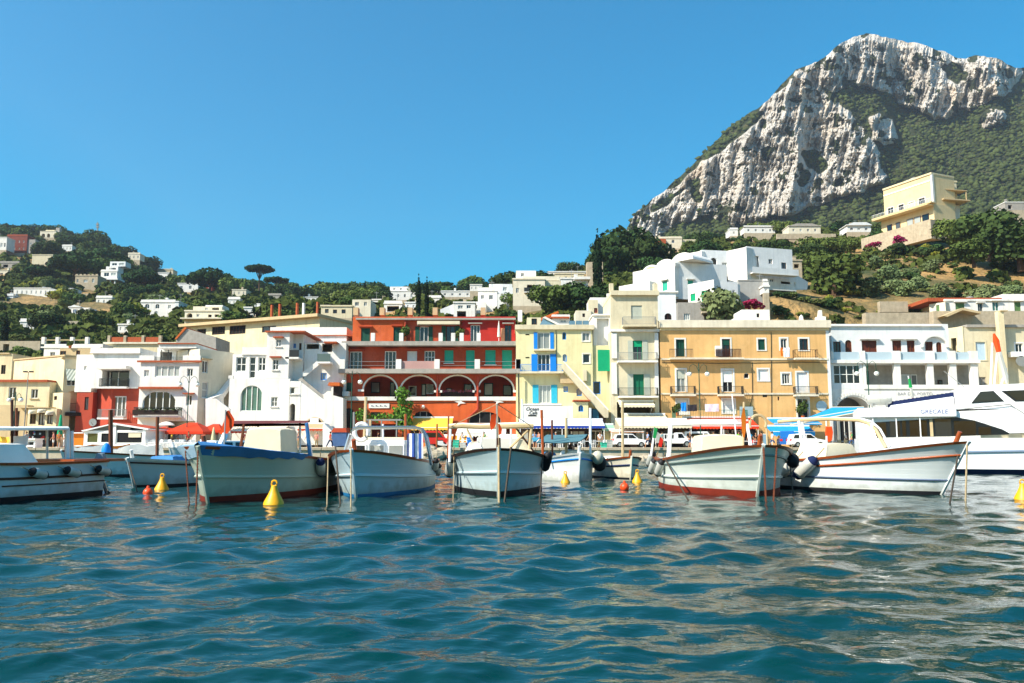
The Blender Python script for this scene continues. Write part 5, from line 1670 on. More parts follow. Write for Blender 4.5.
# --- white houses stepping up in the middle
b = hh('white house in stacked cubes with blue shaded sides and small balcony', (478, 291, 497, 312), 190, white, [W(481, 295, 484, 299), W(489, 295, 493, 299.6), W(482, 303, 486, 308)], depth=8)
b.wall((470, 301.6, 486, 318), 5, white, [W(474, 305, 477.6, 309), W(480, 311, 484, 316)], y0=-4.5, name='lower_block')
b.wall((489, 284, 513, 300), 6, bluewhite, [W(493, 287, 497, 291), W(503, 287, 507, 291)], y0=3, name='upper_block')
b.wall((497.4, 294, 510, 316), 5, bluewhite, [W(501, 298, 504, 302), W(501, 306, 504, 311)], y0=-2, name='front_block')
b = hh('cream and white villa with an arched door and a balcony of pillars', (513, 279.6, 545, 306), 180, warmwhite, [W(516, 288, 519, 293), W(527, 284.6, 532, 290, k='hole', rec=.8), W(536, 284.6, 540, 289), W(529.6, 293, 535.4, 300, arch=True, k='hole', rec=1)], depth=9)
b.wall((516, 270.6, 536, 279.5), 6, white, [W(521, 273, 524, 276.6)], y0=2.5, name='upper_storey')
b.box((523, 275.2, 560, 279.4), 1.2, 8, warmwhite, 'roof_terrace')
b.wall((545.2, 281, 561, 303), 7, beige, [W(549, 285, 553, 290)], y0=.6, name='side_wing')
b.balcony(524, 545, 291.5, 1.0, 'solid', .9)
hh('pale terrace house behind the cypress with a long parapet', (555, 274, 584, 283), 235, beige, grid((556, 275, 583, 281), 4, 1, .3, .5))
b = hh('stepped white house with round arched loggia beside the tall cypress', (561, 279, 588, 296), 190, white, [W(566, 283, 570, 287), W(575, 282.4, 583, 288, k='hole', rec=1), W(565, 290, 569, 294)], depth=7)
b.box((574, 277.4, 590, 280), -1, 4, white, 'roof')
hh('long low white house half hidden by trees over the stepped villas', (548, 272, 590, 275.6), 300, bluewhite, grid((549, 272.6, 589, 275.4), 6, 1, .3, .6))
# --- the large white complex under the mountain
b = Bld('white_complex', 'big white stepped house with barrel vaults and teal shutters below the mountain', 'house', 675, 150, zg=zat(300, 150) - 2)
b.face(675, 148, R(-48))
b.wall((633, 268, 675, 300), 8, white, [W(662.6, 281, 667.4, 290.6, k='shut', g=aqua, m=(1, 1), hood=white)], name='vaulted_wing')
b.wall((619, 283.6, 650, 302), 3, white, [], y0=-1.8, name='low_wall')
for (cx, py, rr) in ((647, 269, 2.0), (661, 263.6, 2.1), (678, 258, 2.4)):
 q = b.fr.uz(cx, py)
 mb = MB()
 K = 10
 mb.prism([(q[0] - rr * math.cos(math.pi * k / K), q[1] - .3 + rr * .62 * math.sin(math.pi * k / K)) for k in range(K + 1)], .3 + rr * .4, 7.5)
 b.put(mb, 'barrel_vault', white)
for (cx, py, rr) in ((647, 269, 1.5),):
 q = b.fr.uz(cx, py)
 b.put(MB().prism([(q[0] - rr * math.cos(math.pi * k / 10), q[1] - .3 + rr * .62 * math.sin(math.pi * k / 10)) for k in range(11)], .3 + rr * .5, .6 + rr * .5), 'vault_opening', tan)
b.wall((655, 264.5, 675.2, 268.2), 8, white, [], y0=.05, name='parapet')
b.face(675, 148, R(14))
b.wall((675.2, 263.6, 727, 300), 9, bluewhite, [W(687.8, 280.4, 693.2, 286.4, k='shut', g=aqua, m=(1, 1), hood=white)], y0=.02, name='front_wall')
b.wall((676, 261.2, 700, 264), .5, white, [], y0=.2, name='terrace_parapet')
b.box((681, 263.6, 690, 265), 1, 3, darkwood, 'pergola')
b.face(702, 156, R(-45))
b.wall((684, 252.5, 702, 276), 7, white, [], name='upper_side')
b.face(702, 156, R(10))
b.wall((702.2, 250.4, 729, 276), 8, bluewhite, [W(705.8, 259.8, 709.6, 264.8, f=bluep), W(710.6, 257.6, 717, 270, k='hole', arch=True, rec=.35), W(722, 262.6, 727, 266.6)], y0=.02, name='upper_front')
b.done(615, 250, 728, 300, 148)
b = Bld('white_villa', 'square white villa with a long balcony above the agave bank', 'house', 747, 152, zg=zat(292, 152) - 2)
b.face(747, 152, R(-50))
b.wall((727.6, 248.8, 747, 290), 9, white, [], name='side_wall')
b.face(747, 152, R(16))
b.wall((747.2, 248, 792.4, 271), 9, bluewhite, [W(768.6, 259, 772.6, 264), W(781.4, 262.6, 786.4, 271 - .3, k='door', m=(2, 1), f=darkwood), W(752, 256, 759, 270, k='hole', rec=.15)], y0=.02, name='upper_wall')
b.wall((747.6, 271.2, 796, 290), 8, white, [W(753, 278.4, 758, 281.4), W(770, 279, 774, 282), W(794, 282, 796 - .3, 287), W(781, 281.6, 790, 284, k='hole', rec=.1)], y0=1.0, name='lower_wall')
b.balcony(748.4, 794, 271.6, 1.5, 'glass', 1.0, mat=white, rmat=bluewhite)
b.poly([(796, 272), (799, 272.6), (812, 281), (811, 288.6), (796, 288.6)], 1.2, 1.7, white, 'stair_wall')
b.done(727, 247, 812, 290, 152)
b = Bld('green_shutter_house', 'low white house with emerald green shutters over an old stone wall', 'house', 714, 135, zg=zat(302, 135) - 2)
b.face(714, 135, R(-52))
b.wall((688, 282, 714.1, 302), 7, white, [W(690.6, 293.6, 695.4, 301, k='shut', g=emerald, m=(1, 1)), W(701.4, 290.6, 707.2, 301, k='shut', g=emerald, m=(1, 1))], name='side_wall')
b.face(714, 135, R(12))
b.wall((714.2, 281.6, 738, 302), 8, bluewhite, [W(718.8, 289.4, 724.6, 295.6, k='shut', g=greenp, m=(1, 1)), W(732.4, 290, 735, 295)], y0=.02, name='front_wall')
b.done(688, 281, 738, 302, 135)
b = Bld('stone_outhouse', 'old grey stone outhouse with a lean-to hood and a blue window', 'outhouse', 705, 128, zg=zat(322, 128) - 2)
b.wall((677.8, 302.4, 719.6, 322), 5, greystone, [W(684, 313.6, 690, 320, m=(3, 1)), W(704, 314, 712, 320, k='hole', rec=.6)])
b.box((701, 312, 714.4, 313.8), -.8, -.01, stone, 'hood')
b.done(678, 302, 720, 322, 128)
b = Bld('grey_block_wall', 'grey concrete block wall beside the bougainvillea bank', 'wall', 751, 140, zg=zat(302, 140) - 2)
b.wall((738.4, 280.6, 764, 303), .6, concrete, [])
b.box((738, 279.8, 764.4, 280.7), -.1, .7, concrete, 'coping')
b.done(738, 280, 764, 303, 140)
b = hh('pale pink ruin of rubble walls on the slope above the cypress', (587, 262, 603, 283), 215, stone, [], depth=3, name='rubble_wall', cat='wall', roof=False)
b = hh('white cottage with orange plant pots on the scrub slope', (763.4, 287, 769, 293), 138, white, [W(765, 289, 767, 291)], depth=3)
hh('bare earth retaining wall with dark shed beside the square white villa', (793, 261, 802, 276), 170, stone, [W(794, 264, 799, 268, k='hole', rec=1)], depth=4, name='shed', cat='shed')
# --- villa row in front of the mountain
b = hh('cream house with arched window and brown porch under the cliff', (655, 238.6, 682, 248.4), 330, warmwhite, [W(671.6, 239.8, 674.6, 243, arch=True)], depth=6)
b.wall((655, 238.9, 666, 243.4), 1.2, tile, [], y0=-1.3, name='porch')
b.wall((682.2, 239.4, 696, 246), 5, beige, [W(687, 241, 690, 244)], y0=1, name='side_wing')
b.box((668, 236, 681, 238.4), .5, 5, beige, 'roof_storey')
hh('small white house with flat roof far along the slope', (730, 229.6, 738, 236), 340, white, [W(733, 231.6, 735, 234)])
hh('low white house on a long terrace among olive trees', (744, 227.4, 775, 233), 335, white, grid((745, 228, 774, 232.6), 4, 1, .3, .5), cap=greystone)
b = hh('cream hipped house on a terraced field under the woods', (788.6, 226.4, 820.6, 233.6), 300, warmwhite, grid((790, 227.4, 819, 233), 4, 1, .3, .5))
b.poly([(788, 226.4), (796, 223.6), (812, 223.6), (821, 226.4)], -.3, 7, greystone, 'roof_slope')
b.wall((777, 233.8, 836, 239), 1.0, stone, [], y0=-4, name='terrace_wall')
b = hh('white gabled house with dark veranda next to the yellow villa', (847, 225.4, 871, 232), 300, white, grid((848, 226.4, 870, 231.6), 3, 1, .4, .5))
b.poly([(845.6, 225.6), (853, 222.6), (866, 222.6), (872, 225.6)], -.6, 7, bluewhite, 'roof_slope')
# --- the yellow villa
b = Bld('yellow_villa', 'large yellow villa with white corners and long terrace above the dry grass bank', 'villa', 933, 228, zg=zat(226, 228) - 2)
b.face(933, 228, R(-66))
Yl = dict(f=whitewood, m=(2, 1))
b.wall((883.6, 182, 933, 212), 9, yellowv, [W(887.6, 207.6, 893.6, 217, k='door', trim=white, **Yl), W(898.6, 204.6, 904, 213.6, k='door', trim=white, f=darkwood, m=(2, 1)), W(908.6, 202, 914.6, 209.6, k='shut', g=greysh, trim=white), W(918.6, 198, 925, 206.6, k='door', trim=white, **Yl)], name='upper_wall')
xs0, xs1, zs0, zs1 = b.rect((883.6, 182, 933, 204))
b.put(MB().box(xs0 - .1, xs1 + .02, -.25, 9, zs1, zs1 + .5), 'cornice', cream)
b.put(MB().box(xs0, xs1, -.12, -.01, zs1 - 1.9, zs1 - 1.5), 'string_course', white)
zf = b.fr.uz(933, 203)[1]
b.put(MB().box(xs0 - 3, xs1 + .8, -2.2, -.01, zf - .35, zf), 'terrace', yellowv)
mb = MB()
for i in range(40): mb.bar((xs0 - 2.8 + (xs1 - xs0 + 3.4) * i / 39, -2.1, zf), (xs0 - 2.8 + (xs1 - xs0 + 3.4) * i / 39, -2.1, zf + 1), .05)
mb.bar((xs0 - 2.8, -2.1, zf + 1), (xs1 + .7, -2.1, zf + 1), .07)
b.put(mb, 'railing', whitem)
zl = b.fr.uz(933, 222)[1]
b.put(MB().box(xs0 - 1, xs1 + .4, -.6, 8, zl - 3, zf - .36), 'lower_wall', yellowv)
for t, w_, dk in ((.12, .9, brownwood), (.3, .8, brownwood), (.55, 1.1, brownwood), (.7, 1.1, brownwood), (.86, 1.1, darkwood)):
 xx = xs0 + (xs1 - xs0) * t
 wn = b.put(MB().box(xx - w_, xx + w_, -.7, -.605, zl + .4, zl + 2.6), 'window', dk)
 b.put(MB().box(xx - w_ + .15, xx + w_ - .15, -.73, -.702, zl + .55, zl + 2.45), 'pane', glass, wn)
b.put(MB().box(xs0 - 2, xs1 + .6, -3.2, -.61, zf - 1.0, zf - .8), 'awning_slab', yellowv)
b.put(MB().box(xs0 - 6, xs1 + 1.5, -3.6, -.8, zl - 5.5, zl - .1), 'terrace_wall', stone)
b.put(MB().box(xs1 - .5, xs1 + .03, -.06, .6, zf, zs1), 'corner_pilaster', white)
b.face(933, 228, R(12))
b.wall((933.2, 181.6, 957, 204), 8, beige, [W(939, 192.4, 942.6, 203.8, k='door', f=darkwood, g=dark), W(946, 196, 949, 199, f=darkwood)], y0=.03, name='side_wall')
x0, x1, z0, z1 = b.rect((931, 181.6, 958, 204))
b.put(MB().box(x0, x1 - .1, -.12, 8.2, z1, z1 + .5), 'cornice', cream)
b.put(MB().box(x0 + .4, x1 + .5, -3.0, 0, z1 - 3.4, z1 - 3.2), 'pergola', tan)
for xx in (x0 + .8, x1 + .1): b.put(MB().box(xx, xx + .2, -2.9, -2.7, z0, z1 - 3.41), 'post', tan)
b.wall((933.2, 204.2, 960, 226), 8, warmwhite, [W(937, 221.6, 945, 232, k='hole', rec=.5)], y0=-.9, name='lower_side_wall')
b.box((934, 203, 960, 204.1), -4, 2, tan, 'side_terrace')
b.poly([(925, 234), (933, 226), (951, 228), (955, 240), (925, 244)], -5, -3, stone, 'ramp_wall')
b.done(878, 181, 958, 246, 228)
b = hh('small flat white canopy roof far up the slope behind the trees', (1005, 202.6, 1024, 210), 300, greystone, [W(1008, 205, 1012, 209, k='hole', rec=1)], cap=white)
# --- white bungalow on the retaining wall
b = hh('long white bungalow with green shutters on a stone retaining wall', (946, 301, 1040, 324), 136, white,
  [W(955.6, 303, 964.6, 312.6, k='shut', g=M('moss_green_shutter', '5a7a48', .6, .15, 2, 0), m=(2, 1), hood=white), W(978, 303.6, 982.8, 316.6, k='door', f=greyiron, hood=white, m=(2, 1)), W(992.4, 301.8, 999, 311, hood=white, g=greenglass), W(1014.6, 302, 1021, 316, k='shut', g=MATS['moss_green_shutter'], m=(2, 1), hood=white)], depth=8, cap=white)
b.face(946, 136, R(-55))
b.wall((929.6, 303, 945.9, 322), 6, warmwhite, [W(936.4, 305, 939.6, 318, k='shut', g=MATS['moss_green_shutter'], m=(1, 1))], y0=.02, name='side_wall')
b.face(990, 136, 0)
b.box((929, 297.4, 1003, 301), .3, 8.4, tile, 'roof_tiles', y0=0)
b.wall((1003, 294, 1045, 301), 8, white, [], y0=.4, name='upper_block')
b.done(929, 294, 1045, 322, 136)
b = Bld('retaining_wall', 'long rough stone retaining wall under the white bungalow', 'wall', 985, 126, zg=zat(330, 126) - 3)
b.wall((934, 311, 1075, 330), 1.4, stone, [])
b.wall((866, 312.6, 933.6, 330), 1.4, stone, [], y0=3, name='lower_wall')
b.poly([(936, 318), (955, 310), (973, 314), (973, 316), (955, 312.4), (940, 319)], -2.2, -.1, tan, 'reed_roof')
b = Bld('retaining_wall', 'short dry stone terrace wall on the scrub slope', 'wall', 893, 142, zg=zat(312, 142) - 3)
b.wall((880, 301.4, 908, 312), 1, stone, [])
b = Bld('retaining_wall', 'pale straight terrace wall below the white chapel', 'wall', 94, 205, zg=zat(331, 205) - 3)
b.wall((68, 321, 114.6, 331), 1.2, stone, [])
b = Bld('retaining_wall', 'long terrace wall under the square stone villa', 'wall', 103, 310, zg=zat(298, 310) - 3)
b.wall((82, 293.6, 121, 298.6), 1.2, stone, [])
b = Bld('retaining_wall', 'dark shaded wall of a ruined terrace above the cream house', 'wall', 18, 150, zg=zat(352, 150) - 3)
b.wall((-10, 341, 40, 354), 1.2, stone, [W(3, 344, 9, 352, k='hole', rec=.8)])
b = Bld('radio_mast', 'slim lattice radio mast on the wooded summit', 'mast', 97.6, 600, zg=zat(240, 600))
p0, p1 = b.fr.uz(97.6, 241), b.fr.uz(97.6, 222)
b.put(MB().tube([(p0[0], 0, p0[1]), (p1[0], 0, p1[1])], [.7, .35], 4), 'pole', greyiron)
for yy in (231.5, 227, 224.5):
 q = b.fr.uz(97.6, yy)
 b.put(MB().box(q[0] - .9, q[0] + .9, -.6, .6, q[1] - .6, q[1] + .6), 'antenna', greyiron)
# ================================================================ trees
leaf_dark = M('holm_oak_leaves', '3c5029', .9, .5, .35, 0, rand=.28, spec=.08)
leaf_mid = M('broadleaf_leaves', '586832', .9, .5, .35, 0, rand=.28, spec=.08)
leaf_olive = M('olive_leaves', '6f7c50', .9, .45, .35, 0, rand=.2, spec=.08)
leaf_pine = M('pine_needles', '2b4222', .9, .5, .35, 0, rand=.2, spec=.08)
leaf_cyp = M('cypress_leaves', '1b2c17', .9, .5, .35, 0, rand=.1, spec=.08)
leaf_yel = M('yellow_green_leaves', '8a8a34', .9, .4, .35, 0, rand=.18, spec=.08)
leaf_shr = M('scrub_leaves', '586334', .9, .5, .4, 0, rand=.3, spec=.08)
leaf_boug = M('bougainvillea_flowers', '9c1c50', .9, .4, .5, 0, rand=.1)
bark = M('bark', '5a4636', .95, .3, 3, .3)
def leaf_crown(blobs, n, size, seed, lo=-.4):
 """leaf-sized faces spread through and over the volume of several uneven clumps"""
 r = np.random.RandomState(seed)
 V, Fq = [], []
 tot = sum(b_[3] ** 2 for b_ in blobs)
 for (cx, cy, cz, rr, fl) in blobs:
  k = int(n * rr ** 2 / tot)
  d = r.normal(size=(k * 2, 3))
  d /= np.linalg.norm(d, axis=1)[:, None]
  d = d[d[:, 2] > lo][:k]
  rad = rr * (1 - np.abs(r.normal(0, .16, len(d))))
  c = np.array([cx, cy, cz]) + d * rad[:, None] * np.array([1, 1, fl])
  nn = d + r.normal(0, .55, d.shape)
  nn /= np.linalg.norm(nn, axis=1)[:, None]
  t = np.cross(nn, r.normal(size=d.shape))
  t /= np.linalg.norm(t, axis=1)[:, None] + 1e-9
  bt = np.cross(nn, t)
  s = size * r.uniform(.55, 1.3, (len(d), 1))
  q = np.stack([c - t * s - bt * s * .6, c + t * s - bt * s * .6, c + t * s * .7 + bt * s * .7, c - t * s * .6 + bt * s * .8], 1)
  o = len(V) * 0 + sum(len(x) for x in V)
  V.append(q.reshape(-1, 3))
  Fq.append((np.arange(len(d) * 4).reshape(-1, 4)) + o)
 return np.concatenate(V), np.concatenate(Fq)
def tree_proto(name, label, cat, mat, blobs, n, size, trunk, seed, group, lo=-.75, limbs=5):
 t = thing(name, label, cat, (0, 0, 0), 0, group)
 V, Fq = leaf_crown(blobs, n, size, seed, lo)
 c = tri_soup('crown', V, Fq, mat)
 c.parent = t
 if trunk:
  h, r0 = trunk
  mb = MB().tube([(0, 0, -1), (.05, 0, h * .5), (-.08, .05, h)], [r0 * 1.2, r0 * .85, r0 * .6], 7)
  q = random.Random(seed)
  for b_ in blobs[:limbs]:
   mb.tube([(0, 0, h * .72), (b_[0] * .5, b_[1] * .5, (h + b_[2]) / 2), (b_[0] * .9, b_[1] * .9, b_[2])], [r0 * .5, r0 * .35, r0 * .12], 5)
  mb.build('trunk', bark, t, smooth=True)
 return t
def clump(seed, R_, H, k, rmin=.35, rmax=.6, flat=.8):
 r = random.Random(seed)
 out = []
 for i in range(k):
  a = r.uniform(0, 6.28)
  d = R_ * math.sqrt(r.uniform(0, 1)) * .72
  z = H + r.uniform(-.35, .42) * R_ * (1 - d / R_ * .7)
  out.append((d * math.cos(a), d * math.sin(a), z, R_ * r.uniform(rmin, rmax), flat * r.uniform(.8, 1.1)))
 return out
protos = {}
def proto(key, *a, **k):
 protos[key] = (tree_proto(*a, **k), [False])
NT = [0]
def plant(key, px, Y, h, label=None, group=None, py=None, sx=1.):
 """put a tree of height h metres with its foot on the slope"""
 x, y, z, gp = hill(px, Y)
 if py is not None: z = zat(py, Y)
 t, used = protos[key]
 s = h / H0[key]
 sc = (s * sx, s * sx, s)
 if not used[0]:
  used[0] = True
  o = t
  o.location, o.rotation_euler, o.scale = (x, y, z - .3), (0, 0, rnd.uniform(0, 6.28)), sc
  if label: o['label'] = label
  if group: o['group'] = group
  KIDS[t.name] = [(c, []) for c in t.children]
 else:
  o = dup(t, (x, y, z - .3), rnd.uniform(0, 6.28), label, group, sc)
 NT[0] += 1
 return o
H0 = dict(oak=6.2, oakb=6.2, broad=6.2, broadb=6.2, olive=4.2, pine=9, dome=8, cyp=10, yel=5, shrub=2, shrubb=2, boug=2)
g_ = 'trees on the hillside'
proto('oak', 'tree', 'dark rounded evergreen tree in the woods of the hillside', 'tree', leaf_dark, clump(1, 3.3, 2.9, 15, flat=1.) + [(0, 0, 1.5, 2.3, .8)], 2600, .26, (2.8, .3), 1, g_)
proto('oakb', 'tree', 'dark rounded evergreen tree in the woods of the hillside', 'tree', leaf_dark, clump(2, 3.1, 2.8, 13, .3, .62, 1.) + [(.4, 0, 1.4, 2.2, .8)], 2500, .26, (2.6, .3), 2, g_)
proto('broad', 'tree', 'mid green leafy tree among the hillside houses', 'tree', leaf_mid, clump(3, 3.2, 2.9, 14, flat=1.) + [(0, .4, 1.5, 2.2, .8)], 2600, .26, (2.6, .28), 3, g_)
proto('broadb', 'tree', 'mid green leafy tree among the hillside houses', 'tree', leaf_mid, clump(4, 3.0, 2.9, 12, .32, .65, 1.) + [(0, 0, 1.4, 2.2, .8)], 2500, .26, (2.6, .28), 4, g_)
proto('olive', 'olive_tree', 'grey green olive tree on the terraced slope', 'tree', leaf_olive, clump(5, 2.3, 1.9, 10, flat=1.) + [(0, 0, 1, 1.8, .8)], 1800, .2, (1.8, .2), 5, 'olive trees on the slope')
proto('pine', 'umbrella_pine', 'umbrella pine with a flat wide crown on the ridge', 'tree', leaf_pine, [(0, 0, 8, 2.2, .35)] + [(2.5 * math.cos(a), 2.5 * math.sin(a), 7.75, 1.6, .35) for a in (0, 1.1, 2.2, 3.2, 4.2, 5.3)], 1300, .28, (7.4, .24), 6, 'umbrella pines', lo=-.75, limbs=7)
proto('dome', 'dome_pine', 'broad dark dome shaped pine between the hillside villas', 'tree', leaf_pine, [(0, 0, 4.8, 3.2, .75)] + [(3 * math.cos(a), 3 * math.sin(a), 4.4, 2.0, .7) for a in (0, 1, 2.1, 3.2, 4.2, 5.3)], 2000, .3, (4, .3), 7, 'dome shaped pines')
proto('cyp', 'cypress_tree', 'tall slim dark cypress', 'tree', leaf_cyp, [(0, 0, 1.4 + i * .8, .95 * (1 - ((i - 3.5) / 9.) ** 2) * (1 if i < 7 else .72 if i < 9 else .42), 1.3) for i in range(11)], 1500, .2, (2, .2), 8, 'cypress trees', lo=-1, limbs=0)
proto('yel', 'bush', 'yellow green bushy shrub on the slope', 'shrub', leaf_yel, clump(9, 2.4, 2.6, 8), 900, .25, None, 9, 'bushes on the slope')
proto('shrub', 'bush', 'low green scrub bush on the dry slope', 'shrub', leaf_shr, clump(10, 1.5, .9, 6, .4, .6), 520, .2, None, 10, 'bushes on the slope', lo=-.1)
proto('shrubb', 'bush', 'low green scrub bush on the dry slope', 'shrub', leaf_dark, clump(11, 1.6, .9, 5, .4, .62), 520, .2, None, 11, 'bushes on the slope', lo=-.1)
proto('boug', 'bougainvillea', 'magenta bougainvillea in flower', 'shrub', leaf_boug, clump(12, 1.6, .9, 6, .4, .6), 600, .16, None, 12, None, lo=-.1)
def blocked(px, Y, h, py):
 w = h * .42 * F / Y
 top = py - h * F / Y
 for (x0, y0, x1, y1, hy) in HOUSES:
  if Y > hy + 2: continue
  ox = min(px + w, x1) - max(px - w, x0)
  oy = min(py, y1) - max(top, y0)
  if ox > 0 and oy > 0 and oy > .3 * (y1 - y0) and ox > .1 * (x1 - x0): return True
 return False
def near_house(px, Y, py, h=0):
 for (x0, y0, x1, y1, hy) in HOUSES:
  if abs(Y - hy) < 10 and x0 - 2 < px < x1 + 2: return True
 return False
def forest(n, pxr, Yr, keys, hr, label, group, ok=None):
 c = tries = 0
 while c < n and tries < n * 30:
  tries += 1
  px = rnd.uniform(*pxr)
  Y = math.exp(rnd.uniform(math.log(Yr[0]), math.log(Yr[1])))
  py = float(hill_py(px, Y))
  h = rnd.uniform(*hr)
  if blocked(px, Y, h, py) or near_house(px, Y, py): continue
  if ok and not ok(px, py, Y): continue
  plant(rnd.choice(keys), px, Y, h, label, group, sx=rnd.uniform(.9, 1.35))
  c += 1
# trees that stand out
plant('pine', 258.6, 400, 20, 'tall umbrella pine with a bare trunk rising highest over the ridge', py=303, sx=.8)
plant('pine', 276, 395, 14, 'smaller umbrella pine with dense crown next to the tall one on the ridge', py=304)
plant('pine', 447, 330, 7.5, 'solitary small round pine against the sky above the long pale villa', py=299, sx=.8)
plant('cyp', 598, 185, 19.5, 'tallest dark cypress rising beside the cream and white villas', py=308, sx=.62)
plant('cyp', 364.6, 330, 8.5, 'slim pointed cypress on the ridge line behind the beige row', py=300)
plant('cyp', 169.6, 420, 8, 'little pointed cypress on the shoulder of the wooded hill', py=284)
plant('cyp', 418, 160, 9.5, 'dark cypress standing over the red hotel roof', py=318, sx=.55)
plant('cyp', 426.4, 162, 9, 'second dark cypress over the red hotel roof, slightly shorter', py=318, sx=.55)
plant('cyp', 3.5, 160, 7, 'short dark cypress rising over the small upper cream house', py=345)
for px, Y, h, l in ((74, 345, 16, 'huge dome pine shading the slope above the long white villa'), (143, 332, 12, 'wide dome pine beside the stepped white modern villa'), (210, 350, 15, 'dome pine standing over the white ridge houses'), (38, 345, 9, 'small dome pine below the brick red house')):
 plant('dome', px, Y, h, l, sx=1.15)
for px, py, Y, h, l in ((505, 308, 175, 8, 0),):
 pass
plant('oak', 577, 172, 9, 'dense dark tree filling the gap below the tall cypress', py=318, sx=1.2)
plant('oakb', 597, 165, 9, 'dark green tree clump against the tall cream house wall', py=318, sx=1.0)
plant('broad', 552, 168, 6.5, 'leafy tree in front of the cream and white villa', py=310, sx=1.2)
plant('oak', 622, 260, 19, 'big evergreen tree on the slope right under the cliff foot'.replace('right ', ''), py=277, sx=.95)
plant('oakb', 646, 250, 15, 'grey green evergreen beside the big tree under the cliff', py=276, sx=1.1)
plant('oak', 610, 240, 12, 'dark evergreen tree behind the tall cypress', py=281)
plant('olive', 728, 127, 6.5, 'grey green bush tree beside the old stone outhouse', py=322, sx=1.1)
plant('broadb', 834, 165, 10.5, 'big rounded olive green tree next to the square white villa', py=295, sx=1.15)
plant('broad', 812, 195, 7, 'yellowish tree behind the big rounded tree on the slope', py=275)
plant('broad', 962, 192, 8.5, 'bright green spreading tree beside the yellow villa', py=246, sx=1.1)
plant('oak', 992, 185, 11, 'large dark tree covering the bank near the yellow villa', py=252, sx=1.3)
plant('oakb', 1022, 180, 11.5, 'large dark tree above the far end of the bungalow', py=262, sx=1.25)
plant('broadb', 975, 175, 6, 'lighter green tree at the foot of the large dark trees', py=262, sx=1.3)
plant('oak', 1052, 175, 12, 'large dark tree farthest out on the bank', py=262, sx=1.3)
for px, py, Y, h in ((900, 294, 165, 4.2), (868, 286, 165, 4.5), (921, 284, 170, 3.6), (893, 272, 180, 4.5), (940, 293, 160, 4), (984, 286, 158, 4.4), (1012, 280, 160, 4), (878, 262, 195, 3.6), (930, 270, 185, 3.8), (912, 276, 180, 3.4)):
 plant('olive', px, Y, h, None, None, sx=1.2)
plant('boug', 899, 218, 2.6, 'deep pink bougainvillea bush under the yellow villa terrace', py=244, sx=1.1)
plant('boug', 875, 218, 1.8, 'lower pink bougainvillea hedge beside the yellow villa steps', py=247, sx=1.4)
plant('boug', 751, 133, 2.0, 'magenta bougainvillea spilling over the concrete block wall bank', py=310, sx=1.5)
for px, Y, h in ((20, 262, 5), (38, 268, 6), (30, 266, 5.5), (60, 262, 4.5)):
 plant('yel', px, 315, h, 'yellow green bush above the long white villa', 'yellow green bushes above the villa')
for i in range(26):
 px, Y = rnd.uniform(738, 868), rnd.uniform(131, 150)
 plant(rnd.choice(['shrub', 'shrubb', 'shrub', 'yel']), px, Y, rnd.uniform(.8, 1.9), 'low bush on the agave bank under the square white villa', 'bushes on the agave bank', sx=1.3)
for i in range(16):
 plant(rnd.choice(['shrub', 'shrubb', 'yel', 'olive']), rnd.uniform(868, 944), rnd.uniform(205, 219), rnd.uniform(1.6, 3.6), 'low bush against the stone wall of the yellow villa', 'bushes below the yellow villa wall', sx=1.3)
# woods in bulk
L1 = 'dark rounded tree in the woods of the far hill'
forest(62, (-20, 160), (360, 600), ['oak', 'oakb', 'oak', 'broadb'], (9, 15), 'dark rounded tree in the woods of the summit hill', 'trees on the summit hill')
forest(40, (-20, 185), (190, 350), ['broad', 'oak', 'broadb', 'olive', 'yel'], (4, 7.5), 'leafy tree on the terraces between the scattered white houses', 'trees between the scattered houses')
forest(52, (175, 480), (290, 470), ['oak', 'broad', 'oakb', 'broadb'], (7, 12), 'tree in the wooded belt along the low ridge', 'trees along the low ridge')
forest(34, (190, 520), (160, 270), ['broad', 'oakb', 'olive', 'broadb'], (4, 7), 'leafy tree in the gardens behind the harbour houses', 'garden trees behind the harbour houses')
forest(22, (480, 660), (235, 420), ['oak', 'broad', 'oakb'], (6, 10), 'tree on the slope over the stepped white houses', 'trees over the stepped white houses')
forest(56, (640, 900), (225, 460), ['oak', 'broad', 'oakb', 'oakb'], (5, 9), 'tree in the belt of woods at the foot of the mountain', 'trees at the foot of the mountain')
forest(20, (900, 1090), (230, 420), ['oak', 'broad', 'oakb'], (6, 10), 'tree on the slope behind the yellow villa', 'trees behind the yellow villa')
forest(110, (740, 1080), (130, 235), ['shrub', 'shrubb', 'shrub', 'yel'], (1.0, 2.8), 'low bush on the dry grass slope below the yellow villa', 'bushes on the dry slope')
forest(90, (-20, 300), (140, 330), ['shrub', 'shrubb', 'shrub'], (1.6, 3.4), 'low bush on the terraced slope', 'bushes on the terraced slope')
forest(30, (300, 740), (150, 330), ['shrub', 'shrubb'], (1.6, 3.2), 'low bush among the stepped houses', 'bushes among the stepped houses')
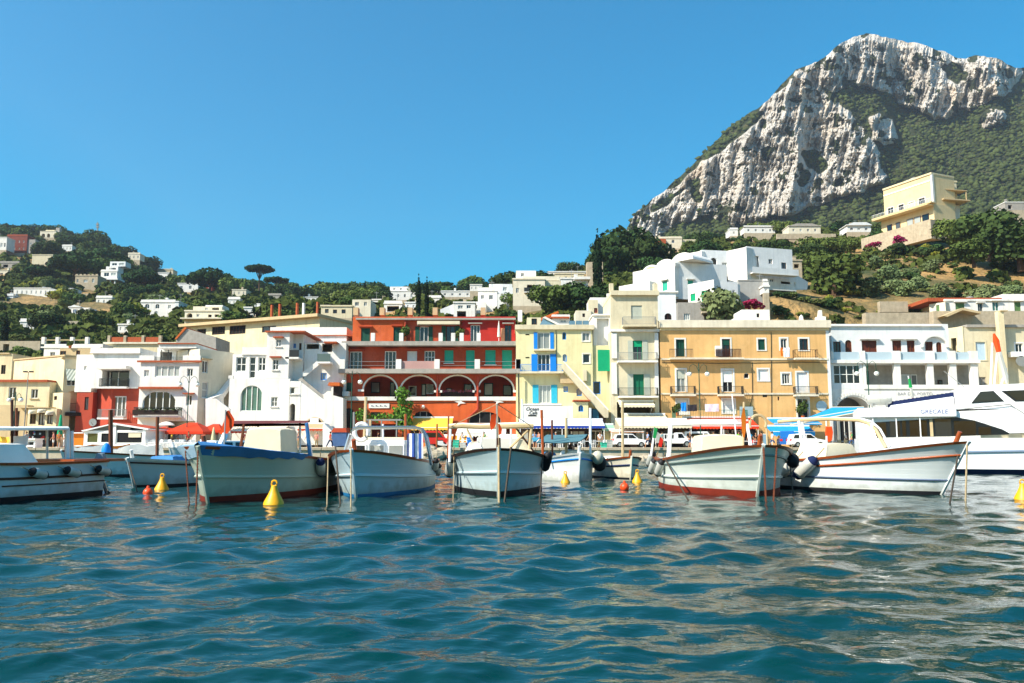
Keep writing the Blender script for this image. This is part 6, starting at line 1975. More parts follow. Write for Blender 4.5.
# undergrowth: countless small leaves over the ground, one mass
rg = np.random.RandomState(3)
n = 15000
upx = rg.uniform(-60, 1090, n)
uY = np.exp(rg.uniform(math.log(136), math.log(560), n))
keep = np.array([not near_house(a, b_, 0) for a, b_ in zip(upx, uY)]) & ~((upx > 735) & (uY < 240) & (rg.uniform(size=n) < .78))
upx, uY = upx[keep], uY[keep]
upy = hill_py(upx, uY)
cov = np.zeros(len(upx), bool)
for (x0, y0, x1, y1, hy) in HOUSES: cov |= (upx > x0 - 1) & (upx < x1 + 1) & (upy > y0) & (upy < y1 + 9) & (uY < hy + 2)
upx, uY, upy = upx[~cov], uY[~cov], upy[~cov]
te = tanel_np(upy)
uc = np.stack([(upx - 512) / F * (uY * CT + uY * te * ST), uY, CAMH + uY * te], -1)
msk = fbm(uc[:, 0] * .03, uc[:, 1] * .03, uc[:, 0] * 0, 3) > -.3
uc = uc[msk]
nq = 22
sz = (rg.uniform(.5, 1.5, len(uc)) * (1 + .0026 * uc[:, 1]) * np.where((uc[:, 0] < -20) & (uc[:, 1] > 190), 1.55, 1.))[:, None, None]
d = rg.normal(size=(len(uc), nq, 3))
d /= np.linalg.norm(d, axis=2)[..., None]
d[..., 2] = np.abs(d[..., 2]) * .7
c = uc[:, None] + d * sz
nn = d + rg.normal(0, .5, d.shape)
t = np.cross(nn, rg.normal(size=d.shape))
t /= np.linalg.norm(t, axis=2)[..., None]
bt = np.cross(nn / np.linalg.norm(nn, axis=2)[..., None], t)
s = sz * .29
q = np.stack([c - t * s - bt * s, c + t * s - bt * s, c + t * s + bt * s, c - t * s + bt * s], 2).reshape(-1, 3)
und = tri_soup('undergrowth', q, np.arange(len(q)).reshape(-1, 4), M('undergrowth_leaves', '4c5628', .95, .5, .08, 0, spec=.05), 'stuff')
# ================================================================ boats
class Boat:
 def __init__(s, name, label, bow, stern, B, zb, zm, zs, tr=.72, rake=.7, hull=None, bottom=None, gun=None, strake=None, group='wooden boats moored stern to the quay', flare=2.3, zboot=.12, bluff=.6, cat='boat', strake_q=.8, rail_q=None, chine=None, fore=.36):
  bx, by = bow
  sx, sy = stern
  s.L = math.hypot(sx - bx, sy - by)
  s.B, s.zb, s.zm, s.zs, s.tr, s.rake, s.flare, s.bluff = B, zb, zm, zs, tr, rake, flare, bluff
  s.rot = math.atan2(bx - sx, -(by - sy))
  s.c = Vector(((bx + sx) / 2, (by + sy) / 2, 0))
  s.root = thing(name, label, cat, s.c, s.rot, group)
  s.inv = Matrix.Rotation(-s.rot, 3, 'Z')
  n, m = 34, 10
  S = [(i / n) ** 1.25 for i in range(n + 1)]
  def skin_rows(z0, z1f, rows_n):
   rows = []
   for i in range(n + 1):
    st = S[i]
    zt = z1f(st)
    left = [s.pt(st, z0 + (zt - z0) * k / rows_n, -1) for k in range(rows_n + 1)]
    right = [s.pt(st, z0 + (zt - z0) * k / rows_n, 1) for k in range(rows_n + 1)]
    rows.append(left[::-1] + right)
   return rows
  rows = skin_rows(zboot, s.sheer, m)
  mb = MB()
  half = m + 1
  mb.loft([r[:half] for r in rows]).loft([r[half:] for r in rows])
  a = rows[-1]
  mb.add(a[:half] + a[half:][::-1][::-1], [tuple([k, k + 1, 2 * half - 2 - k, 2 * half - 1 - k]) for k in range(half - 1)]) if tr > .1 else None
  if not hull.get('worn'):
   hull['worn'] = 1
   weather(hull)
  s.hull = mb.build('hull', hull, s.root, smooth=True)
  rows = skin_rows(-.4, lambda st: zboot, 4)
  mb = MB().loft([r[:5] for r in rows]).loft([r[5:] for r in rows])
  a = rows[-1]
  if tr > .1: mb.add(a, [(k, k + 1, 8 - k, 9 - k) for k in range(4)])
  mb.build('bottom_paint', bottom, s.root, smooth=True)
  # foredeck and cockpit sole
  mb = MB()
  fr = [[s.pt(st, s.sheer(st) - .07, -1, -.04), s.pt(st, s.sheer(st) - .03, 0), s.pt(st, s.sheer(st) - .07, 1, -.04)] for st in S if st <= fore]
  mb.loft(fr)
  lo = [[s.pt(st, .34, -1, -.05), s.pt(st, .34, 1, -.05)] for st in S if st >= fore - .03]
  mb.loft(lo)
  w = [p for p in fr[-1]]
  mb.add([w[0], w[1], w[2], s.pt(fore, .34, 1, -.05), s.pt(fore, .34, -1, -.05)], [(0, 1, 2, 3, 4)])
  mb.build('deck', decking, s.root)
  mb = MB()
  for sd_ in (-1, 1):                                       # inner planking
   mb.loft([[s.pt(st, .34, sd_, -.06), s.pt(st, s.sheer(st) - .02, sd_, -.06)] for st in S if st >= fore - .02])
  mb.build('bulwark', hull, s.root)
  # gunwale cap, rubbing strakes
  mb = MB()
  for sd_ in (-1, 1):
   mb.loft([[s.pt(st, s.sheer(st) + dz, sd_, dx) for dx, dz in ((.05, -.04), (.06, .03), (-.11, .03), (-.11, -.04))] for st in S], True)
  mb.build('gunwale', gun or varnish, s.root)
  for q, mt, rr in [(strake_q, strake, .035)] + ([(rail_q, hull, .045)] if rail_q else []):
   if mt is None: continue
   mb = MB()
   for sd_ in (-1, 1):
    mb.tube([s.pt(st, zboot + (s.sheer(st) - zboot) * q, sd_, .015) for st in S], rr, 5)
   mb.build('rubbing_strake', mt, s.root, smooth=True)
  zt = s.sheer(0)
  mb = MB().tube([s.pt(0, -.3, 0), s.pt(0, .3, 0), s.pt(0, zt * .6, 0), s.pt(0, zt + .04, 0)], [.05, .05, .055, .06], 5)
  mb.build('stem', hull, s.root)
  mb = MB().tube([s.pt(0.03, zt - .05, 0), s.pt(0.03, zt + .3, 0)], [.07, .06], 8)
  mb.build('bollard', gun or varnish, s.root)
 def sheer(s, st):
  if st < .62: return s.zm + (s.zb - s.zm) * (1 - st / .62) ** 1.9
  return s.zm + (s.zs - s.zm) * ((st - .62) / .38) ** 1.6
 def gun(s, st):
  a = s.B / 2
  if st < .44: return a * math.sin(math.pi / 2 * st / .44) ** s.bluff
  u = (st - .44) / .56
  if s.tr > .1: return a * (1 - (1 - s.tr) * u ** 2.1)
  return a * max(0, 1 - u ** 3.2) ** .8
 def wl(s, st):
  a = s.B / 2 * .96
  if st < .5: return a * math.sin(math.pi / 2 * st / .5) ** .82
  u = (st - .5) / .5
  if s.tr > .1: return a * (1 - (1 - s.tr * .9) * u ** 1.9)
  return a * max(0, 1 - u ** 2.6) ** .9
 def pt(s, st, z, side, off=0):
  zt = s.sheer(st)
  if z <= 0:
   hb = s.wl(st) * (1 - (z / -.45) ** 2 * .75)
  else:
   q = min(1.05, z / zt)
   hb = s.wl(st) + (s.gun(st) - s.wl(st)) * q ** s.flare
  y = -s.L / 2 + st * s.L + s.rake * (0 - z / s.zb) * max(0, 1 - st / .4) ** 2.2
  if side == 0: return (0, y, z)
  return (side * max(.02, hb + off), y, z)
 def at(s, px, py, Y):
  return s.inv @ (Vector(P(px, py, Y)) - s.c)
 def world(s, p):
  w = Matrix.Rotation(s.rot, 3, 'Z') @ Vector(p) + s.c
  return w
 def put(s, mb, name, mat, parent=None, **k):
  return mb.build(name, mat, parent or s.root, **k)
 def rod(s, a, b, r, mat, name, n=6):
  return s.put(MB().tube([s.at(*a), s.at(*b)], r, n), name, mat, smooth=True)
def wat(px, py):
 """point on the water under a pixel"""
 Y = -CAMH / tanel(py)
 return (xat(px, py, Y), Y)
def drape(rows, name, mat, parent, th=.02, seed=1, amp=.03):
 r = random.Random(seed)
 R2 = [[(p[0] + r.uniform(-amp, amp), p[1] + r.uniform(-amp, amp), p[2] + r.uniform(-amp, amp)) for p in row] for row in rows]
 mb = MB().loft(R2)
 mb.loft([[(p[0], p[1], p[2] - th) for p in row] for row in R2])
 return mb.build(name, mat, parent, smooth=True)
def cover(b, x0, x1, y0, y1, z0, z1, mat, name, taper=.12, seed=2):
 """canvas-covered box with rounded sagging top"""
 r = random.Random(seed)
 mb = MB()
 rows = []
 K = 9
 for j in range(K + 1):
  v_ = j / K
  yy = y0 + (y1 - y0) * v_
  row = []
  for i in range(17):
   a = i / 16
   if a < .32: t = a / .32; x_, z_ = x0 + taper * t, z0 + (z1 - z0) * t
   elif a > .68: t = (1 - a) / .32; x_, z_ = x1 - taper * t, z0 + (z1 - z0) * t
   else: t = (a - .32) / .36; x_, z_ = x0 + taper + (x1 - x0 - 2 * taper) * t, z1 + .03 * math.sin(t * math.pi)
   ed = min(v_, 1 - v_)
   k = 1 if ed > 0 else .96
   row.append((x_ + r.uniform(-.012, .012), yy + taper * .6 * (1 - 2 * v_) * max(0, (z_ - z0) / (z1 - z0)) * (1 if ed == 0 else .3), z0 + (z_ - z0) * k + r.uniform(-.012, .012)))
  rows.append(row)
 mb.loft(rows)
 n = 17
 mb.f.append(tuple(range(n)))
 mb.f.append(tuple(range(K * n, K * n + n))[::-1])
 return mb.build(name, mat, b.root, smooth=True)
FG = 'fenders hanging on the moored boats'
def make_fender():
 t = thing('fender', 'x', 'fender', (0, 0, 0), 0, FG)
 MB().lathe([(.03, -.3), (.1, -.27), (.125, -.2), (.13, 0), (.125, .2), (.1, .27), (.03, .3)], (0, 0, 0), 12).build('body', hullwhite, t, smooth=True)
 MB().lathe([(.02, .34), (.08, .31), (.118, .24), (.127, .22)], (0, 0, 0), 12).build('end_cap', black, t, smooth=True)
 MB().lathe([(.127, -.22), (.118, -.24), (.08, -.31), (.02, -.34)], (0, 0, 0), 12).build('end_cap', black, t, smooth=True)
 MB().tube([(0, 0, .33), (0, .03, .62)], .012, 5).build('lanyard', rope, t)
 return t
fen0 = [make_fender(), True]
def fender(boat, st, side, label, z=None, tilt=0, sc=1., capm=None, out=.14, body=None):
 zz = (boat.sheer(st) - .28) if z is None else z
 p = boat.world(boat.pt(st, zz, side, out * sc))
 if fen0[1]:
  fen0[1] = False
  o = fen0[0]
  KIDS[o.name] = [(c, []) for c in o.children]
  o.location, o['label'] = p, label
  o.scale = (sc,) * 3
 else:
  o = dup(fen0[0], p, 0, label, FG, sc)
 o.rotation_euler = (tilt, tilt * .3, boat.rot)
 if body:
  c = [c for c in o.children if c.name.startswith('body')][0]
  c.data = c.data.copy()
  c.data.materials[0] = body
 if capm:
  for c in o.children:
   if c.name.startswith('end_cap'):
    c.data = c.data.copy()
    c.data.materials[0] = capm
 return o
def ball_fender(boat, st, side, z, r, label, mat):
 p = boat.world(boat.pt(st, z, side, r))
 t = thing('fender', label, 'fender', p, 0, FG)
 MB().ball((0, 0, 0), r, 14, 1, 1, 1.15).build('body', mat, t, smooth=True)
 MB().tube([(0, 0, r * 1.1), (0, 0, r + .3)], .014, 5).build('lanyard', rope, t)
 return t
def line(pts, label, mat=None, r=.018, sag=0., name='mooring_line', cat='rope'):
 """a rope through world points"""
 out = []
 for i in range(len(pts) - 1):
  a, b_ = Vector(pts[i]), Vector(pts[i + 1])
  for k in range(8):
   t = k / 8
   q = a.lerp(b_, t)
   q.z -= sag * 4 * t * (1 - t)
   out.append(q)
 out.append(Vector(pts[-1]))
 if mat is chain_m:
  out = [Vector(pts[0]).lerp(Vector(pts[-1]), i / 44) for i in range(45)]
  r = [r * (.75 if i % 2 else .42) for i in range(45)]
 o = MB().tube(out, r, 5).build(name, mat or rope, None, smooth=True)
 return tag(o, label, cat, 'mooring lines and chains at the bows')
# ---- 1: boat running out of the frame, white tarp heap
bow = wat(-95, 512)
b1 = Boat('fishing_boat', 'pale blue motor boat with white tarp heap and a yellow towel on its rail', (-15.5, 18.4), (-13.1, 25.3), 2.7, 1.25, .98, 1.0, .8, .6, hullblue, antif_blk, varnish, darkwood, strake_q=.55, zboot=.14)
b = b1
b.put(MB().tube([b.pt(i / 12 * .5 + .5, .42, 1, .02) for i in range(13)], .02, 5), 'spray_rail', darkwood)
x0, x1 = -.95, .95
cover(b, -1.0, .9, -.9, 1.5, .9, 1.5, cloth_white, 'tarp_cover', .4, 4)
fr_ = MB()
for p, q in (((-20, 428.5), (69, 427.5)), ):
 fr_.tube([b.at(-40, 429, 22.4), b.at(68.5, 428.6, 24.6)], .05, 6)
 fr_.tube([b.at(-40, 428, 24.2), b.at(68, 428, 26.4)], .05, 6)
b.put(fr_, 'canopy_rail', whitem, smooth=True)
can = []
for k in range(5):
 t = k / 4
 can.append([b.at(-40, 427.6 - .6 * math.sin(t * math.pi), 22.4 + 1.8 * t), b.at(14, 427.6 - .9 * math.sin(t * math.pi), 23.5 + 1.8 * t), b.at(68, 427.6 - .6 * math.sin(t * math.pi), 24.6 + 1.8 * t)])
drape(can, 'canopy', cloth_white, b.root, .03, 3, .01)
for (x, y0_, y1_, Y, r_, mt) in ((47, 430, 463, 25.4, .035, whitem), (67.2, 428, 467, 24.8, .07, whitem), (71.5, 431, 467, 25.2, .06, whitem), (65.4, 430, 467, 25.0, .03, M('pink_pole', 'd060a8', .5, .1, 2, 0)), (12, 400, 462, 24.6, .04, darkwood), (16.5, 408, 462, 25.0, .04, brownwood)):
 b.rod((x, y0_, Y), (x + .3, y1_, Y), r_, mt, 'post')
p = b.at(72, 466, 24.6)
b.put(MB().box(-1.0, .95, p.y - .5, p.y + 1.4, .98, 1.06), 'hatch', varnish)
for st, l in ((.63, 'black capped fender midway along the pale blue boat with the yellow towel'), (.79, 'black capped fender aft on the pale blue boat with the yellow towel'), (.96, 'black capped fender at the stern of the pale blue boat beside the outboard motor')):
 fender(b, st, 1, l, .72, R(74), .95, out=.16)
# towel and outboard
t = thing('towel', 'yellow towel hung over the rail of the pale blue boat', 'towel', b.world(b.at(3, 448, 22.6)))
drape([[(-.13 + .05 * math.sin(j * 1.9) + .09 * i - .1, .05 * math.sin(i * 2.2 + j), .3 - j * .11) for i in range(5)] for j in range(6)], 'cloth', cloth_yel, t, .012, 5, .012)
t = thing('outboard_motor', 'grey outboard motor tilted on the stern of the pale blue boat', 'motor', b.world((.5, b.L / 2 + .22, .72)), b.rot)
MB().tube([(0, 0, .02), (0, .06, .3), (0, .04, .5)], [.16, .2, .12], 8).build('cowl', hullgrey, t, smooth=True)
MB().tube([(0, 0, 0), (.05, .35, -.75)], [.07, .05], 6).build('shaft', chrome, t)
MB().tube([(.05, .33, -.7), (.05, .48, -.74)], [.08, .03], 6).build('propeller_hub', black, t)
t = thing('shirt', 'white shirt drying on the rail beside the yellow towel', 'shirt', b.world(b.at(20, 443, 24)))
drape([[(-.22 + .11 * i, .04 * math.sin(i * 2 + j), .2 - j * .1) for i in range(5)] for j in range(5)], 'cloth', M('white_shirt_cloth', 'e6e6ea', .9, .05, 2, .1), t, .012, 6, .012)
# ---- 2: sage hull with blue tarp over the bow
b2 = Boat('fishing_boat', 'sage grey boat with blue tarp over its bow and a brown canopy roof', wat(208, 503), (-7.25, 31.2), 3.4, 1.42, 1.02, 1.0, .7, .75, M('sage_hull_paint', 'b3bfae', .35, .08, .7, .05, streak=.15, dirt='8f9a86', spec=.5), antif_red, varnish, None, rail_q=.42, zboot=.16, bluff=.5)
b = b2
rows = []
for i in range(15):
 st = .0 + .3 * i / 14
 e = .05 + .2 * (1 - abs(i / 14 - .15)) ** 1.5 + .04 * math.sin(i * 2.1)
 zt = b.sheer(st)
 L_ = [b.pt(st, zt - e, -1, .05), b.pt(st, zt + .06, -1, .08)]
 R_ = [b.pt(st, zt + .06, 1, .08), b.pt(st, zt - e * .75, 1, .05)]
 g = b.gun(st)
 rows.append(L_ + [(-g * .5, L_[1][1], zt + .13), (0, L_[1][1], zt + .16), (g * .5, L_[1][1], zt + .13)] + R_)
drape([r[2:] for r in rows], 'blue_tarp', cloth_royal, b.root, .02, 8, .018)
drape([[tuple(Vector(q) + Vector((-.01, 0, .004))) for q in r[:3]] for r in rows], 'pale_tarp', cloth_pale, b.root, .02, 9, .018)
cover(b, -.62, .72, -1.3, .4, .6, 1.98, cloth_cream, 'wheelhouse_cover', .16, 5)
roof = [[b.at(229, 423.8, 26.2), b.at(308, 423, 26.5)], [b.at(229, 420.8, 27.8), b.at(308, 420.6, 28.2)], [b.at(231, 421.6, 30), b.at(306, 421.6, 30.3)]]
drape(roof, 'canopy', M('maroon_canvas', '6a3028', .8, .2, 1.5, .2), b.root, .09, 3, .0)
for a, c, r_, mt in (((244, 423.6, 26.3), (240, 452, 26.3), .045, brownwood), ((306.6, 423, 26.5), (310.6, 463, 26.8), .06, cloth_royal), ((307.5, 423, 26.6), (313, 463, 27), .03, whitem), ((258, 422, 29.9), (258, 452, 29.9), .04, whitem), ((300, 422, 29.9), (300, 452, 29.9), .04, whitem)):
 b.rod(a, c, r_, mt, 'post')
b.rod((225.5, 434, 22.6), (215.5, 456, 22.4), .09, whitem, 'boom')
b.rod((225.6, 410, 22.6), (224, 452, 22.4), .02, greyiron, 'flagstaff')
b.put(MB().box(-.7, 1.0, 1.2, 3.6, .34, .8), 'engine_box', varnish)
fender(b, .4, 1, 'white fender with navy cap high on the sage boat under its blue tarp', None, R(48), 1.1, navy)
fender(b, .62, 1, 'white fender with navy cap by the brown rail of the sage boat', None, R(48), 1.1, navy)
ball_fender(b, .83, 1, .8, .27, 'big round white fender at the stern of the sage boat', hullwhite)
t = thing('flag', 'orange pennant on the white boom of the sage boat', 'flag', b.world(b.at(226, 430, 22.6)))
drape([[(0, 0, .52), (.05, .02, .55)], [(-.06, .02, .25), (.2, .05, .3)], [(-.14, 0, .05), (.2, .03, .1)], [(-.18, 0, -.1), (.02, .02, -.12)]], 'cloth', M('orange_pennant', 'e04a14', .85, .1, 2, .1), t, .01, 3, .015)
# ---- 3: white and blue boat with steel frame and towel
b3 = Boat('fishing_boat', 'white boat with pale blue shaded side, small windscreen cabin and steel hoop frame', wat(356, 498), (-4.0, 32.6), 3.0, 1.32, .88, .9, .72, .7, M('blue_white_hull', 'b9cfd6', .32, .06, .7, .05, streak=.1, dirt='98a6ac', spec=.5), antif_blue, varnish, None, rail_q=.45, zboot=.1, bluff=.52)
b = b3
cab = b.put(MB().prism([(-.95, .7), (-.86, 1.62), (.86, 1.62), (.95, .7)], -1.7, .6), 'cabin', whitem, bevel=.05)
for xa, xb in ((-.84, -.36), (-.28, .24), (.32, .84)):
 w_ = b.put(MB().box(xa, xb, -1.735, -1.7, 1.08, 1.5), 'window_frame', whitem, cab)
 b.put(MB().box(xa + .05, xb - .05, -1.75, -1.737, 1.13, 1.45), 'pane', glass, w_)
b.put(MB().box(-.7, .75, -.9, .9, 1.63, 1.72), 'roof_hatch', cloth_cream, cab)
hoop = [(344.5, 452, 25.2), (350, 434, 25.2), (353.5, 429, 25.2), (358, 427.4, 25.2), (415, 427.4, 25.6), (421, 429, 25.6), (425, 436, 25.6), (431.5, 465, 25.8)]
b.put(MB().tube([b.at(*p) for p in hoop], .05, 7), 'hoop_frame', chrome, smooth=True)
b.put(MB().tube([b.at(p[0] + 2, p[1] + .6, p[2] + 2.6) for p in hoop], .05, 7), 'hoop_frame', chrome, smooth=True)
for a, c, r_, mt in (((405.6, 414, 27), (405.4, 455, 27), .045, varnish), ((366, 397, 27.5), (364, 446, 27.5), .05, tan), ((354, 412, 26), (353.6, 447, 26), .035, greyiron), ((383, 424, 26.5), (383, 440, 26.5), .03, whitem), ((370.5, 420, 28), (370.5, 442, 28), .04, tan)):
 b.rod(a, c, r_, mt, 'pole')
p = b.at(361.5, 432, 26)
ring = [(p.x + .22 * math.cos(a), p.y, p.z + .26 * math.sin(a)) for a in [2 * math.pi * i / 16 for i in range(17)]]
tag(MB().tube([b.world(q) for q in ring], .075, 7).build('life_ring', hullwhite, None, smooth=True), 'white life ring tied to the pole of the boat with steel hoops', 'life ring')
t = thing('towel', 'striped beach towel hung on the steel hoop', 'towel', b.world(b.at(415, 446, 25.4)), b.rot)
drape([[(-.24 + .07 * i, .035 * math.sin(i * 1.7) + .01 * j, .38 - j * .125) for i in range(8)] for j in range(7)], 'cloth', st_towel, t, .012, 6, .006)
b.put(MB().box(-.9, .9, 1.6, 3.9, .34, .9), 'engine_box', tan)
fender(b, .66, 1, 'black capped fender aft on the boat with the steel hoops', None, R(45), 0.85)
fender(b, .52, 1, 'black capped fender amidships on the boat with the steel hoops', .8, R(45), 0.85)
# ---- 4: the boat seen bow on
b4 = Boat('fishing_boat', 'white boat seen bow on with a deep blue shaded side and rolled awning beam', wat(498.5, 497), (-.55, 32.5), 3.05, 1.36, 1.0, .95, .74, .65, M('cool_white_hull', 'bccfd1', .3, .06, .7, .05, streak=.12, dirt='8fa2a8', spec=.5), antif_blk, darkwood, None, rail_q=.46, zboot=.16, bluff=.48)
b = b4
beam = [(449, 427, 25.4), (462, 426.2, 25.4), (480, 427, 25.4), (505, 426.4, 25.4), (521, 425.8, 25.4), (533.6, 426, 25.4)]
b.put(MB().tube([b.at(*p) for p in beam], [.06, .075, .07, .08, .09, .07], 8), 'rolled_awning', tan, smooth=True)
b.put(MB().tube([b.at(p[0], p[1] - 1.7, p[2] + .03) for p in beam], [.04, .06, .05, .07, .06, .04], 8), 'awning_roll_top', cloth_white, smooth=True)
for a, c, r_, mt in (((450.4, 427, 25.4), (449.6, 462, 25.4), .04, whitem), ((448.4, 430, 25.5), (448, 458, 25.5), .03, varnish), ((531.6, 427, 25.4), (529.4, 449, 25.4), .045, tan), ((497, 404, 24), (497, 449, 24), .03, greyiron), ((511, 428, 26), (511, 447, 26), .03, whitem),
      ((528, 430, 25.4), (510, 448, 25.6), .035, tan), ((516, 428, 25.4), (534, 452, 25.6), .03, darkwood), ((467, 429, 26), (476, 448, 26), .03, tan), ((483, 430, 26), (480, 448, 26), .03, whitem), ((522, 399, 28), (523, 428, 28), .03, whitem)):
 b.rod(a, c, r_, mt, 'pole')
b.put(MB().prism([(-.8, .9), (-.7, 1.72), (.75, 1.72), (.85, .9)], -.6, 1.4), 'cabin', M('off_white_cabin', 'd8d4c8', .6, .1, 1, .05), bevel=.04)
cover(b, -1.2, -.3, -2.4, -1.2, 1.0, 1.55, cloth_white, 'net_heap', .3, 6)
cover(b, .3, 1.2, -2.2, -1.0, 1.0, 1.62, cloth_cream, 'sail_bundle', .3, 7)
t = thing('flag', 'two orange pennants on the mast of the bow on boat', 'flag', b.world(b.at(497, 428, 23.95)))
drape([[(-.16, 0, .38), (-.02, .02, .42)], [(-.2, .02, .12), (.0, .05, .18)], [(-.18, 0, -.06), (-.08, .03, 0)]], 'cloth', MATS['orange_pennant'], t, .01, 3, .01)
drape([[(.0, 0, .14), (.08, .02, .12)], [(.02, .02, -.06), (.15, .05, -.03)], [(.04, 0, -.2), (.12, .03, -.16)]], 'cloth', MATS['orange_pennant'], t, .01, 4, .01)
fender(b, .3, 1, 'large black fender on the shaded side of the bow on boat', .95, R(40), 1.15, None, body=black)
fender(b, .3, -1, 'white fender with black cap on the lit side of the bow on boat', .8, R(40), 1.3)
fender(b, .36, -1, 'grey white fender behind the first on the lit side of the bow on boat', .7, R(48), 1.02)
b.put(MB().tube([b.at(497, 404, 24), b.at(449.6, 427, 25.4)], .012, 4).tube([b.at(497, 404, 24), b.at(531, 426, 25.4)], .012, 4).tube([b.at(497, 404, 24), b.at(499, 447, 22.9)], .012, 4), 'stay_rope', rope)
# ---- 5: small white boat with teal sun awning
b5 = Boat('small_boat', 'small white boat with a blue stripe and teal sun awning on poles', wat(578.6, 482), (1.9, 38.6), 2.3, 1.12, .82, .8, .7, .35, hullwhite, hullwhite, hullwhite, bluep, zboot=.1, bluff=.55, group='small boats by the quay')
b = b5
aw = [[b.at(547, 434.5, 36.5), b.at(565, 434.6, 36.8), b.at(588, 434, 37)], [b.at(541, 439, 35.2), b.at(562, 438.5, 35.2), b.at(585, 438, 35.4)], [b.at(536, 442.6, 34), b.at(560, 443, 34), b.at(580, 441.6, 34)]]
drape(aw, 'sun_awning', cloth_teal, b.root, .03, 3, .02)
drape([[b.at(531, 437.6, 34.2), b.at(540, 437, 34.8)], [b.at(534, 441, 34), b.at(537, 440.6, 34.3)]], 'awning_corner', M('cyan_cloth', '58b8d0', .8, .1, 2, .1), b.root, .02, 3, .01)
for a, c, r_, mt in (((541.6, 410, 34), (543, 457, 34), .055, M('orange_brown_pole', 'a8501e', .6, .2, 3, .1)), ((552, 420, 35), (552.4, 456, 35), .045, brownwood), ((566.2, 418, 35.5), (566.2, 456, 35.5), .06, tan), ((590.3, 408, 35.6), (590.3, 455, 35.6), .055, whitem)):
 b.rod(a, c, r_, mt, 'pole')
cover(b, -.2, .9, -1.0, 1.0, .7, 1.22, cloth_white, 'white_cover', .25, 8)
cover(b, -1.0, -.3, -.6, 1.2, .75, 1.12, cloth_royal, 'blue_cover', .2, 9)
# ---- 6: small cream boat with navy stripe
b6 = Boat('small_boat', 'small cream boat with a navy stripe and dark side wedged beside the white one', wat(630.4, 479.6), (4.2, 41.4), 2.0, .95, .7, .72, .1 + .5, .25, hullcream, antif_blk, varnish, navy, zboot=.08, bluff=.55, group='small boats by the quay', strake_q=.62)
b = b6
cover(b, -.7, .7, -1.2, .8, .55, .92, cloth_white, 'canvas_cover', .3, 10)
b.rod((622.6, 402, 36), (622.8, 461, 36), .06, tan, 'pole')
ball_fender(b5, .2, 1, .72, .3, 'round dark fender between the two small boats', black)
ball_fender(b5, .12, 1, .95, .24, 'round off white fender over the bow of the small white boat', hullcream)
# ---- 7: white boat with varnished gunwale, red bottom
b7 = Boat('fishing_boat', 'white boat with varnished red brown gunwale, red bottom and cream engine cover', wat(757, 498), (6.75, 31.6), 3.65, 1.45, .98, 1.0, .72, .75, M('warm_white_hull', 'd0d6cc', .3, .06, .7, .05, streak=.12, dirt='a8a690', spec=.5), antif_red, varnish, M('grey_green_strake', '70807a', .5, .1, 2, 0), zboot=.2, bluff=.46, rail_q=.32)
b = b7
cover(b, -.85, .6, -1.2, .3, .8, 1.78, cloth_cream, 'engine_cover', .1, 11)
b.put(MB().tube([b.at(672, 424.6, 27.8), b.at(700, 423.4, 27.8), b.at(744, 423.4, 27.8)], .06, 7), 'canopy_rail', whitem, smooth=True)
b.put(MB().tube([b.at(690, 421, 28.5), b.at(736, 421, 28.5)], .05, 7), 'canopy_rail', whitem, smooth=True)
drape([[b.at(677, 422.2, 27.9), b.at(708, 421.4, 27.9), b.at(738, 421.8, 27.9)], [b.at(682, 420.8, 29), b.at(708, 420.4, 29), b.at(735, 420.6, 29)]], 'rolled_canopy', cloth_white, b.root, .08, 2, .01)
for a, c, r_, mt in (((670.6, 424.5, 27.8), (668.6, 461, 27.8), .075, whitem), ((721.6, 424, 27.8), (721.4, 446, 27.8), .03, whitem), ((744, 402, 25), (743, 447, 25), .035, tan), ((747, 424, 25), (751, 446, 24.8), .05, whitem), ((655, 428, 30), (651, 456, 30), .04, whitem), ((732, 394, 27), (737, 446, 27), .02, whitem)):
 b.rod(a, c, r_, mt, 'pole')
hoop = [b.at(758 + 8.2 * math.cos(a), 424 - 9 * math.sin(a), 27) for a in [math.pi * (i / 10 * 1.25 - .12) for i in range(11)]]
b.put(MB().tube(hoop, .045, 6), 'arch_hoop', tan, smooth=True)
b.rod((766, 420, 27), (767.5, 446, 27), .03, tan, 'pole')
t = thing('flag', 'orange pennant rolled on the pole above the varnished gunwale', 'flag', b.world(b.at(743.6, 424, 24.9)))
drape([[(0, 0, .5), (.05, .02, .46)], [(-.05, .02, .2), (.1, .05, .15)], [(-.07, 0, -.2), (.07, .03, -.2)], [(-.03, 0, -.38), (.03, .03, -.4)]], 'cloth', cloth_or, t, .01, 3, .01)
t = thing('flag', 'green white and red flag drooping on a white staff by the parked cars', 'flag', b.world(b.at(655, 437, 29.9)))
for i, mt in enumerate((M('flag_green', '189048', .85, .05, 2, 0), hullwhite, M('flag_red', 'd02818', .85, .05, 2, 0))):
 drape([[(-.02 + .1 * i, .02 * i, .36 - .16 * i), (.1 + .1 * i, .02 * i, .3 - .2 * i)], [(-.08 + .1 * i, 0, -.02 - .14 * i), (.03 + .1 * i, .01, -.04 - .16 * i)]], 'stripe', mt, t, .01, 3, .004)
for st, l in ((.97, 'black capped fender at the very stern of the varnished boat'), (.82, 'black capped fender on the stern quarter of the varnished boat'), (.5, 'black capped fender amidships by the cream engine cover')):
 fender(b, st, -1, l, None, R(40), 1.06, None)
fender(b, .9, -1, 'small white fender near the stern flag of the varnished boat', .95, R(40), 1.1)
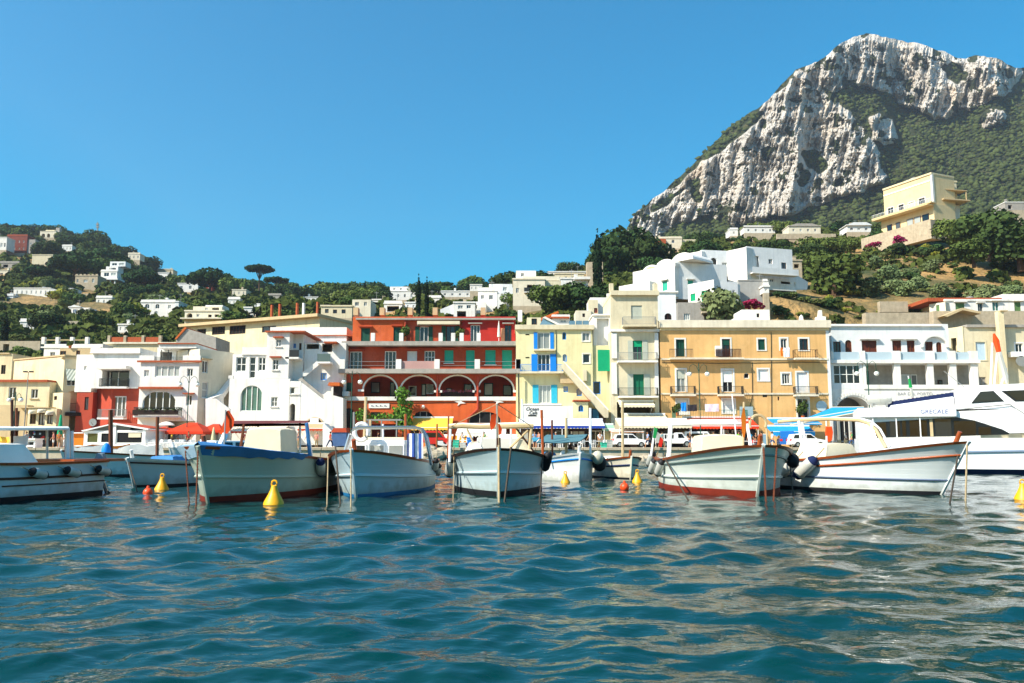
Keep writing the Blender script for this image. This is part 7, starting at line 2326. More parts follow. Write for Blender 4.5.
# ---- 8: white boat turned to the quay, blue fenders
b8 = Boat('fishing_boat', 'long white boat with two red brown lines, cream tarp and blue capped fenders', wat(941, 495.5), (9.2, 31.2), 3.1, 1.55, .98, .95, .7, .95, M('bright_white_hull', 'd6dcda', .3, .05, .7, .05, streak=.1, dirt='9fa6a4', spec=.5), antif_blk, varnish, varnish, strake_q=.74, rail_q=None, zboot=.12, bluff=.5)
b = b8
b.put(MB().tube([b.pt(i / 30, .45, -1, .02) for i in range(31)], .03, 5), 'blue_rail', M('slate_blue_line', '50607a', .5, .1, 2, 0))
cover(b, -.9, .9, -.3, 1.2, .8, 1.5, cloth_cream, 'tarp_cover', .3, 12)
cover(b, -1.0, .3, 1.8, 3.0, .6, 1.15, cloth_cream, 'seat_cushion', .1, 13)
rail = [(778, 421.6, 29.5), (800, 420, 29), (830, 419, 28.5), (858, 420, 28), (868, 423, 27.6), (876, 430, 27.2), (886, 448, 26.8)]
b.put(MB().tube([b.at(*p) for p in rail], .06, 7), 'canopy_rail', tan, smooth=True)
b.put(MB().tube([b.at(p[0] + 4, p[1] - 1, p[2] + 2) for p in rail], .04, 7), 'canopy_rail', whitem, smooth=True)
for a, c, r_, mt in (((799, 421, 29), (804, 458, 28.8), .06, whitem), ((802, 421, 29), (808, 458, 28.6), .04, whitem), ((871, 424, 27.4), (880, 450, 27), .035, chrome), ((826.6, 436, 28), (826.6, 448, 28), .03, whitem)):
 b.rod(a, c, r_, mt, 'pole')
b.put(MB().prism([(-.5, 1.0), (-.4, 1.36), (.5, 1.36), (.6, 1.0)], -2.4, -1.4), 'fore_hatch', whitem, bevel=.04)
t = thing('life_jacket', 'orange life jacket hanging under the grey canopy rail', 'life jacket', b.world(b.at(829, 434, 28.2)))
MB().prism([(-.09, .27), (-.03, .24), (.04, .25), (.1, .26), (.13, .06), (.08, -.22), (-.01, -.27), (-.09, -.2), (-.12, .06)], -.05, .05).build('cloth', MATS['orange_pennant'], t, bevel=.02)
for st, l, sc in ((.86, 'small blue capped fender near the stern of the long white boat', 1.0), (.58, 'blue capped fender below the cream tarp on the long white boat', 1.3), (.47, 'long blue capped fender at the fore end of the cream tarp', 1.5)):
 fender(b, st, -1, l, None, R(48), sc, navy)
ball_fender(b7, .24, 1, 1.0, .2, 'round black fender between the varnished boat and the long white boat', black)
# ---- 9: small blue boat behind the buoys
b9 = Boat('small_boat', 'small pale blue boat with a dark stripe behind the orange and yellow buoys', wat(134.5, 488), (-11.6, 33.8), 2.1, 1.0, .82, .8, .7, .4, hullblue, antif_blk, hullwhite, darkwood, zboot=.1, bluff=.6, group='small boats by the quay', strake_q=.86)
b = b9
cover(b, -.8, .5, -1.2, .2, .6, 1.06, cloth_royal, 'blue_cover', .2, 14)
b.put(MB().box(-.8, .7, .4, 1.2, .8, .9), 'thwart', varnish)
b.rod((157.5, 417, 31), (157, 462, 31), .065, brownwood, 'mast')
b.put(MB().tube([b.pt(.03, 1.05, 0), b.pt(.0, -.1, 0)], .06, 5), 'stem_post', hullwhite)
# ---- covered boat behind with orange ridge
b10 = Boat('covered_boat', 'boat wrapped in white tarpaulin with an orange ridge strip', (-19.6, 37.0), (-16.2, 45.5), 3.0, 1.2, .9, .9, .72, .5, hullwhite, antif_blk, varnish, None, group='boats moored near the glass pavilion')
b = b10
rows = []
for i in range(13):
 t_ = i / 12
 e0, e1 = b.at(70 + 92 * t_, 467, 39 + 2.5 * t_), b.at(70 + 92 * t_, 446.6 - 2.0 * t_ + 1.2 * math.sin(i * 1.3), 39.4 + 2.5 * t_)
 e2 = b.at(70 + 92 * t_, 446 - 2.0 * t_, 42.4 + 2.5 * t_)
 rows.append([e0, (e0 + e1) / 2 + Vector((0, .1 * math.sin(i * 2.3), 0)), e1, e2])
drape(rows, 'tarpaulin', cloth_white, b.root, .03, 4, .05)
drape([[r[2] + Vector((0, -.06, .03)), r[2] + Vector((0, -.05, -.28 + .02 * i)), ] for i, r in enumerate(rows[:9])], 'orange_strip', cloth_or, b.root, .03, 5, .02)
b.rod((110.6, 410, 38.8), (111, 467, 38.8), .1, brownwood, 'mast')
b.put(MB().ball(b.at(106, 452, 38.4), .3, 10, .7, .7, 1.4), 'blue_float', bluep, smooth=True)
# ---- the white ferry
FY = 42.
fx = lambda px, py=430: xat(px, py, FY)
fz = lambda py: zat(py, FY)
fr = thing('ferry', 'white passenger ferry with dark saloon windows and blue lettering', 'ferry', (fx(960), FY, 0))
fo = Vector((fx(960), FY, 0))
FR = R(-20)
fr.rotation_euler.z = FR
fw = lambda x, y, z: fo + Matrix.Rotation(FR, 3, 'Z') @ (Vector((x, y, z)) - fo)
fl = lambda mb, name, mat, parent=None, **k: mb.build(name, mat, parent or fr, xf=lambda p: (p[0] - fo.x, p[1] - fo.y, p[2]), **k)
xs, xe = fx(868, 460), fx(1024, 460) + 16
n = 26
rows, brow = [], []
for i in range(n + 1):
 t_ = i / n
 X = xs + (xe - xs) * t_
 hb = 2.9 * (1 if t_ < .55 else max(.02, 1 - ((t_ - .55) / .45) ** 2.2))
 zt = 1.8 + .7 * max(0, (t_ - .5) / .5) ** 1.6
 sec_ = lambda z, k: (X - 1.2 * (1 - z / zt) * max(0, (t_ - .7) / .3) ** 1.5, FY + 2.9 - hb * k, z)
 seb_ = lambda z, k: (X - 1.2 * (1 - z / zt) * max(0, (t_ - .7) / .3) ** 1.5, FY + 2.9 + hb * k, z)
 rows.append([sec_(.25, .97), sec_(.9, .99), sec_(zt - .5, 1), sec_(zt, 1.01), seb_(zt, 1.01), seb_(zt - .5, 1), seb_(.9, .99), seb_(.25, .97)])
 brow.append([sec_(-.5, .7), sec_(.24, .965), seb_(.24, .965), seb_(-.5, .7)])
mb = MB().loft(rows, True)
mb.f += [tuple(range(8)), tuple(range(n * 8, n * 8 + 8))]
fl(mb, 'hull', M('ferry_white_paint', 'f0f0ee', .3, .04, .4, .02, spec=.5))
mb = MB().loft(brow, True)
mb.f += [tuple(range(4)), tuple(range(n * 4, n * 4 + 4))]
fl(mb, 'bottom_paint', M('navy_bottom_paint', '1a2c58', .5, .2, 1, .1))
fl(MB().tube([(r[1][0], r[1][1] - .05, 1.0 + .02 * i) for i, r in enumerate(rows)], .06, 5), 'rubbing_strake', M('blue_grey_fender_strip', '8090a4', .5, .1, 1, 0))
ferrym = MATS['ferry_white_paint']
# main saloon with dark windows
y0, y1 = FY + .25, FY + 5.55
z0, z1 = fz(439), fz(416.6)
sal = [(fx(868), 1.82), (fx(868), z1 - .02), (fx(958), z1 + .28), (fx(1060), z1 + .45), (fx(1100), z0 + .4), (fx(1104), 2.2)]
sl_ = fl(MB().prism(sal, y0, y1), 'saloon', ferrym)
wn = [(fx(882), fz(437.2)), (fx(882), fz(421.5)), (fx(958), fz(417)), (fx(974), fz(420.4)), (fx(998), fz(429.5)), (fx(1004), fz(433.4)), (fx(1003), fz(434.6)), (fx(950), fz(436.4))]
w_ = fl(MB().prism(wn, y0 - .012, y0 - .003), 'window_band', M('dark_window_frame', '141618', .3, .1, 1, 0, spec=.5), sl_)
for xa, xb, tp, g_ in ((884, 893, 421.6, tintglass), (896.6, 906, 421, tintglass), (908, 911.5, 420.5, tintglass), (915, 931, 420, tintglass), (933.6, 936.4, 419, tan), (938.5, 953, 418.6, tintglass), (955.5, 975, 421, tintglass), (977, 988, 427, tintglass)):
 fl(MB().box(fx(xa), fx(xb), y0 - .03, y0 - .014, fz(436.2 - (1.4 if xa > 950 else 0)), fz(tp)), 'pane', g_, w_)
# roof overhang and upper works
fl(MB().box(fx(866), fx(958), y0 - .28, y1, z1 + .0, z1 + .5), 'roof_overhang', ferrym, bevel=.06)
for i in range(3):
 fl(MB().box(fx(880 + 22 * i), fx(881 + 22 * i), y0 - .2, y0 - .1, 1.82, z1), 'stanchion', whitem)
fl(MB().prism([(fx(895), z1 + .3), (fx(899), fz(404)), (fx(957), fz(395.8)), (fx(958), z1 + .45)], y0 + .3, y0 + .42), 'deck_bulwark', ferrym)
mb = MB()
for i in range(16):
 xa = fx(896 + 3.9 * i)
 zz = fz(404.5 - 8.6 * i / 15)
 mb.box(xa, xa + .19, y0 + .34, y0 + .46, zz - .08 + .05 * (i % 2), zz + .22)
fl(mb, 'blue_dodger', navy)
wh = fl(MB().prism([(fx(958), z1 + .4), (fx(961), fz(388)), (fx(975), fz(385.5)), (fx(1040), fz(384)), (fx(1100), z1 + .6), (fx(1100), z1 + .3)], y0 + .1, y1 - .2), 'wheelhouse', ferrym)
for poly in ([(fx(972.6), fz(403.2)), (fx(981.5), fz(391.8)), (fx(993), fz(391.2)), (fx(1001.6), fz(401.6))], [(fx(1000), fz(391.4)), (fx(1011), fz(401.8)), (fx(1050), fz(401.8)), (fx(1042), fz(390.4))]):
 fr2 = fl(MB().prism(poly, y0 + .07, y0 + .095), 'side_window', M('window_seal', '22262a', .4, .1, 1, 0) if 'window_seal' not in MATS else MATS['window_seal'], wh)
 cx = sum(p[0] for p in poly) / 4
 cz = sum(p[1] for p in poly) / 4
 fl(MB().prism([(cx + (p[0] - cx) * .9, cz + (p[1] - cz) * .86) for p in poly], y0 + .05, y0 + .068), 'pane', tintglass, fr2)
fl(MB().tube([(fx(958), y0 - .0, fz(409.5)), (fx(1006), y0 - .0, fz(404.8)), (fx(1024), y0 - .0, fz(419))], .03, 5), 'side_line', greyiron)
for i, (x, h) in enumerate(((1000, 338), (1003, 345), (1009, 365))):
 fl(MB().tube([(fx(x), FY + 3, fz(386)), (fx(x - 2 + 2 * i, h), FY + 3, fz(h))], .05, 6), 'mast', whitem)
fl(MB().tube([(fx(952, 356), FY + 3, fz(366)), (fx(978), FY + 3, fz(386))], .02, 4), 'stay', greyiron)
q = (fx(936.5, 414.5), fz(414.0))
text_mesh('GRECALE', .3, 'ferry_lettering', M('blue_lettering', '4a5a94', .5, .1, 2, 0), fr, lambda p: (p[0] * 1.02 + q[0] - fo.x, p[1] * .3 + y0 - .29 - fo.y, p[2] * 1.0 + p[0] * .0 + z1 + .26), .1)
# text sits on the overhang's edge
t = thing('liferaft', 'white liferaft canister on the ferry roof', 'liferaft', fw(fx(887, 405), y0 + .4, z1 + .95), FR)
t.scale = (.64, .64, .64)
MB().lathe([(.05, -.98), (.3, -.92), (.42, -.7), (.44, -.05), (.46, -.04), (.46, .04), (.44, .05), (.42, .7), (.3, .92), (.05, .98)], (0, 0, 0), 16, 'x').build('canister', hullwhite, t, smooth=True)
MB().box(-.6, -.5, -.3, .3, -.72, -.3).build('cradle', greyiron, t)
MB().box(.5, .6, -.3, .3, -.72, -.3).build('cradle', greyiron, t)
t = thing('flag', 'rolled green white and red flag on the ferry roof', 'flag', fw(fx(916.5, 395), FY + .9, fz(391)))
for i, mt in enumerate((MATS['flag_green'], hullwhite, MATS['flag_red'])):
 MB().tube([(.06 * i, 0, .75 - .5 * i), (.06 * i + .05, 0, .28 - .5 * i)], [.06, .1], 6).build('stripe', mt, t, smooth=True)
MB().tube([(-.05, 0, .9), (.18, 0, -1.2)], .025, 5).build('staff', whitem, t)
t = thing('flag', 'furled orange and white flag on the ferry mast', 'flag', fw(fx(1002, 352), FY + 2.8, fz(352)))
MB().tube([(-.1, 0, 1.2), (0, 0, .8), (.1, 0, .2)], [.05, .16, .12], 7).build('cloth', MATS['orange_pennant'], t, smooth=True)
MB().tube([(.1, 0, .2), (.35, 0, -1.1), (.42, 0, -1.5)], [.12, .16, .05], 7).build('cloth', hullwhite, t, smooth=True)
# ---------------------------------------------------------------- ropes and chains at the bows
w3 = lambda b_, st, z, sd_=0, off=0: b_.world(b_.pt(st, z, sd_, off))
wz = lambda px, py: (*wat(px, py), -.15)
line([w3(b2, 0, 1.4), wz(196, 507)], 'rusty chain from the blue tarp bow into the water', chain_m, .035)
line([w3(b2, .02, 1.4, -1), wz(190, 506)], 'second rusty chain beside the blue tarp bow', chain_m, .03)
line([w3(b3, .03, 1.4, -1, .03), wz(341, 505)], 'dark rope straight down from the bow of the hooped boat', darkrope, .025)
line([w3(b3, 0, 1.42), wz(351, 507)], 'thin rope from the stem of the hooped boat', rope, .02)
line([w3(b3, .2, 1.2, -1, .03), wz(327, 505)], 'pale rope from the side of the hooped boat to the water', rope, .02)
line([w3(b4, 0, 1.45), wz(499, 503)], 'stout stem rope of the bow on boat', rope, .04)
line([w3(b4, .01, 1.4, 1, .02), wz(503.5, 504)], 'second stem rope of the bow on boat', darkrope, .03)
line([w3(b4, .25, 1.1, 1, .05), wz(539, 503)], 'dark rope on the shaded side of the bow on boat', darkrope, .02)
line([w3(b4, .25, 1.1, -1, .05), wz(453, 502)], 'thin rope on the lit side of the bow on boat', rope, .015)
line([w3(b7, 0, 1.45), wz(766, 501)], 'rusty anchor chain at the varnished boat bow', chain_m, .045)
line([w3(b7, .01, 1.42, 1, .02), wz(773, 501)], 'second rusty chain at the varnished boat bow', chain_m, .04)
line([w3(b7, .42, 1.0, -1, .05), wz(693, 503)], 'dark rope down the lit side of the varnished boat', darkrope, .025)
line([w3(b8, 0, 1.5), wz(965, 501)], 'slack tan rope from the tip of the long white boat', rope, .025)
line([w3(b8, .01, 1.2), wz(948, 505)], 'dark rope straight down from the long white bow', darkrope, .025)
line([w3(b7, .3, 1.05, 1, .1), wz(794, 499)], 'dark rope hanging with the black ball fender', darkrope, .02)
line([w3(b9, 0, .9), wz(139, 492)], 'short rope from the small pale blue bow', darkrope, .02)
line([w3(b1, .5, 1.0, 1, .05), wz(-2, 488)], 'black rope crossing the side of the pale blue motor boat', darkrope, .03)
line([w3(b2, .95, .5, 1), w3(b3, .2, .6, -1)], 'slack rope between the sage boat and the hooped boat', darkrope, .018, .25)
# ---------------------------------------------------------------- buoys
BG = 'mooring buoys on the water'
def cone_buoy(px, py, h, label):
 x, y = wat(px, py)
 t = thing('mooring_buoy', label, 'buoy', (x, y, 0), 0, BG)
 s = h / .85
 MB().lathe([(.05 * s, -.18 * s), (.26 * s, -.12 * s), (.36 * s, 0), (.34 * s, .1 * s), (.2 * s, .36 * s), (.12 * s, .55 * s), (.1 * s, .66 * s), (.02 * s, .68 * s)], (0, 0, 0), 18).build('float', buoy_yel, t, smooth=True)
 k = [(.1 * s * math.cos(a), 0, .74 * s + .1 * s * math.sin(a)) for a in [2 * math.pi * i / 12 for i in range(13)]]
 MB().tube(k, .035 * s, 6).build('lifting_eye', buoy_yel, t, smooth=True)
 return t
def ball_buoy(px, py, r, label):
 x, y = wat(px, py)
 t = thing('marker_buoy', label, 'buoy', (x, y, r * .45), 0, BG)
 MB().ball((0, 0, 0), r, 16, 1, 1, 1.06).build('float', buoy_or, t, smooth=True)
 MB().tube([(0, 0, r), (0, 0, r + .07)], [.05, .035], 8).build('lifting_eye', buoy_or, t, smooth=True)
 return t
cone_buoy(273.6, 504.6, .60, 'largest yellow cone buoy floating by the sage boat')
cone_buoy(161.6, 490.4, .54, 'yellow cone buoy with blue rope beside the small pale blue boat')
cone_buoy(565.4, 483, .45, 'small yellow cone buoy in front of the small white boat')
cone_buoy(637.4, 482.4, .5, 'small yellow cone buoy beside the small cream boat')
cone_buoy(1023.5, 500, .55, 'yellow cone buoy floating alone below the ferry')
ball_buoy(147.8, 495, .14, 'orange ball buoy by the small pale blue boat')
ball_buoy(624.5, 489.5, .15, 'orange ball buoy floating off the small boats')
# ================================================================ things on the quay
# ---- double globe street lamps
def street_lamp(px, py_top, Y, label, pxl, pxr, pyg):
 x, y, z = loc_at(px, Y)
 t = thing('street_lamp', label, 'street lamp', (x, y, z), 0, 'double globe lamps along the quay')
 h = zat(py_top, Y) - z
 k = F / Y
 MB().lathe([(.16, 0), (.16, .25), (.1, .35), (.085, 1.1), (.06, 1.2), (.05, h), (.02, h + .15)], (0, 0, 0), 10).build('post', dkgreen, t, smooth=True)
 for pg in (pxl, pxr):
  gx = (pg - px) / k * 1.0
  gz = zat(pyg, Y) - z
  arm = [(0, 0, h - .9), (gx * .25, 0, h - .25), (gx * .6, 0, h), (gx * .92, 0, h - .25), (gx, 0, gz + .35)]
  MB().tube(arm, .03, 6).build('arm', dkgreen, t, smooth=True)
  g = MB().ball((gx, 0, gz), .27, 14).build('globe', lampglass, t, smooth=True)
  MB().lathe([(.2, .16), (.14, .26), (.04, .36)], (gx, 0, gz), 10).build('cap', dkgreen, g)
 return t
street_lamp(12, 393, 96, 'double globe lamp in front of the low cream house', 6, 17.5, 400)
street_lamp(186, 376, 95, 'double globe lamp before the white house with the arched window', 177, 194.4, 384.6)
street_lamp(350.5, 372, 95, 'double globe lamp at the corner of the red hotel', 342.4, 358.7, 382)
street_lamp(701, 364, 93, 'double globe lamp in front of the ochre house', 691.4, 709.2, 374)
street_lamp(871.6, 361, 93, 'double globe lamp before the bluish white terrace house', 860.8, 880.4, 373.5)
x, y, z = loc_at(23, 97)
t = thing('flood_light', 'tall thin light pole with two small spotlights', 'light pole', (x, y, z))
h = zat(372, 97) - z
MB().lathe([(.07, 0), (.05, h)], (0, 0, 0), 8).build('post', greyiron, t)
for s_ in (-1, 1): MB().box(s_ * .35 - .22, s_ * .35 + .22, -.12, .12, h - .05, h + .12).build('spotlight', iron, t)
# ---- awnings
def awning(label, px0, px1, pyt, pyb, Y, proj, mat, val=.28, posts=False, cat='awning', vm=None, group='shop awnings along the harbour front', zg=QZ):
 """sloping cloth from a wall plane at Y out to Y-proj"""
 zb = zat(pyb, Y - proj)
 zt = zat(pyt, Y)
 xa, xb = xat(px0, pyb, Y - proj), xat(px1, pyb, Y - proj)
 xc = (xa + xb) / 2
 t = thing('awning', label, cat, (xc, Y, zg), 0, group)
 r = random.Random(int(px0 * 7))
 rows = []
 for j in range(5):
  v_ = j / 4
  rows.append([((xa - xc) + (xb - xa) * i / 12, -proj * v_, zt - zg + (zb - zt) * v_ - .1 * math.sin(v_ * math.pi) * (.5 + .5 * math.sin(i * 1.3) ** 2)) for i in range(13)])
 mb = MB().loft(rows).loft([[(p[0], p[1] + .0, p[2] - .04) for p in q] for q in rows])
 mb.build('canopy', mat, t, smooth=True)
 n = max(4, int((xb - xa) / .4))
 mb = MB()
 for i in range(n):                                            # scalloped valance
  a, b_ = (xa - xc) + (xb - xa) * i / n, (xa - xc) + (xb - xa) * (i + 1) / n
  m_ = (a + b_) / 2
  mb.add([(a, -proj - .012, zb - zg), (b_, -proj - .012, zb - zg), (b_, -proj - .02, zb - zg - val * .7), (m_, -proj - .03, zb - zg - val), (a, -proj - .02, zb - zg - val * .7)], [(0, 4, 3, 2, 1)])
 mb.build('valance', vm or mat, t)
 MB().tube([(xa - xc, -proj, zb - zg), (xb - xc, -proj, zb - zg)], .04, 6).build('front_rail', whitem, t)
 MB().box(xa - xc - .05, xb - xc + .05, -.12, -.02, zt - zg - .06, zt - zg + .14).build('roller_box', whitem, t)
 ps = [xa - xc + .1, xb - xc - .1] if posts else []
 if posts and xb - xa > 6: ps.append(0)
 for p in ps: MB().tube([(p, -proj + .08, zb - zg - .04), (p, -proj + .08, 0)], .045, 6).build('post', whitem, t)
 if not posts:
  for p in (xa - xc + .3, xb - xc - .3): MB().tube([(p, -.02, zb - zg - .9), (p, -proj, zb - zg)], .03, 5).build('arm', whitem, t)
 return t
awning('beige striped awning with red scallops under the white staircase house', 231, 256, 423.5, 431, 102.8, 2.4, st_beige, .3, vm=cloth_red)
awning('plain cream awning over a dark shop front beside the striped one', 257, 286, 424.4, 427.5, 102.8, 1.8, cloth_cream, .25)
awning('peach awning below a half round shop window', 297.5, 326, 423.6, 428.4, 102.8, 1.8, cloth_peach, .35, vm=terr_cloth)
awning('yellow awning on the ground floor of the red hotel', 410.6, 451.6, 417.6, 427.6, 105.6, 2.6, cloth_yel, .35)
awning('low orange and white striped awning behind the red van', 430, 452, 435.5, 440.4, 96.5, 1.6, st_yellow, .25, posts=True)
awning('low orange and white striped awning beside the white stall roof', 455, 472.5, 435, 440.6, 95.5, 1.6, st_yellow, .25, posts=True)
awning('white stall roof with a faded printed front', 456, 506, 427.8, 432.8, 99, 3, cloth_white, .5, posts=True)
awning('cream stall roof next to the faded white one', 487, 517, 435.4, 440.5, 96, 2, cloth_cream, .3, posts=True)
awning('long white awning with royal blue valance under the yellow house', 519.4, 605, 419.6, 425.6, 102.4, 3.0, st_blue, .38, vm=M('royal_blue_valance', '1c3f9c', .85, .15, 1.5, .1), posts=True)
awning('small pale green awning beside the long white one', 602, 615, 424.4, 428.6, 102, 2, M('pale_green_cloth', '8cc4a0', .85, .1, 1.5, .1), .3)
awning('upper cream awning with dark scallops on the tall cream house', 619.5, 655, 401.2, 405, 103.9, 1.5, cloth_cream, .32)
awning('middle cream awning over the restaurant terrace', 624, 668, 414.2, 418.4, 103.9, 2.2, cloth_cream, .2)
awning('lowest and widest cream awning shading the restaurant front', 619, 692, 419.2, 425.6, 101.4, 3.2, cloth_cream, .35, posts=True)
awning('flat peach canopy above the white hatchback', 611, 644, 430.4, 431.6, 100, 1.6, cloth_peach, .12, posts=True)
awning('long bright red awning below the ochre house', 688.6, 759, 417.4, 426, 103, 3.4, cloth_red, .4, posts=True)
awning('azure awning nearest the round blue sign', 774, 822, 418.6, 423.4, 103, 2.6, cloth_blue, .2)
awning('lowest azure awning over the blue van', 771, 815, 426, 431.6, 98.5, 2.0, cloth_blue, .6, posts=True)
a_ = thing('awning', 'large tilted azure canopy on a cream frame at the big white arch', 'awning', (xat(835, 420, 100), 100, QZ), 0, 'shop awnings along the harbour front')
ox = xat(835, 420, 100)
Pl = lambda px, py, Y: (xat(px, py, Y) - ox, Y - 100, zat(py, Y) - QZ)
drape([[Pl(797, 420.4, 97), Pl(820, 416.6, 97), Pl(862, 409.4, 97)], [Pl(790, 424.6, 95), Pl(818, 421, 95), Pl(866, 411, 95)]], 'canopy', cloth_blue, a_, .05, 1, .01)
drape([[Pl(832, 407.6, 99.6), Pl(864, 407.4, 99.6)], [Pl(800, 420.6, 96.95), Pl(863, 409.2, 96.95)]], 'canopy', cloth_blue, a_, .05, 1, .01)
for p, q in (((790, 424.8, 94.9), (866, 411, 94.9)), ((797, 420.2, 96.9), (863, 409, 96.9)), ((832, 407.2, 99.6), (864, 407, 99.6))): MB().tube([Pl(*p), Pl(*q)], .07, 6).build('frame_bar', cloth_cream, a_)
for p in ((866, 411, 94.9), (826, 418, 95)): MB().tube([Pl(*p), (Pl(*p)[0], Pl(*p)[1], 0)], .07, 6).build('post', whitem, a_)
b = Bld('shop_front', 'dark glazed shop front under the azure canopies', 'shop front', 840, 102.6)
b.wall((838, 414, 880, None), .3, greyiron, [W(840, 417, 850, 444, g=dark), W(852, 417, 864, 444, g=dark), W(866, 420, 878, 444, g=dark)])
x0, x1, z0, z1 = b.rect((866, 410, 884, 419))
b.put(MB().add([(x0, -.1, z1), (x1, -1.4, z0 + .6), (x1, -3, z0), (x0, -2.2, z0 + .9)], [(0, 1, 2, 3)]).add([(x0, -.1, z1 - .05), (x1, -1.4, z0 + .55), (x1, -3, z0 - .05), (x0, -2.2, z0 + .85)], [(3, 2, 1, 0)]), 'shade_cloth', navy)
# hood with blue drapes, gable beside the peach awning
b = Bld('market_kiosk', 'small kiosk with terracotta roof and slate blue drapes', 'kiosk', 340, 98)
b.poly([(332.6, 432.4), (335.6, 428.2), (347.6, 428.2), (348.6, 432.4)], -1.1, .6, terr_cloth, 'roof')
b.box((333.4, 432.6, 348, 446), -1.0, .5, blue_drape, 'drape')
b = Bld('shop_front', 'white lean-to gable beside the peach awning', 'shop front', 330, 102)
b.poly([(325.6, 447), (325.6, 426), (327, 423.4), (337, 433.5), (337, 447)], -1.6, .6, bluewhite, 'wall')
b = Bld('half_round_window', 'half round white window over the peach awning', 'window', 315, 103.0)
q = b.rect((306.6, 417, 323.6, 424))
xm, hw = (q[0] + q[1]) / 2, (q[1] - q[0]) / 2
MBp = [(xm - hw * math.cos(math.pi * k / 12), q[2] + (q[3] - q[2]) * math.sin(math.pi * k / 12)) for k in range(13)]
b.put(MB().prism(MBp, -.25, -.02), 'frame', tan)
b.put(MB().prism([(xm + (p[0] - xm) * .86, q[2] + (p[1] - q[2]) * .82) for p in MBp], -.29, -.255), 'pane', tintglass)
b.put(MB().box(xm - .55, xm + .5, -.34, -.295, q[2], q[2] + .75), 'air_conditioner', whitem)
# ---- red market canopies
def hip_canopy(label, px0, px1, pyt, pyb, Y, d, mat, group=None):
 xa, xb = xat(px0, pyb, Y), xat(px1, pyb, Y)
 xc = (xa + xb) / 2
 w_ = (xb - xa) / 2
 zb, zt = zat(pyb, Y) - QZ, zat(pyt, Y + d / 2) - QZ
 t = thing('canopy', label, 'canopy', (xc, Y + d / 2, QZ), 0, group)
 mb = MB()
 for (p, q) in (((-w_, -d / 2), (w_, -d / 2)), ((w_, -d / 2), (w_, d / 2)), ((w_, d / 2), (-w_, d / 2)), ((-w_, d / 2), (-w_, -d / 2))):
  mb.add([(p[0], p[1], zb), (q[0], q[1], zb), (q[0] * .3, q[1] * .2, zt), (p[0] * .3, p[1] * .2, zt)], [(0, 1, 2, 3)])
  mb.add([(p[0], p[1], zb), (q[0], q[1], zb), (q[0], q[1], zb - .3), (p[0], p[1], zb - .3)], [(0, 3, 2, 1)])
 mb.add([(-w_ * .3, -d * .1, zt), (w_ * .3, -d * .1, zt), (w_ * .3, d * .1, zt + .1), (-w_ * .3, d * .1, zt + .1)], [(0, 1, 2, 3)])
 mb.build('cover', mat, t)
 for sx in (-1, 1):
  for sy in (-1, 1): MB().tube([(sx * (w_ - .1), sy * (d / 2 - .1), 0), (sx * (w_ - .1), sy * (d / 2 - .1), zb)], .05, 6).build('leg', greyiron, t)
 return t
hip_canopy('larger red market canopy with a low peak', 165, 203, 423.4, 431.4, 94, 5, cloth_red, 'red market canopies')
hip_canopy('smaller red market canopy beside the rolled cream parasol', 199.5, 221, 424.4, 430, 97, 4, cloth_red, 'red market canopies')
hip_canopy('red strip canopy peeping out beside the glass pavilion', 150, 168, 427.4, 429.6, 98, 3, cloth_red, 'red market canopies')
def folded_parasol(px, pyt, Y, h0, mat, label, r=.2):
 x, y, z = loc_at(px, Y)
 t = thing('parasol', label, 'parasol', (x, y, z))
 h = zat(pyt, Y) - z
 MB().tube([(0, 0, 0), (0, 0, h)], .04, 6).build('pole', whitem, t)
 MB().lathe([(r * 1.1, h0), (r, h0 + .3), (r * .75, (h + h0) / 2), (r * .35, h - .1), (.03, h)], (0, 0, 0), 9).build('cover', mat, t, smooth=True)
 MB().lathe([(.35, 0), (.35, .1), (.06, .12)], (0, 0, 0), 12).build('base', concrete, t)
 return t
folded_parasol(213, 427, 92, .8, M('sage_cream_cloth', 'c4bc94', .9, .1, 2, .2), 'rolled pale cream parasol between the red canopies', .24)
folded_parasol(59, 414.5, 96, 1.2, emerald, 'rolled green parasol in front of the cream corner house', .3)
x, y, z = loc_at(498.6, 108.6)
t = thing('parasol', 'closed white parasol on the top terrace of the red hotel', 'parasol', (x * 1.0, 108.6, zat(341, 108.6)))
MB().tube([(0, 0, 0), (0, 0, 2.7)], .04, 6).build('pole', whitem, t)
MB().lathe([(.22, .55), (.2, 1), (.14, 1.9), (.03, 2.7)], (0, 0, 0), 9).build('cover', cloth_white, t, smooth=True)
x, y, z = loc_at(165.5, 98)
t = thing('parasol', 'small white open parasol under the flower box balcony', 'parasol', (x, y, z))
h = zat(421.5, 98) - z
MB().tube([(0, 0, 0), (0, 0, h)], .04, 6).build('pole', whitem, t)
MB().lathe([(.95, h - .45), (.7, h - .2), (.35, h - .06), (.03, h)], (0, 0, 0), 12).build('cover', cloth_white, t, smooth=True)
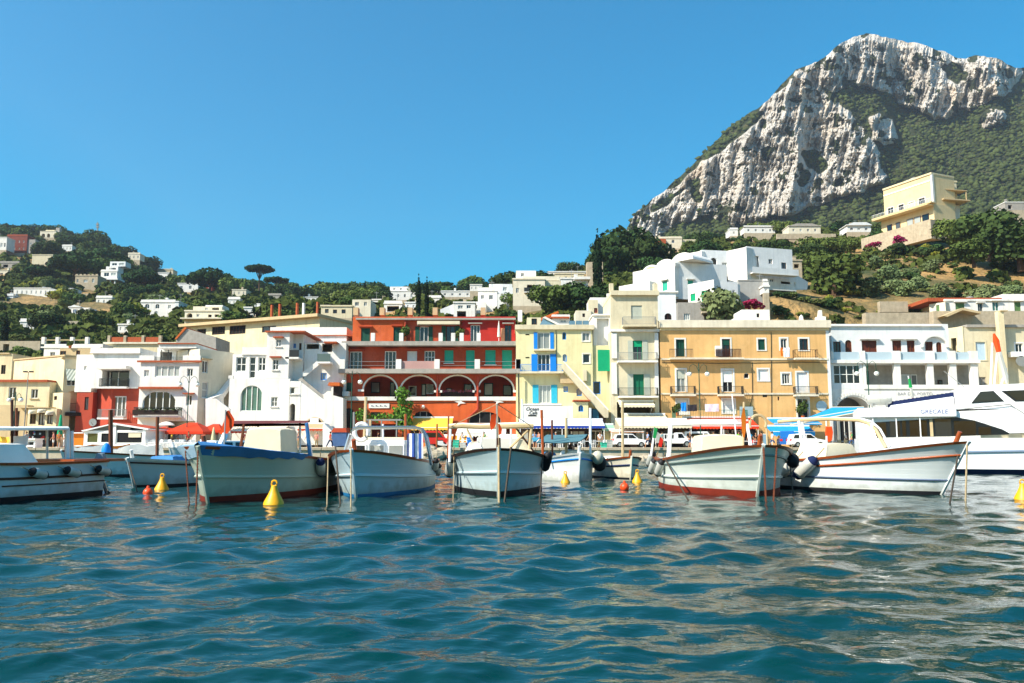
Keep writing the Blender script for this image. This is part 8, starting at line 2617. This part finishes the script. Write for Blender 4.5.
# ---- glass pavilion
b = Bld('glass_pavilion', 'white framed glass pavilion with a tilted roof on the quay', 'pavilion', 117, 90)
b.wall((84, 430.6, 113.4, None), 5, whitem, [W(86.6, 432.6, 98.4, 443, m=(1, 1), g=glassmat('greenish_glass', '4a5638', '5c6a48')), W(100.4, 432.6, 112, 443, m=(1, 1), g=dark)], rec=.12)
b.wall((113.6, 430.2, 146, None), 5, whitem, [W(116.2, 431.8, 142.6, 443.4, m=(1, 1), g=dark)], rec=.12)
b.poly([(84, 430.4), (112, 424.6), (113.4, 425.4), (113.4, 430.4)], .05, 5, M('pavilion_gable_glass', '50585c', .2, .2, 1, 0, spec=.6), 'gable_pane')
b.poly([(114.4, 430), (114.4, 424), (130, 426.6), (130, 430)], .05, 5, MATS['pavilion_gable_glass'], 'gable_pane')
b.poly([(82, 430.6), (112, 423.8), (113, 422.8), (149, 428.6), (149, 430), (113.2, 424.4), (84, 431.6)], -.25, 5.2, whitem, 'roof_edge')
b.poly([(92, 427.6), (113, 422.2), (148.6, 427.6), (148.6, 428.4), (113, 423.2), (92, 428.2)], .4, 5.2, terr_cloth, 'roof_sheet')
b.box((112.6, 424, 116, 446), -.08, -.01, whitem, 'pillar')
b.box((142.8, 428, 145.6, 446), -.08, -.01, whitem, 'pillar')
b.box((128.6, 433.2, 140.8, 437.4), -.04, .06, cloth_cream, 'menu_board')
x, y, z = loc_at(93.6, 91)
t = thing('satellite_dish', 'grey satellite dish beside the brick red base wall', 'satellite dish', (x, 90.5, zat(422.4, 90.5)))
MB().lathe([(.42, -.02), (.36, .08), (.2, .15), (.05, .17)], (0, 0, 0), 18, 'y').build('dish', greyiron, t, smooth=True)
MB().tube([(0, .15, 0), (0, .3, -1.0)], .035, 6).build('mount', iron, t)
MB().tube([(0, .1, -.3), (0, -.35, 0)], .02, 5).build('feed_arm', iron, t)
# ---- souvenir stall at the left, white van-like counter
b = Bld('souvenir_stall', 'dark souvenir stall hung with shirts in front of the low cream house', 'stall', 38, 96)
b.box((28, 429.6, 48.5, 447), 0, 2.2, dark, 'body')
b.box((26.5, 427.8, 50, 429.6), -.8, 2.4, terr_cloth, 'roof')
rg2 = random.Random(4)
cols = [M('goods_%s' % n_, c_, .9, .1, 2, .1) for n_, c_ in (('red', 'b02820'), ('white', 'e0e0dc'), ('blue', '2c5c9c'), ('pale', '9cb8c4'), ('tan', 'b89060'), ('black', '202226'))]
for i in range(22):
 xx, yy = rg2.uniform(29, 47), rg2.uniform(431, 443)
 b.box((xx, yy, xx + rg2.uniform(1, 2.2), yy + rg2.uniform(1.4, 2.6)), -.06 - .004 * i, -.01 - .004 * i, rg2.choice(cols), 'garment')
b = Bld('white_counter', 'white market counter with dark panels beneath the yellow towel boat rail', 'counter', 30, 90)
b.wall((17, 439.6, 35.5, None), 1.4, whitem, [W(27, 442, 33.6, 445, k='hole', rec=.5), W(27, 447, 33, 451, k='hole', rec=.5)])
b.box((16, 438.4, 36, 439.6), -.2, 1.6, whitem, 'top')
b = Bld('orange_panel_stall', 'orange panelled stall beside the glass pavilion', 'stall', 77, 93)
b.box((71.6, 433.4, 83.2, 447), 0, 1.6, cloth_or, 'body')
b.box((70.6, 432.4, 84, 433.4), -.3, 1.8, whitem, 'top')
# ---- closed shop fronts; shade under the awnings is put into the dark walls
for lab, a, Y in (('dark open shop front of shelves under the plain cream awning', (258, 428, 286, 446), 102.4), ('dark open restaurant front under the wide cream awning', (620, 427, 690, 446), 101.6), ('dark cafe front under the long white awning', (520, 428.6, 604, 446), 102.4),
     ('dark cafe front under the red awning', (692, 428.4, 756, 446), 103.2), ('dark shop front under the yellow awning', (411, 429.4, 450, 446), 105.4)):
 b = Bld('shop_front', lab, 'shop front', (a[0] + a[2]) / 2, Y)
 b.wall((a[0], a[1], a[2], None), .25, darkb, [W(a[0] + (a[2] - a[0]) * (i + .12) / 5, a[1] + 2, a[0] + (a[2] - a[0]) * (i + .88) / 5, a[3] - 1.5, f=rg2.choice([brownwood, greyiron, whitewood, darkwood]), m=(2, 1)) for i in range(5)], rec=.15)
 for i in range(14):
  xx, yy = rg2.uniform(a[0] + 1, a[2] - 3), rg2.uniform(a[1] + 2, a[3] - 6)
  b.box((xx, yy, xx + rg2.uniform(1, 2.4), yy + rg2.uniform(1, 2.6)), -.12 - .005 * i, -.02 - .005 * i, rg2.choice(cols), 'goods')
# washing on the ochre house, red vehicle etc.
for lab, a, mt in (('white sheet drying on the green terrace rail of the ochre house', (705, 404, 719, 411.5), M('white_sheet', 'd8d0dc', .9, .05, 1, .2)), ('blue towel drying on the green terrace rail', (681, 402.6, 686.5, 411), bluep), ('dark cloth drying beside the blue towel', (687.5, 404.6, 697, 411), M('charcoal_cloth', '2c2a30', .9, .1, 1, .2)),
     ('white shirt hung from the dark railing beside the paired windows', (783.4, 347.6, 790, 357), MATS['white_shirt_cloth']), ('orange cloth hung beside the white shirt', (780.4, 347.6, 783, 356), cloth_or)):
 Y = 101.6 if a[1] > 390 else 103.2
 p, q = P(a[0], a[1], Y), P(a[2], a[3], Y)
 t = thing('laundry', lab, 'laundry', ((p[0] + q[0]) / 2, Y, q[2]), 0, 'washing on the ochre house')
 w_, h = (q[0] - p[0]) / 2, p[2] - q[2]
 drape([[(-w_ + w_ * i / 3, .05 * math.sin(i * 1.9 + j), h * (1 - j / 3)) for i in range(7)] for j in range(4)], 'cloth', mt, t, .012, 3, .02)
# ---- vine and pergola at the red hotel
vleaf = M('vine_leaves', '5c8428', .9, .5, 2, 0)
t = thing('vine', 'leafy green vine climbing the red hotel and spreading over a pergola', 'vine', loc_at(400, 104.6))
bx = xat(400, 430, 104.6)
vb = []
for px, py, r_ in [(404 + rnd.uniform(-5, 5), 392 + i * 1.7, rnd.uniform(.4, .85)) for i in range(22)] + [(402 + rnd.uniform(-8, 6), 410 + i, rnd.uniform(.4, .8)) for i in range(14)] + [(366 + i * 2.2, 418 + rnd.uniform(-2, 2), rnd.uniform(.3, .55)) for i in range(16)] + [(361 + rnd.uniform(-3, 4), 411 + i * 1.3, rnd.uniform(.3, .5)) for i in range(8)]:
 q = P(px, py, 104.4 - rnd.uniform(0, .8))
 vb.append((q[0] - bx, q[1] - 104.6, q[2] - QZ, r_, 1.0))
V, Fq = leaf_crown(vb, 2600, .15, 77, -1)
c = tri_soup('foliage', V, Fq, vleaf)
c.parent = t
MB().tube([(.2, .2, 0), (.3, .1, 2), (.5, .15, 5.4)], [.12, .09, .05], 6).build('stem', bark, t)
t = thing('pergola', 'grey timber pergola under the climbing vine', 'pergola', loc_at(384, 102))
bx = xat(384, 430, 102)
for px in (370, 383, 398):
 xx = xat(px, 430, 102) - bx
 MB().tube([(xx, -1.5, 0), (xx, -1.5, zat(420, 100.5) - QZ)], .08, 6).build('post', greyiron, t)
for dy in (-1.5, 0, 1.5):
 MB().bar((xat(366, 420, 102) - bx, dy, zat(419.6, 100.5) - QZ), (xat(402, 420, 102) - bx, dy, zat(419.6, 100.5) - QZ), .12).build('beam', greyiron, t)
for lab, px, pyg, Y, h in (('potted shrub on the upper terrace of the red hotel', 405, 340.5, 106.9, 2.0), ('potted palm like shrub by the white terrace post', 460, 341, 107, 1.7), ('flowering bush filling the white doorway of the ochre house', 803, 419, 103.4, 2.3), ('potted shrub at the end of the green terrace rail', 677.4, 416, 102.2, 1.6), ('flower pot plants on the white terrace house roof', 70, 348, 121.6, 1.1)):
 p = P(px, pyg, Y)
 t = thing('potted_plant', lab, 'potted plant', p, 0, 'potted plants')
 MB().lathe([(.16, 0), (.24, .4), (.26, .42)], (0, 0, 0), 12).build('pot', tileor, t)
 V, Fq = leaf_crown([(0, 0, h * .6, h * .3, 1), (.2, 0, h * .75, h * .24, 1), (-.25, .1, h * .5, h * .26, 1)], 260, .14, int(px), -1)
 c = tri_soup('foliage', V, Fq, leaf_mid)
 c.parent = t
# ---- cars
def car(label, px, Y, L_, kind, paint, rot=0, group='parked cars on the quay'):
 x, y, z = loc_at(px, Y)
 t = thing('parked_car', label, 'car', (x, y, z + .03), rot, group)
 w_ = .86
 if kind == 'hatch':
  low = [(-L_ / 2, .32), (-L_ / 2 - .03, .62), (-L_ / 2 + .06, .98), (L_ / 2 - 1.15, .98), (L_ / 2 - .25, .82), (L_ / 2, .6), (L_ / 2, .3)]
  up = [(-L_ / 2 + .06, .98), (-L_ / 2 + .28, 1.46), (-L_ / 2 + .9, 1.55), (.25, 1.52), (L_ / 2 - 1.1, .98)]
  win = [[(-L_ / 2 + .3, 1.02), (-L_ / 2 + .46, 1.4), (-.35, 1.43), (-.35, 1.02)], [(-.25, 1.02), (-.25, 1.43), (.22, 1.42), (L_ / 2 - 1.3, 1.02)]]
 elif kind == 'van':
  low = [(-L_ / 2, .35), (-L_ / 2, 1.05), (L_ / 2 - .6, 1.05), (L_ / 2 - .05, .9), (L_ / 2, .35)]
  up = [(-L_ / 2, 1.05), (-L_ / 2 + .08, 1.85), (L_ / 2 - 1.2, 1.85), (L_ / 2 - .6, 1.05)]
  win = [[(-L_ / 2 + .3, 1.12), (-L_ / 2 + .3, 1.62), (.2, 1.62), (.2, 1.12)], [(.35, 1.12), (.35, 1.62), (L_ / 2 - 1.25, 1.62), (L_ / 2 - .85, 1.12)]]
 else:
  low = [(-L_ / 2, .45), (-L_ / 2, .95), (L_ / 2 - .9, 1.0), (L_ / 2 - .1, .92), (L_ / 2, .4)]
  up = [(L_ / 2 - 2.0, 1.0), (L_ / 2 - 1.95, 1.68), (L_ / 2 - 1.25, 1.66), (L_ / 2 - .85, 1.0)]
  win = [[(L_ / 2 - 1.85, 1.06), (L_ / 2 - 1.82, 1.55), (L_ / 2 - 1.3, 1.54), (L_ / 2 - 1.02, 1.06)]]
 MB().prism(low, -w_, w_).build('body', paint, t, bevel=.07)
 cb = MB().prism(up, -w_ + .1, w_ - .1).build('cabin', paint, t, bevel=.06)
 for wq in win:
  for sy in (-1, 1):
   ya = sy * (w_ - .1)
   MB().prism(wq, ya + sy * .002, ya + sy * .014).build('side_window', tintglass, cb)
 r_ = .31 if kind != 'truck' else .36
 for sx in (-L_ / 2 + .72, L_ / 2 - .8):
  for sy in (-1, 1):
   wl_ = MB().lathe([(r_ * .6, -.1), (r_ * .95, -.11), (r_, -.07), (r_, .07), (r_ * .95, .11), (r_ * .6, .1)], (sx, sy * (w_ - .06), r_), 18, 'y').build('wheel', black, t, smooth=True)
   MB().lathe([(.02, -.115), (r_ * .58, -.112), (r_ * .62, 0), (r_ * .58, .112), (.02, .115)], (sx, sy * (w_ - .06), r_), 12, 'y').build('rim', chrome, wl_)
 for sy in (-.6, .6):
  MB().box(-L_ / 2 - .045, -L_ / 2 + .1, sy - .14 + .1 * (1 if sy > 0 else -1), sy + .14 + .1 * (1 if sy > 0 else -1), .7, .95).build('tail_lamp', tail, t)
  MB().box(L_ / 2 - .12, L_ / 2 + .02, sy - .17, sy + .17, .58, .72).build('headlight', lampglass, t)
 MB().box(-L_ / 2 - .06, -L_ / 2 + .02, -w_ + .05, w_ - .05, .32, .5).build('bumper', black if kind == 'truck' else paint, t)
 if kind == 'truck':
  for sy in (-1, 1):
   mb = MB()
   for i in range(6): mb.bar((-L_ / 2 + .1 + i * .42, sy * (w_ - .08), .95), (-L_ / 2 + .1 + i * .42, sy * (w_ - .08), 1.5), .05)
   mb.bar((-L_ / 2 + .05, sy * (w_ - .08), 1.5), (L_ / 2 - 2.0, sy * (w_ - .08), 1.5), .06)
   mb.build('side_rail', whitem, t)
 return t
car('white hatchback with a red tail lamp parked under the peach canopy', 630, 96, 4.0, 'hatch', carwhite)
car('white open bed truck with side rails beside the hatchback', 675, 96, 4.0, 'truck', carwhite)
car('white hatchback half behind the orange life jacket', 807, 95, 4.1, 'hatch', carwhite)
car('bright blue van under the lowest azure awning', 786, 97.5, 3.6, 'van', carblue, R(78))
car('red van behind the striped towel', 435, 94, 3.6, 'van', carred)
car('white van seen between the stern poles near the dark cafe front', 700, 99.5, 4.0, 'van', carwhite)
t = thing('scooter', 'white scooter leaning beside the red van', 'scooter', loc_at(444, 91), R(15))
for sx in (-.6, .6):
 w_ = MB().lathe([(.12, -.05), (.22, -.05), (.24, 0), (.22, .05), (.12, .05)], (sx, 0, .24), 14, 'y').build('wheel', black, t, smooth=True)
MB().prism([(-.85, .35), (-.75, .72), (-.15, .74), (-.05, .4), (.3, .32), (.42, .9), (.5, .9), (.55, .3), (.3, .2), (-.4, .22)], -.16, .16).build('body', carwhite, t, bevel=.04)
MB().box(-.72, -.12, -.14, .14, .745, .84).build('saddle', black, t)
MB().tube([(.46, -.3, 1.0), (.46, .3, 1.0)], .025, 6).build('handlebar', black, t)
# ---- cafe chairs and tables
def chair_proto():
 t = thing('cafe_chair', 'x', 'chair', (0, 0, 0), 0, 'cafe chairs on the quay')
 MB().box(-.21, .21, -.21, .21, .43, .46).build('seat', whitem, t)
 MB().box(-.21, .21, .19, .22, .55, .88).build('backrest', whitem, t)
 for sx in (-.18, .18):
  for sy in (-.18, .2): MB().bar((sx, sy, 0), (sx, sy, .43 if sy < 0 else .88), .03).build('leg', whitem, t)
 return t
def table_proto():
 t = thing('cafe_table', 'x', 'table', (0, 0, 0), 0, 'cafe tables on the quay')
 MB().lathe([(.42, .7), (.42, .74), (.4, .745)], (0, 0, 0), 16).build('tabletop', whitem, t)
 MB().tube([(0, 0, .03), (0, 0, .7)], .035, 6).build('post', iron, t)
 MB().lathe([(.25, 0), (.25, .03), (.05, .05)], (0, 0, 0), 12).build('base', iron, t)
 return t
ch0, tb0 = chair_proto(), table_proto()
first = [True, True]
def seat_group(px, Y, lab, colour=None):
 x, y, z = loc_at(px, Y)
 lt = 'round cafe table ' + lab
 if first[1]:
  first[1] = False
  tb0.location, tb0['label'] = (x, y, z), lt
  KIDS[tb0.name] = [(c, []) for c in tb0.children]
 else: dup(tb0, (x, y, z), 0, lt)
 for k in range(3):
  a = rnd.uniform(0, .8) + k * 2.1
  p = (x + .72 * math.sin(a), y - .72 * math.cos(a), z)
  if first[0]:
   first[0] = False
   ch0.location, ch0['label'], o = p, 'cafe chair ' + lab, ch0
   ch0.rotation_euler.z = a + math.pi
   KIDS[ch0.name] = [(c, []) for c in ch0.children]
  else: o = dup(ch0, p, a + math.pi, 'cafe chair ' + lab)
  if colour:
   for c in list(o.children)[:2]:
    c.data = c.data.copy()
    c.data.materials[0] = colour
for px in (546, 556, 567, 578, 589, 600): seat_group(px, 94 + rnd.uniform(0, 3), 'under the long white and blue awning')
for px in (716, 726, 737, 748, 757): seat_group(px, 95 + rnd.uniform(0, 2), 'in front of the red awning', M('red_white_chair_%d' % px, 'd8c4c0' if px % 2 else 'c8403a', .6, .1, 2, 0))
for px in (834, 842, 852, 860): seat_group(px, 97 + rnd.uniform(0, 2), 'under the tilted azure canopy', tan)
for px in (154, 163, 173, 183, 192): seat_group(px, 89 + rnd.uniform(0, 2), 'by the red market canopies')
x, y, z = loc_at(170, 86.5)
t = thing('railing', 'low white picket railing at the quay edge near the red canopies', 'railing', (x, y, z))
for i in range(34): MB().box(-2.3 + i * .135, -2.24 + i * .135, -.03, .03, 0, .62).build('picket', whitem, t) if i % 1 == 0 else None
MB().box(-2.35, 2.35, -.045, -.031, .5, .56).build('rail', whitem, t)
# ---- boulders at the foot of the quay
for i, (px, py, r_) in enumerate(((640, 470, .7), (646, 466, .8), (651, 472, .6), (656, 463, .8), (637, 463, .7), (644, 474, .5), (660, 470, .5), (430, 452, .8), (437, 456, .7), (444, 453, .7), (449, 458, .5), (425, 457, .6), (600, 462, .6), (667, 462, .6))):
 Y = 79 + rnd.uniform(-1.5, 2)
 zz = max(-.2, min(.8, zat(py, Y)))
 mb = MB().ball((0, 0, 0), r_, 9, 1.2, 1, .8)
 mb.v = [tuple(c_ * (1 + .16 * math.sin(7 * p[0] + 3 * i) * math.cos(6 * p[1] + 5 * p[2])) for c_ in p) for p in mb.v]
 o = mb.build('boulder', stone, None)
 o.location = (xat(px, py, Y), Y, zz)
 o.rotation_euler = (rnd.uniform(-.4, .4), rnd.uniform(-.4, .4), rnd.uniform(0, 6))
 tag(o, 'pale boulder at the foot of the quay wall', 'boulder', 'boulders at the foot of the quay')
# mooring poles on the quay edge
for i, (px, py, Y, mt) in enumerate(((448, 416, 83, varnish), (436.5, 424, 83, MATS['orange_brown_pole']), (405, 414, 83.4, varnish), (652.6, 428, 83.2, iron))):
 x, y, z = loc_at(px, Y, -.4)
 o = MB().tube([(0, 0, 0), (.03, 0, zat(py, Y) + .4)], [.11, .08], 7).build('mooring_pole', mt, None, smooth=True)
 o.location = (x, y, z)
 tag(o, ('tall wooden mooring pole by the boat with the orange striped awning behind', 'short orange brown mooring pole beside the red van', 'wooden mooring pole next to the striped towel', 'thin black mooring pole by the drooping flag')[i], 'pole', 'mooring poles at the quay edge')
# white cabin launch behind the blue tarp
lb = Boat('motor_launch', 'white cabin launch half hidden behind the blue tarp bow', (-19.4, 48), (-15.4, 53), 2.4, 1.3, 1.0, 1.0, .75, .4, hullwhite, antif_blue, whitem, None, group='boats moored near the glass pavilion')
cb = lb.put(MB().prism([(-1.0, .9), (-.85, 1.7), (.85, 1.7), (1.0, .9)], -1.2, 1.6), 'cabin', whitem, bevel=.06)
for a, c in ((-.9, -.1), (.1, 1.2)):
 lb.put(MB().add([(1.01, a, 1.05), (1.01, c, 1.05), (.9, c, 1.6), (.9, a, 1.6)], [(0, 1, 2, 3)]), 'side_window', tintglass, cb)
 lb.put(MB().add([(-1.01, a, 1.05), (-1.01, c, 1.05), (-.9, c, 1.6), (-.9, a, 1.6)], [(0, 1, 2, 3)]), 'side_window', tintglass, cb)
lb.put(MB().box(-.8, .8, -1.23, -1.2, 1.05, 1.6), 'windscreen', tintglass, cb)
# board and life buoy style details
b = Bld('menu_stand', 'slim pale blue menu board beside the red awning', 'menu board', 765.5, 92)
b.box((763.4, 434.4, 767.6, 445), 0, .06, M('slate_blue_board', '7c9cb0', .6, .1, 2, 0), 'panel')
b.box((763.0, 433.8, 768.0, 434.4), -.02, .08, whitem, 'frame')
# ---- fish crates near the quay edge
for i, (px, Y, n_, mt) in enumerate(((418, 86, 3, bluep), (423, 87, 2, cloth_or), (456, 86, 3, aqua), (463, 87, 2, hullwhite), (470, 86.4, 4, bluep), (512, 86, 2, hullwhite), (520, 87, 3, cloth_or), (604, 86, 2, aqua), (609, 87, 3, hullwhite), (700, 87, 2, bluep))):
 for k in range(n_):
  t = thing('fish_crate', 'plastic fish crate in a low stack near the quay edge', 'crate', (xat(px, 446, Y) + rnd.uniform(-.04, .04), Y, QZ + .03 + .27 * k), rnd.uniform(-.2, .2), 'fish crates on the quay')
  MB().box(-.3, .3, -.2, .2, 0, .03).box(-.3, -.27, -.2, .2, .03, .26).box(.27, .3, -.2, .2, .03, .26).box(-.27, .27, -.2, -.17, .03, .26).box(-.27, .27, .17, .2, .03, .26).build('body', mt, t)
  MB().box(-.33, .33, -.23, -.2, .2, .25).box(-.33, .33, .2, .23, .2, .25).build('rim', mt, t)
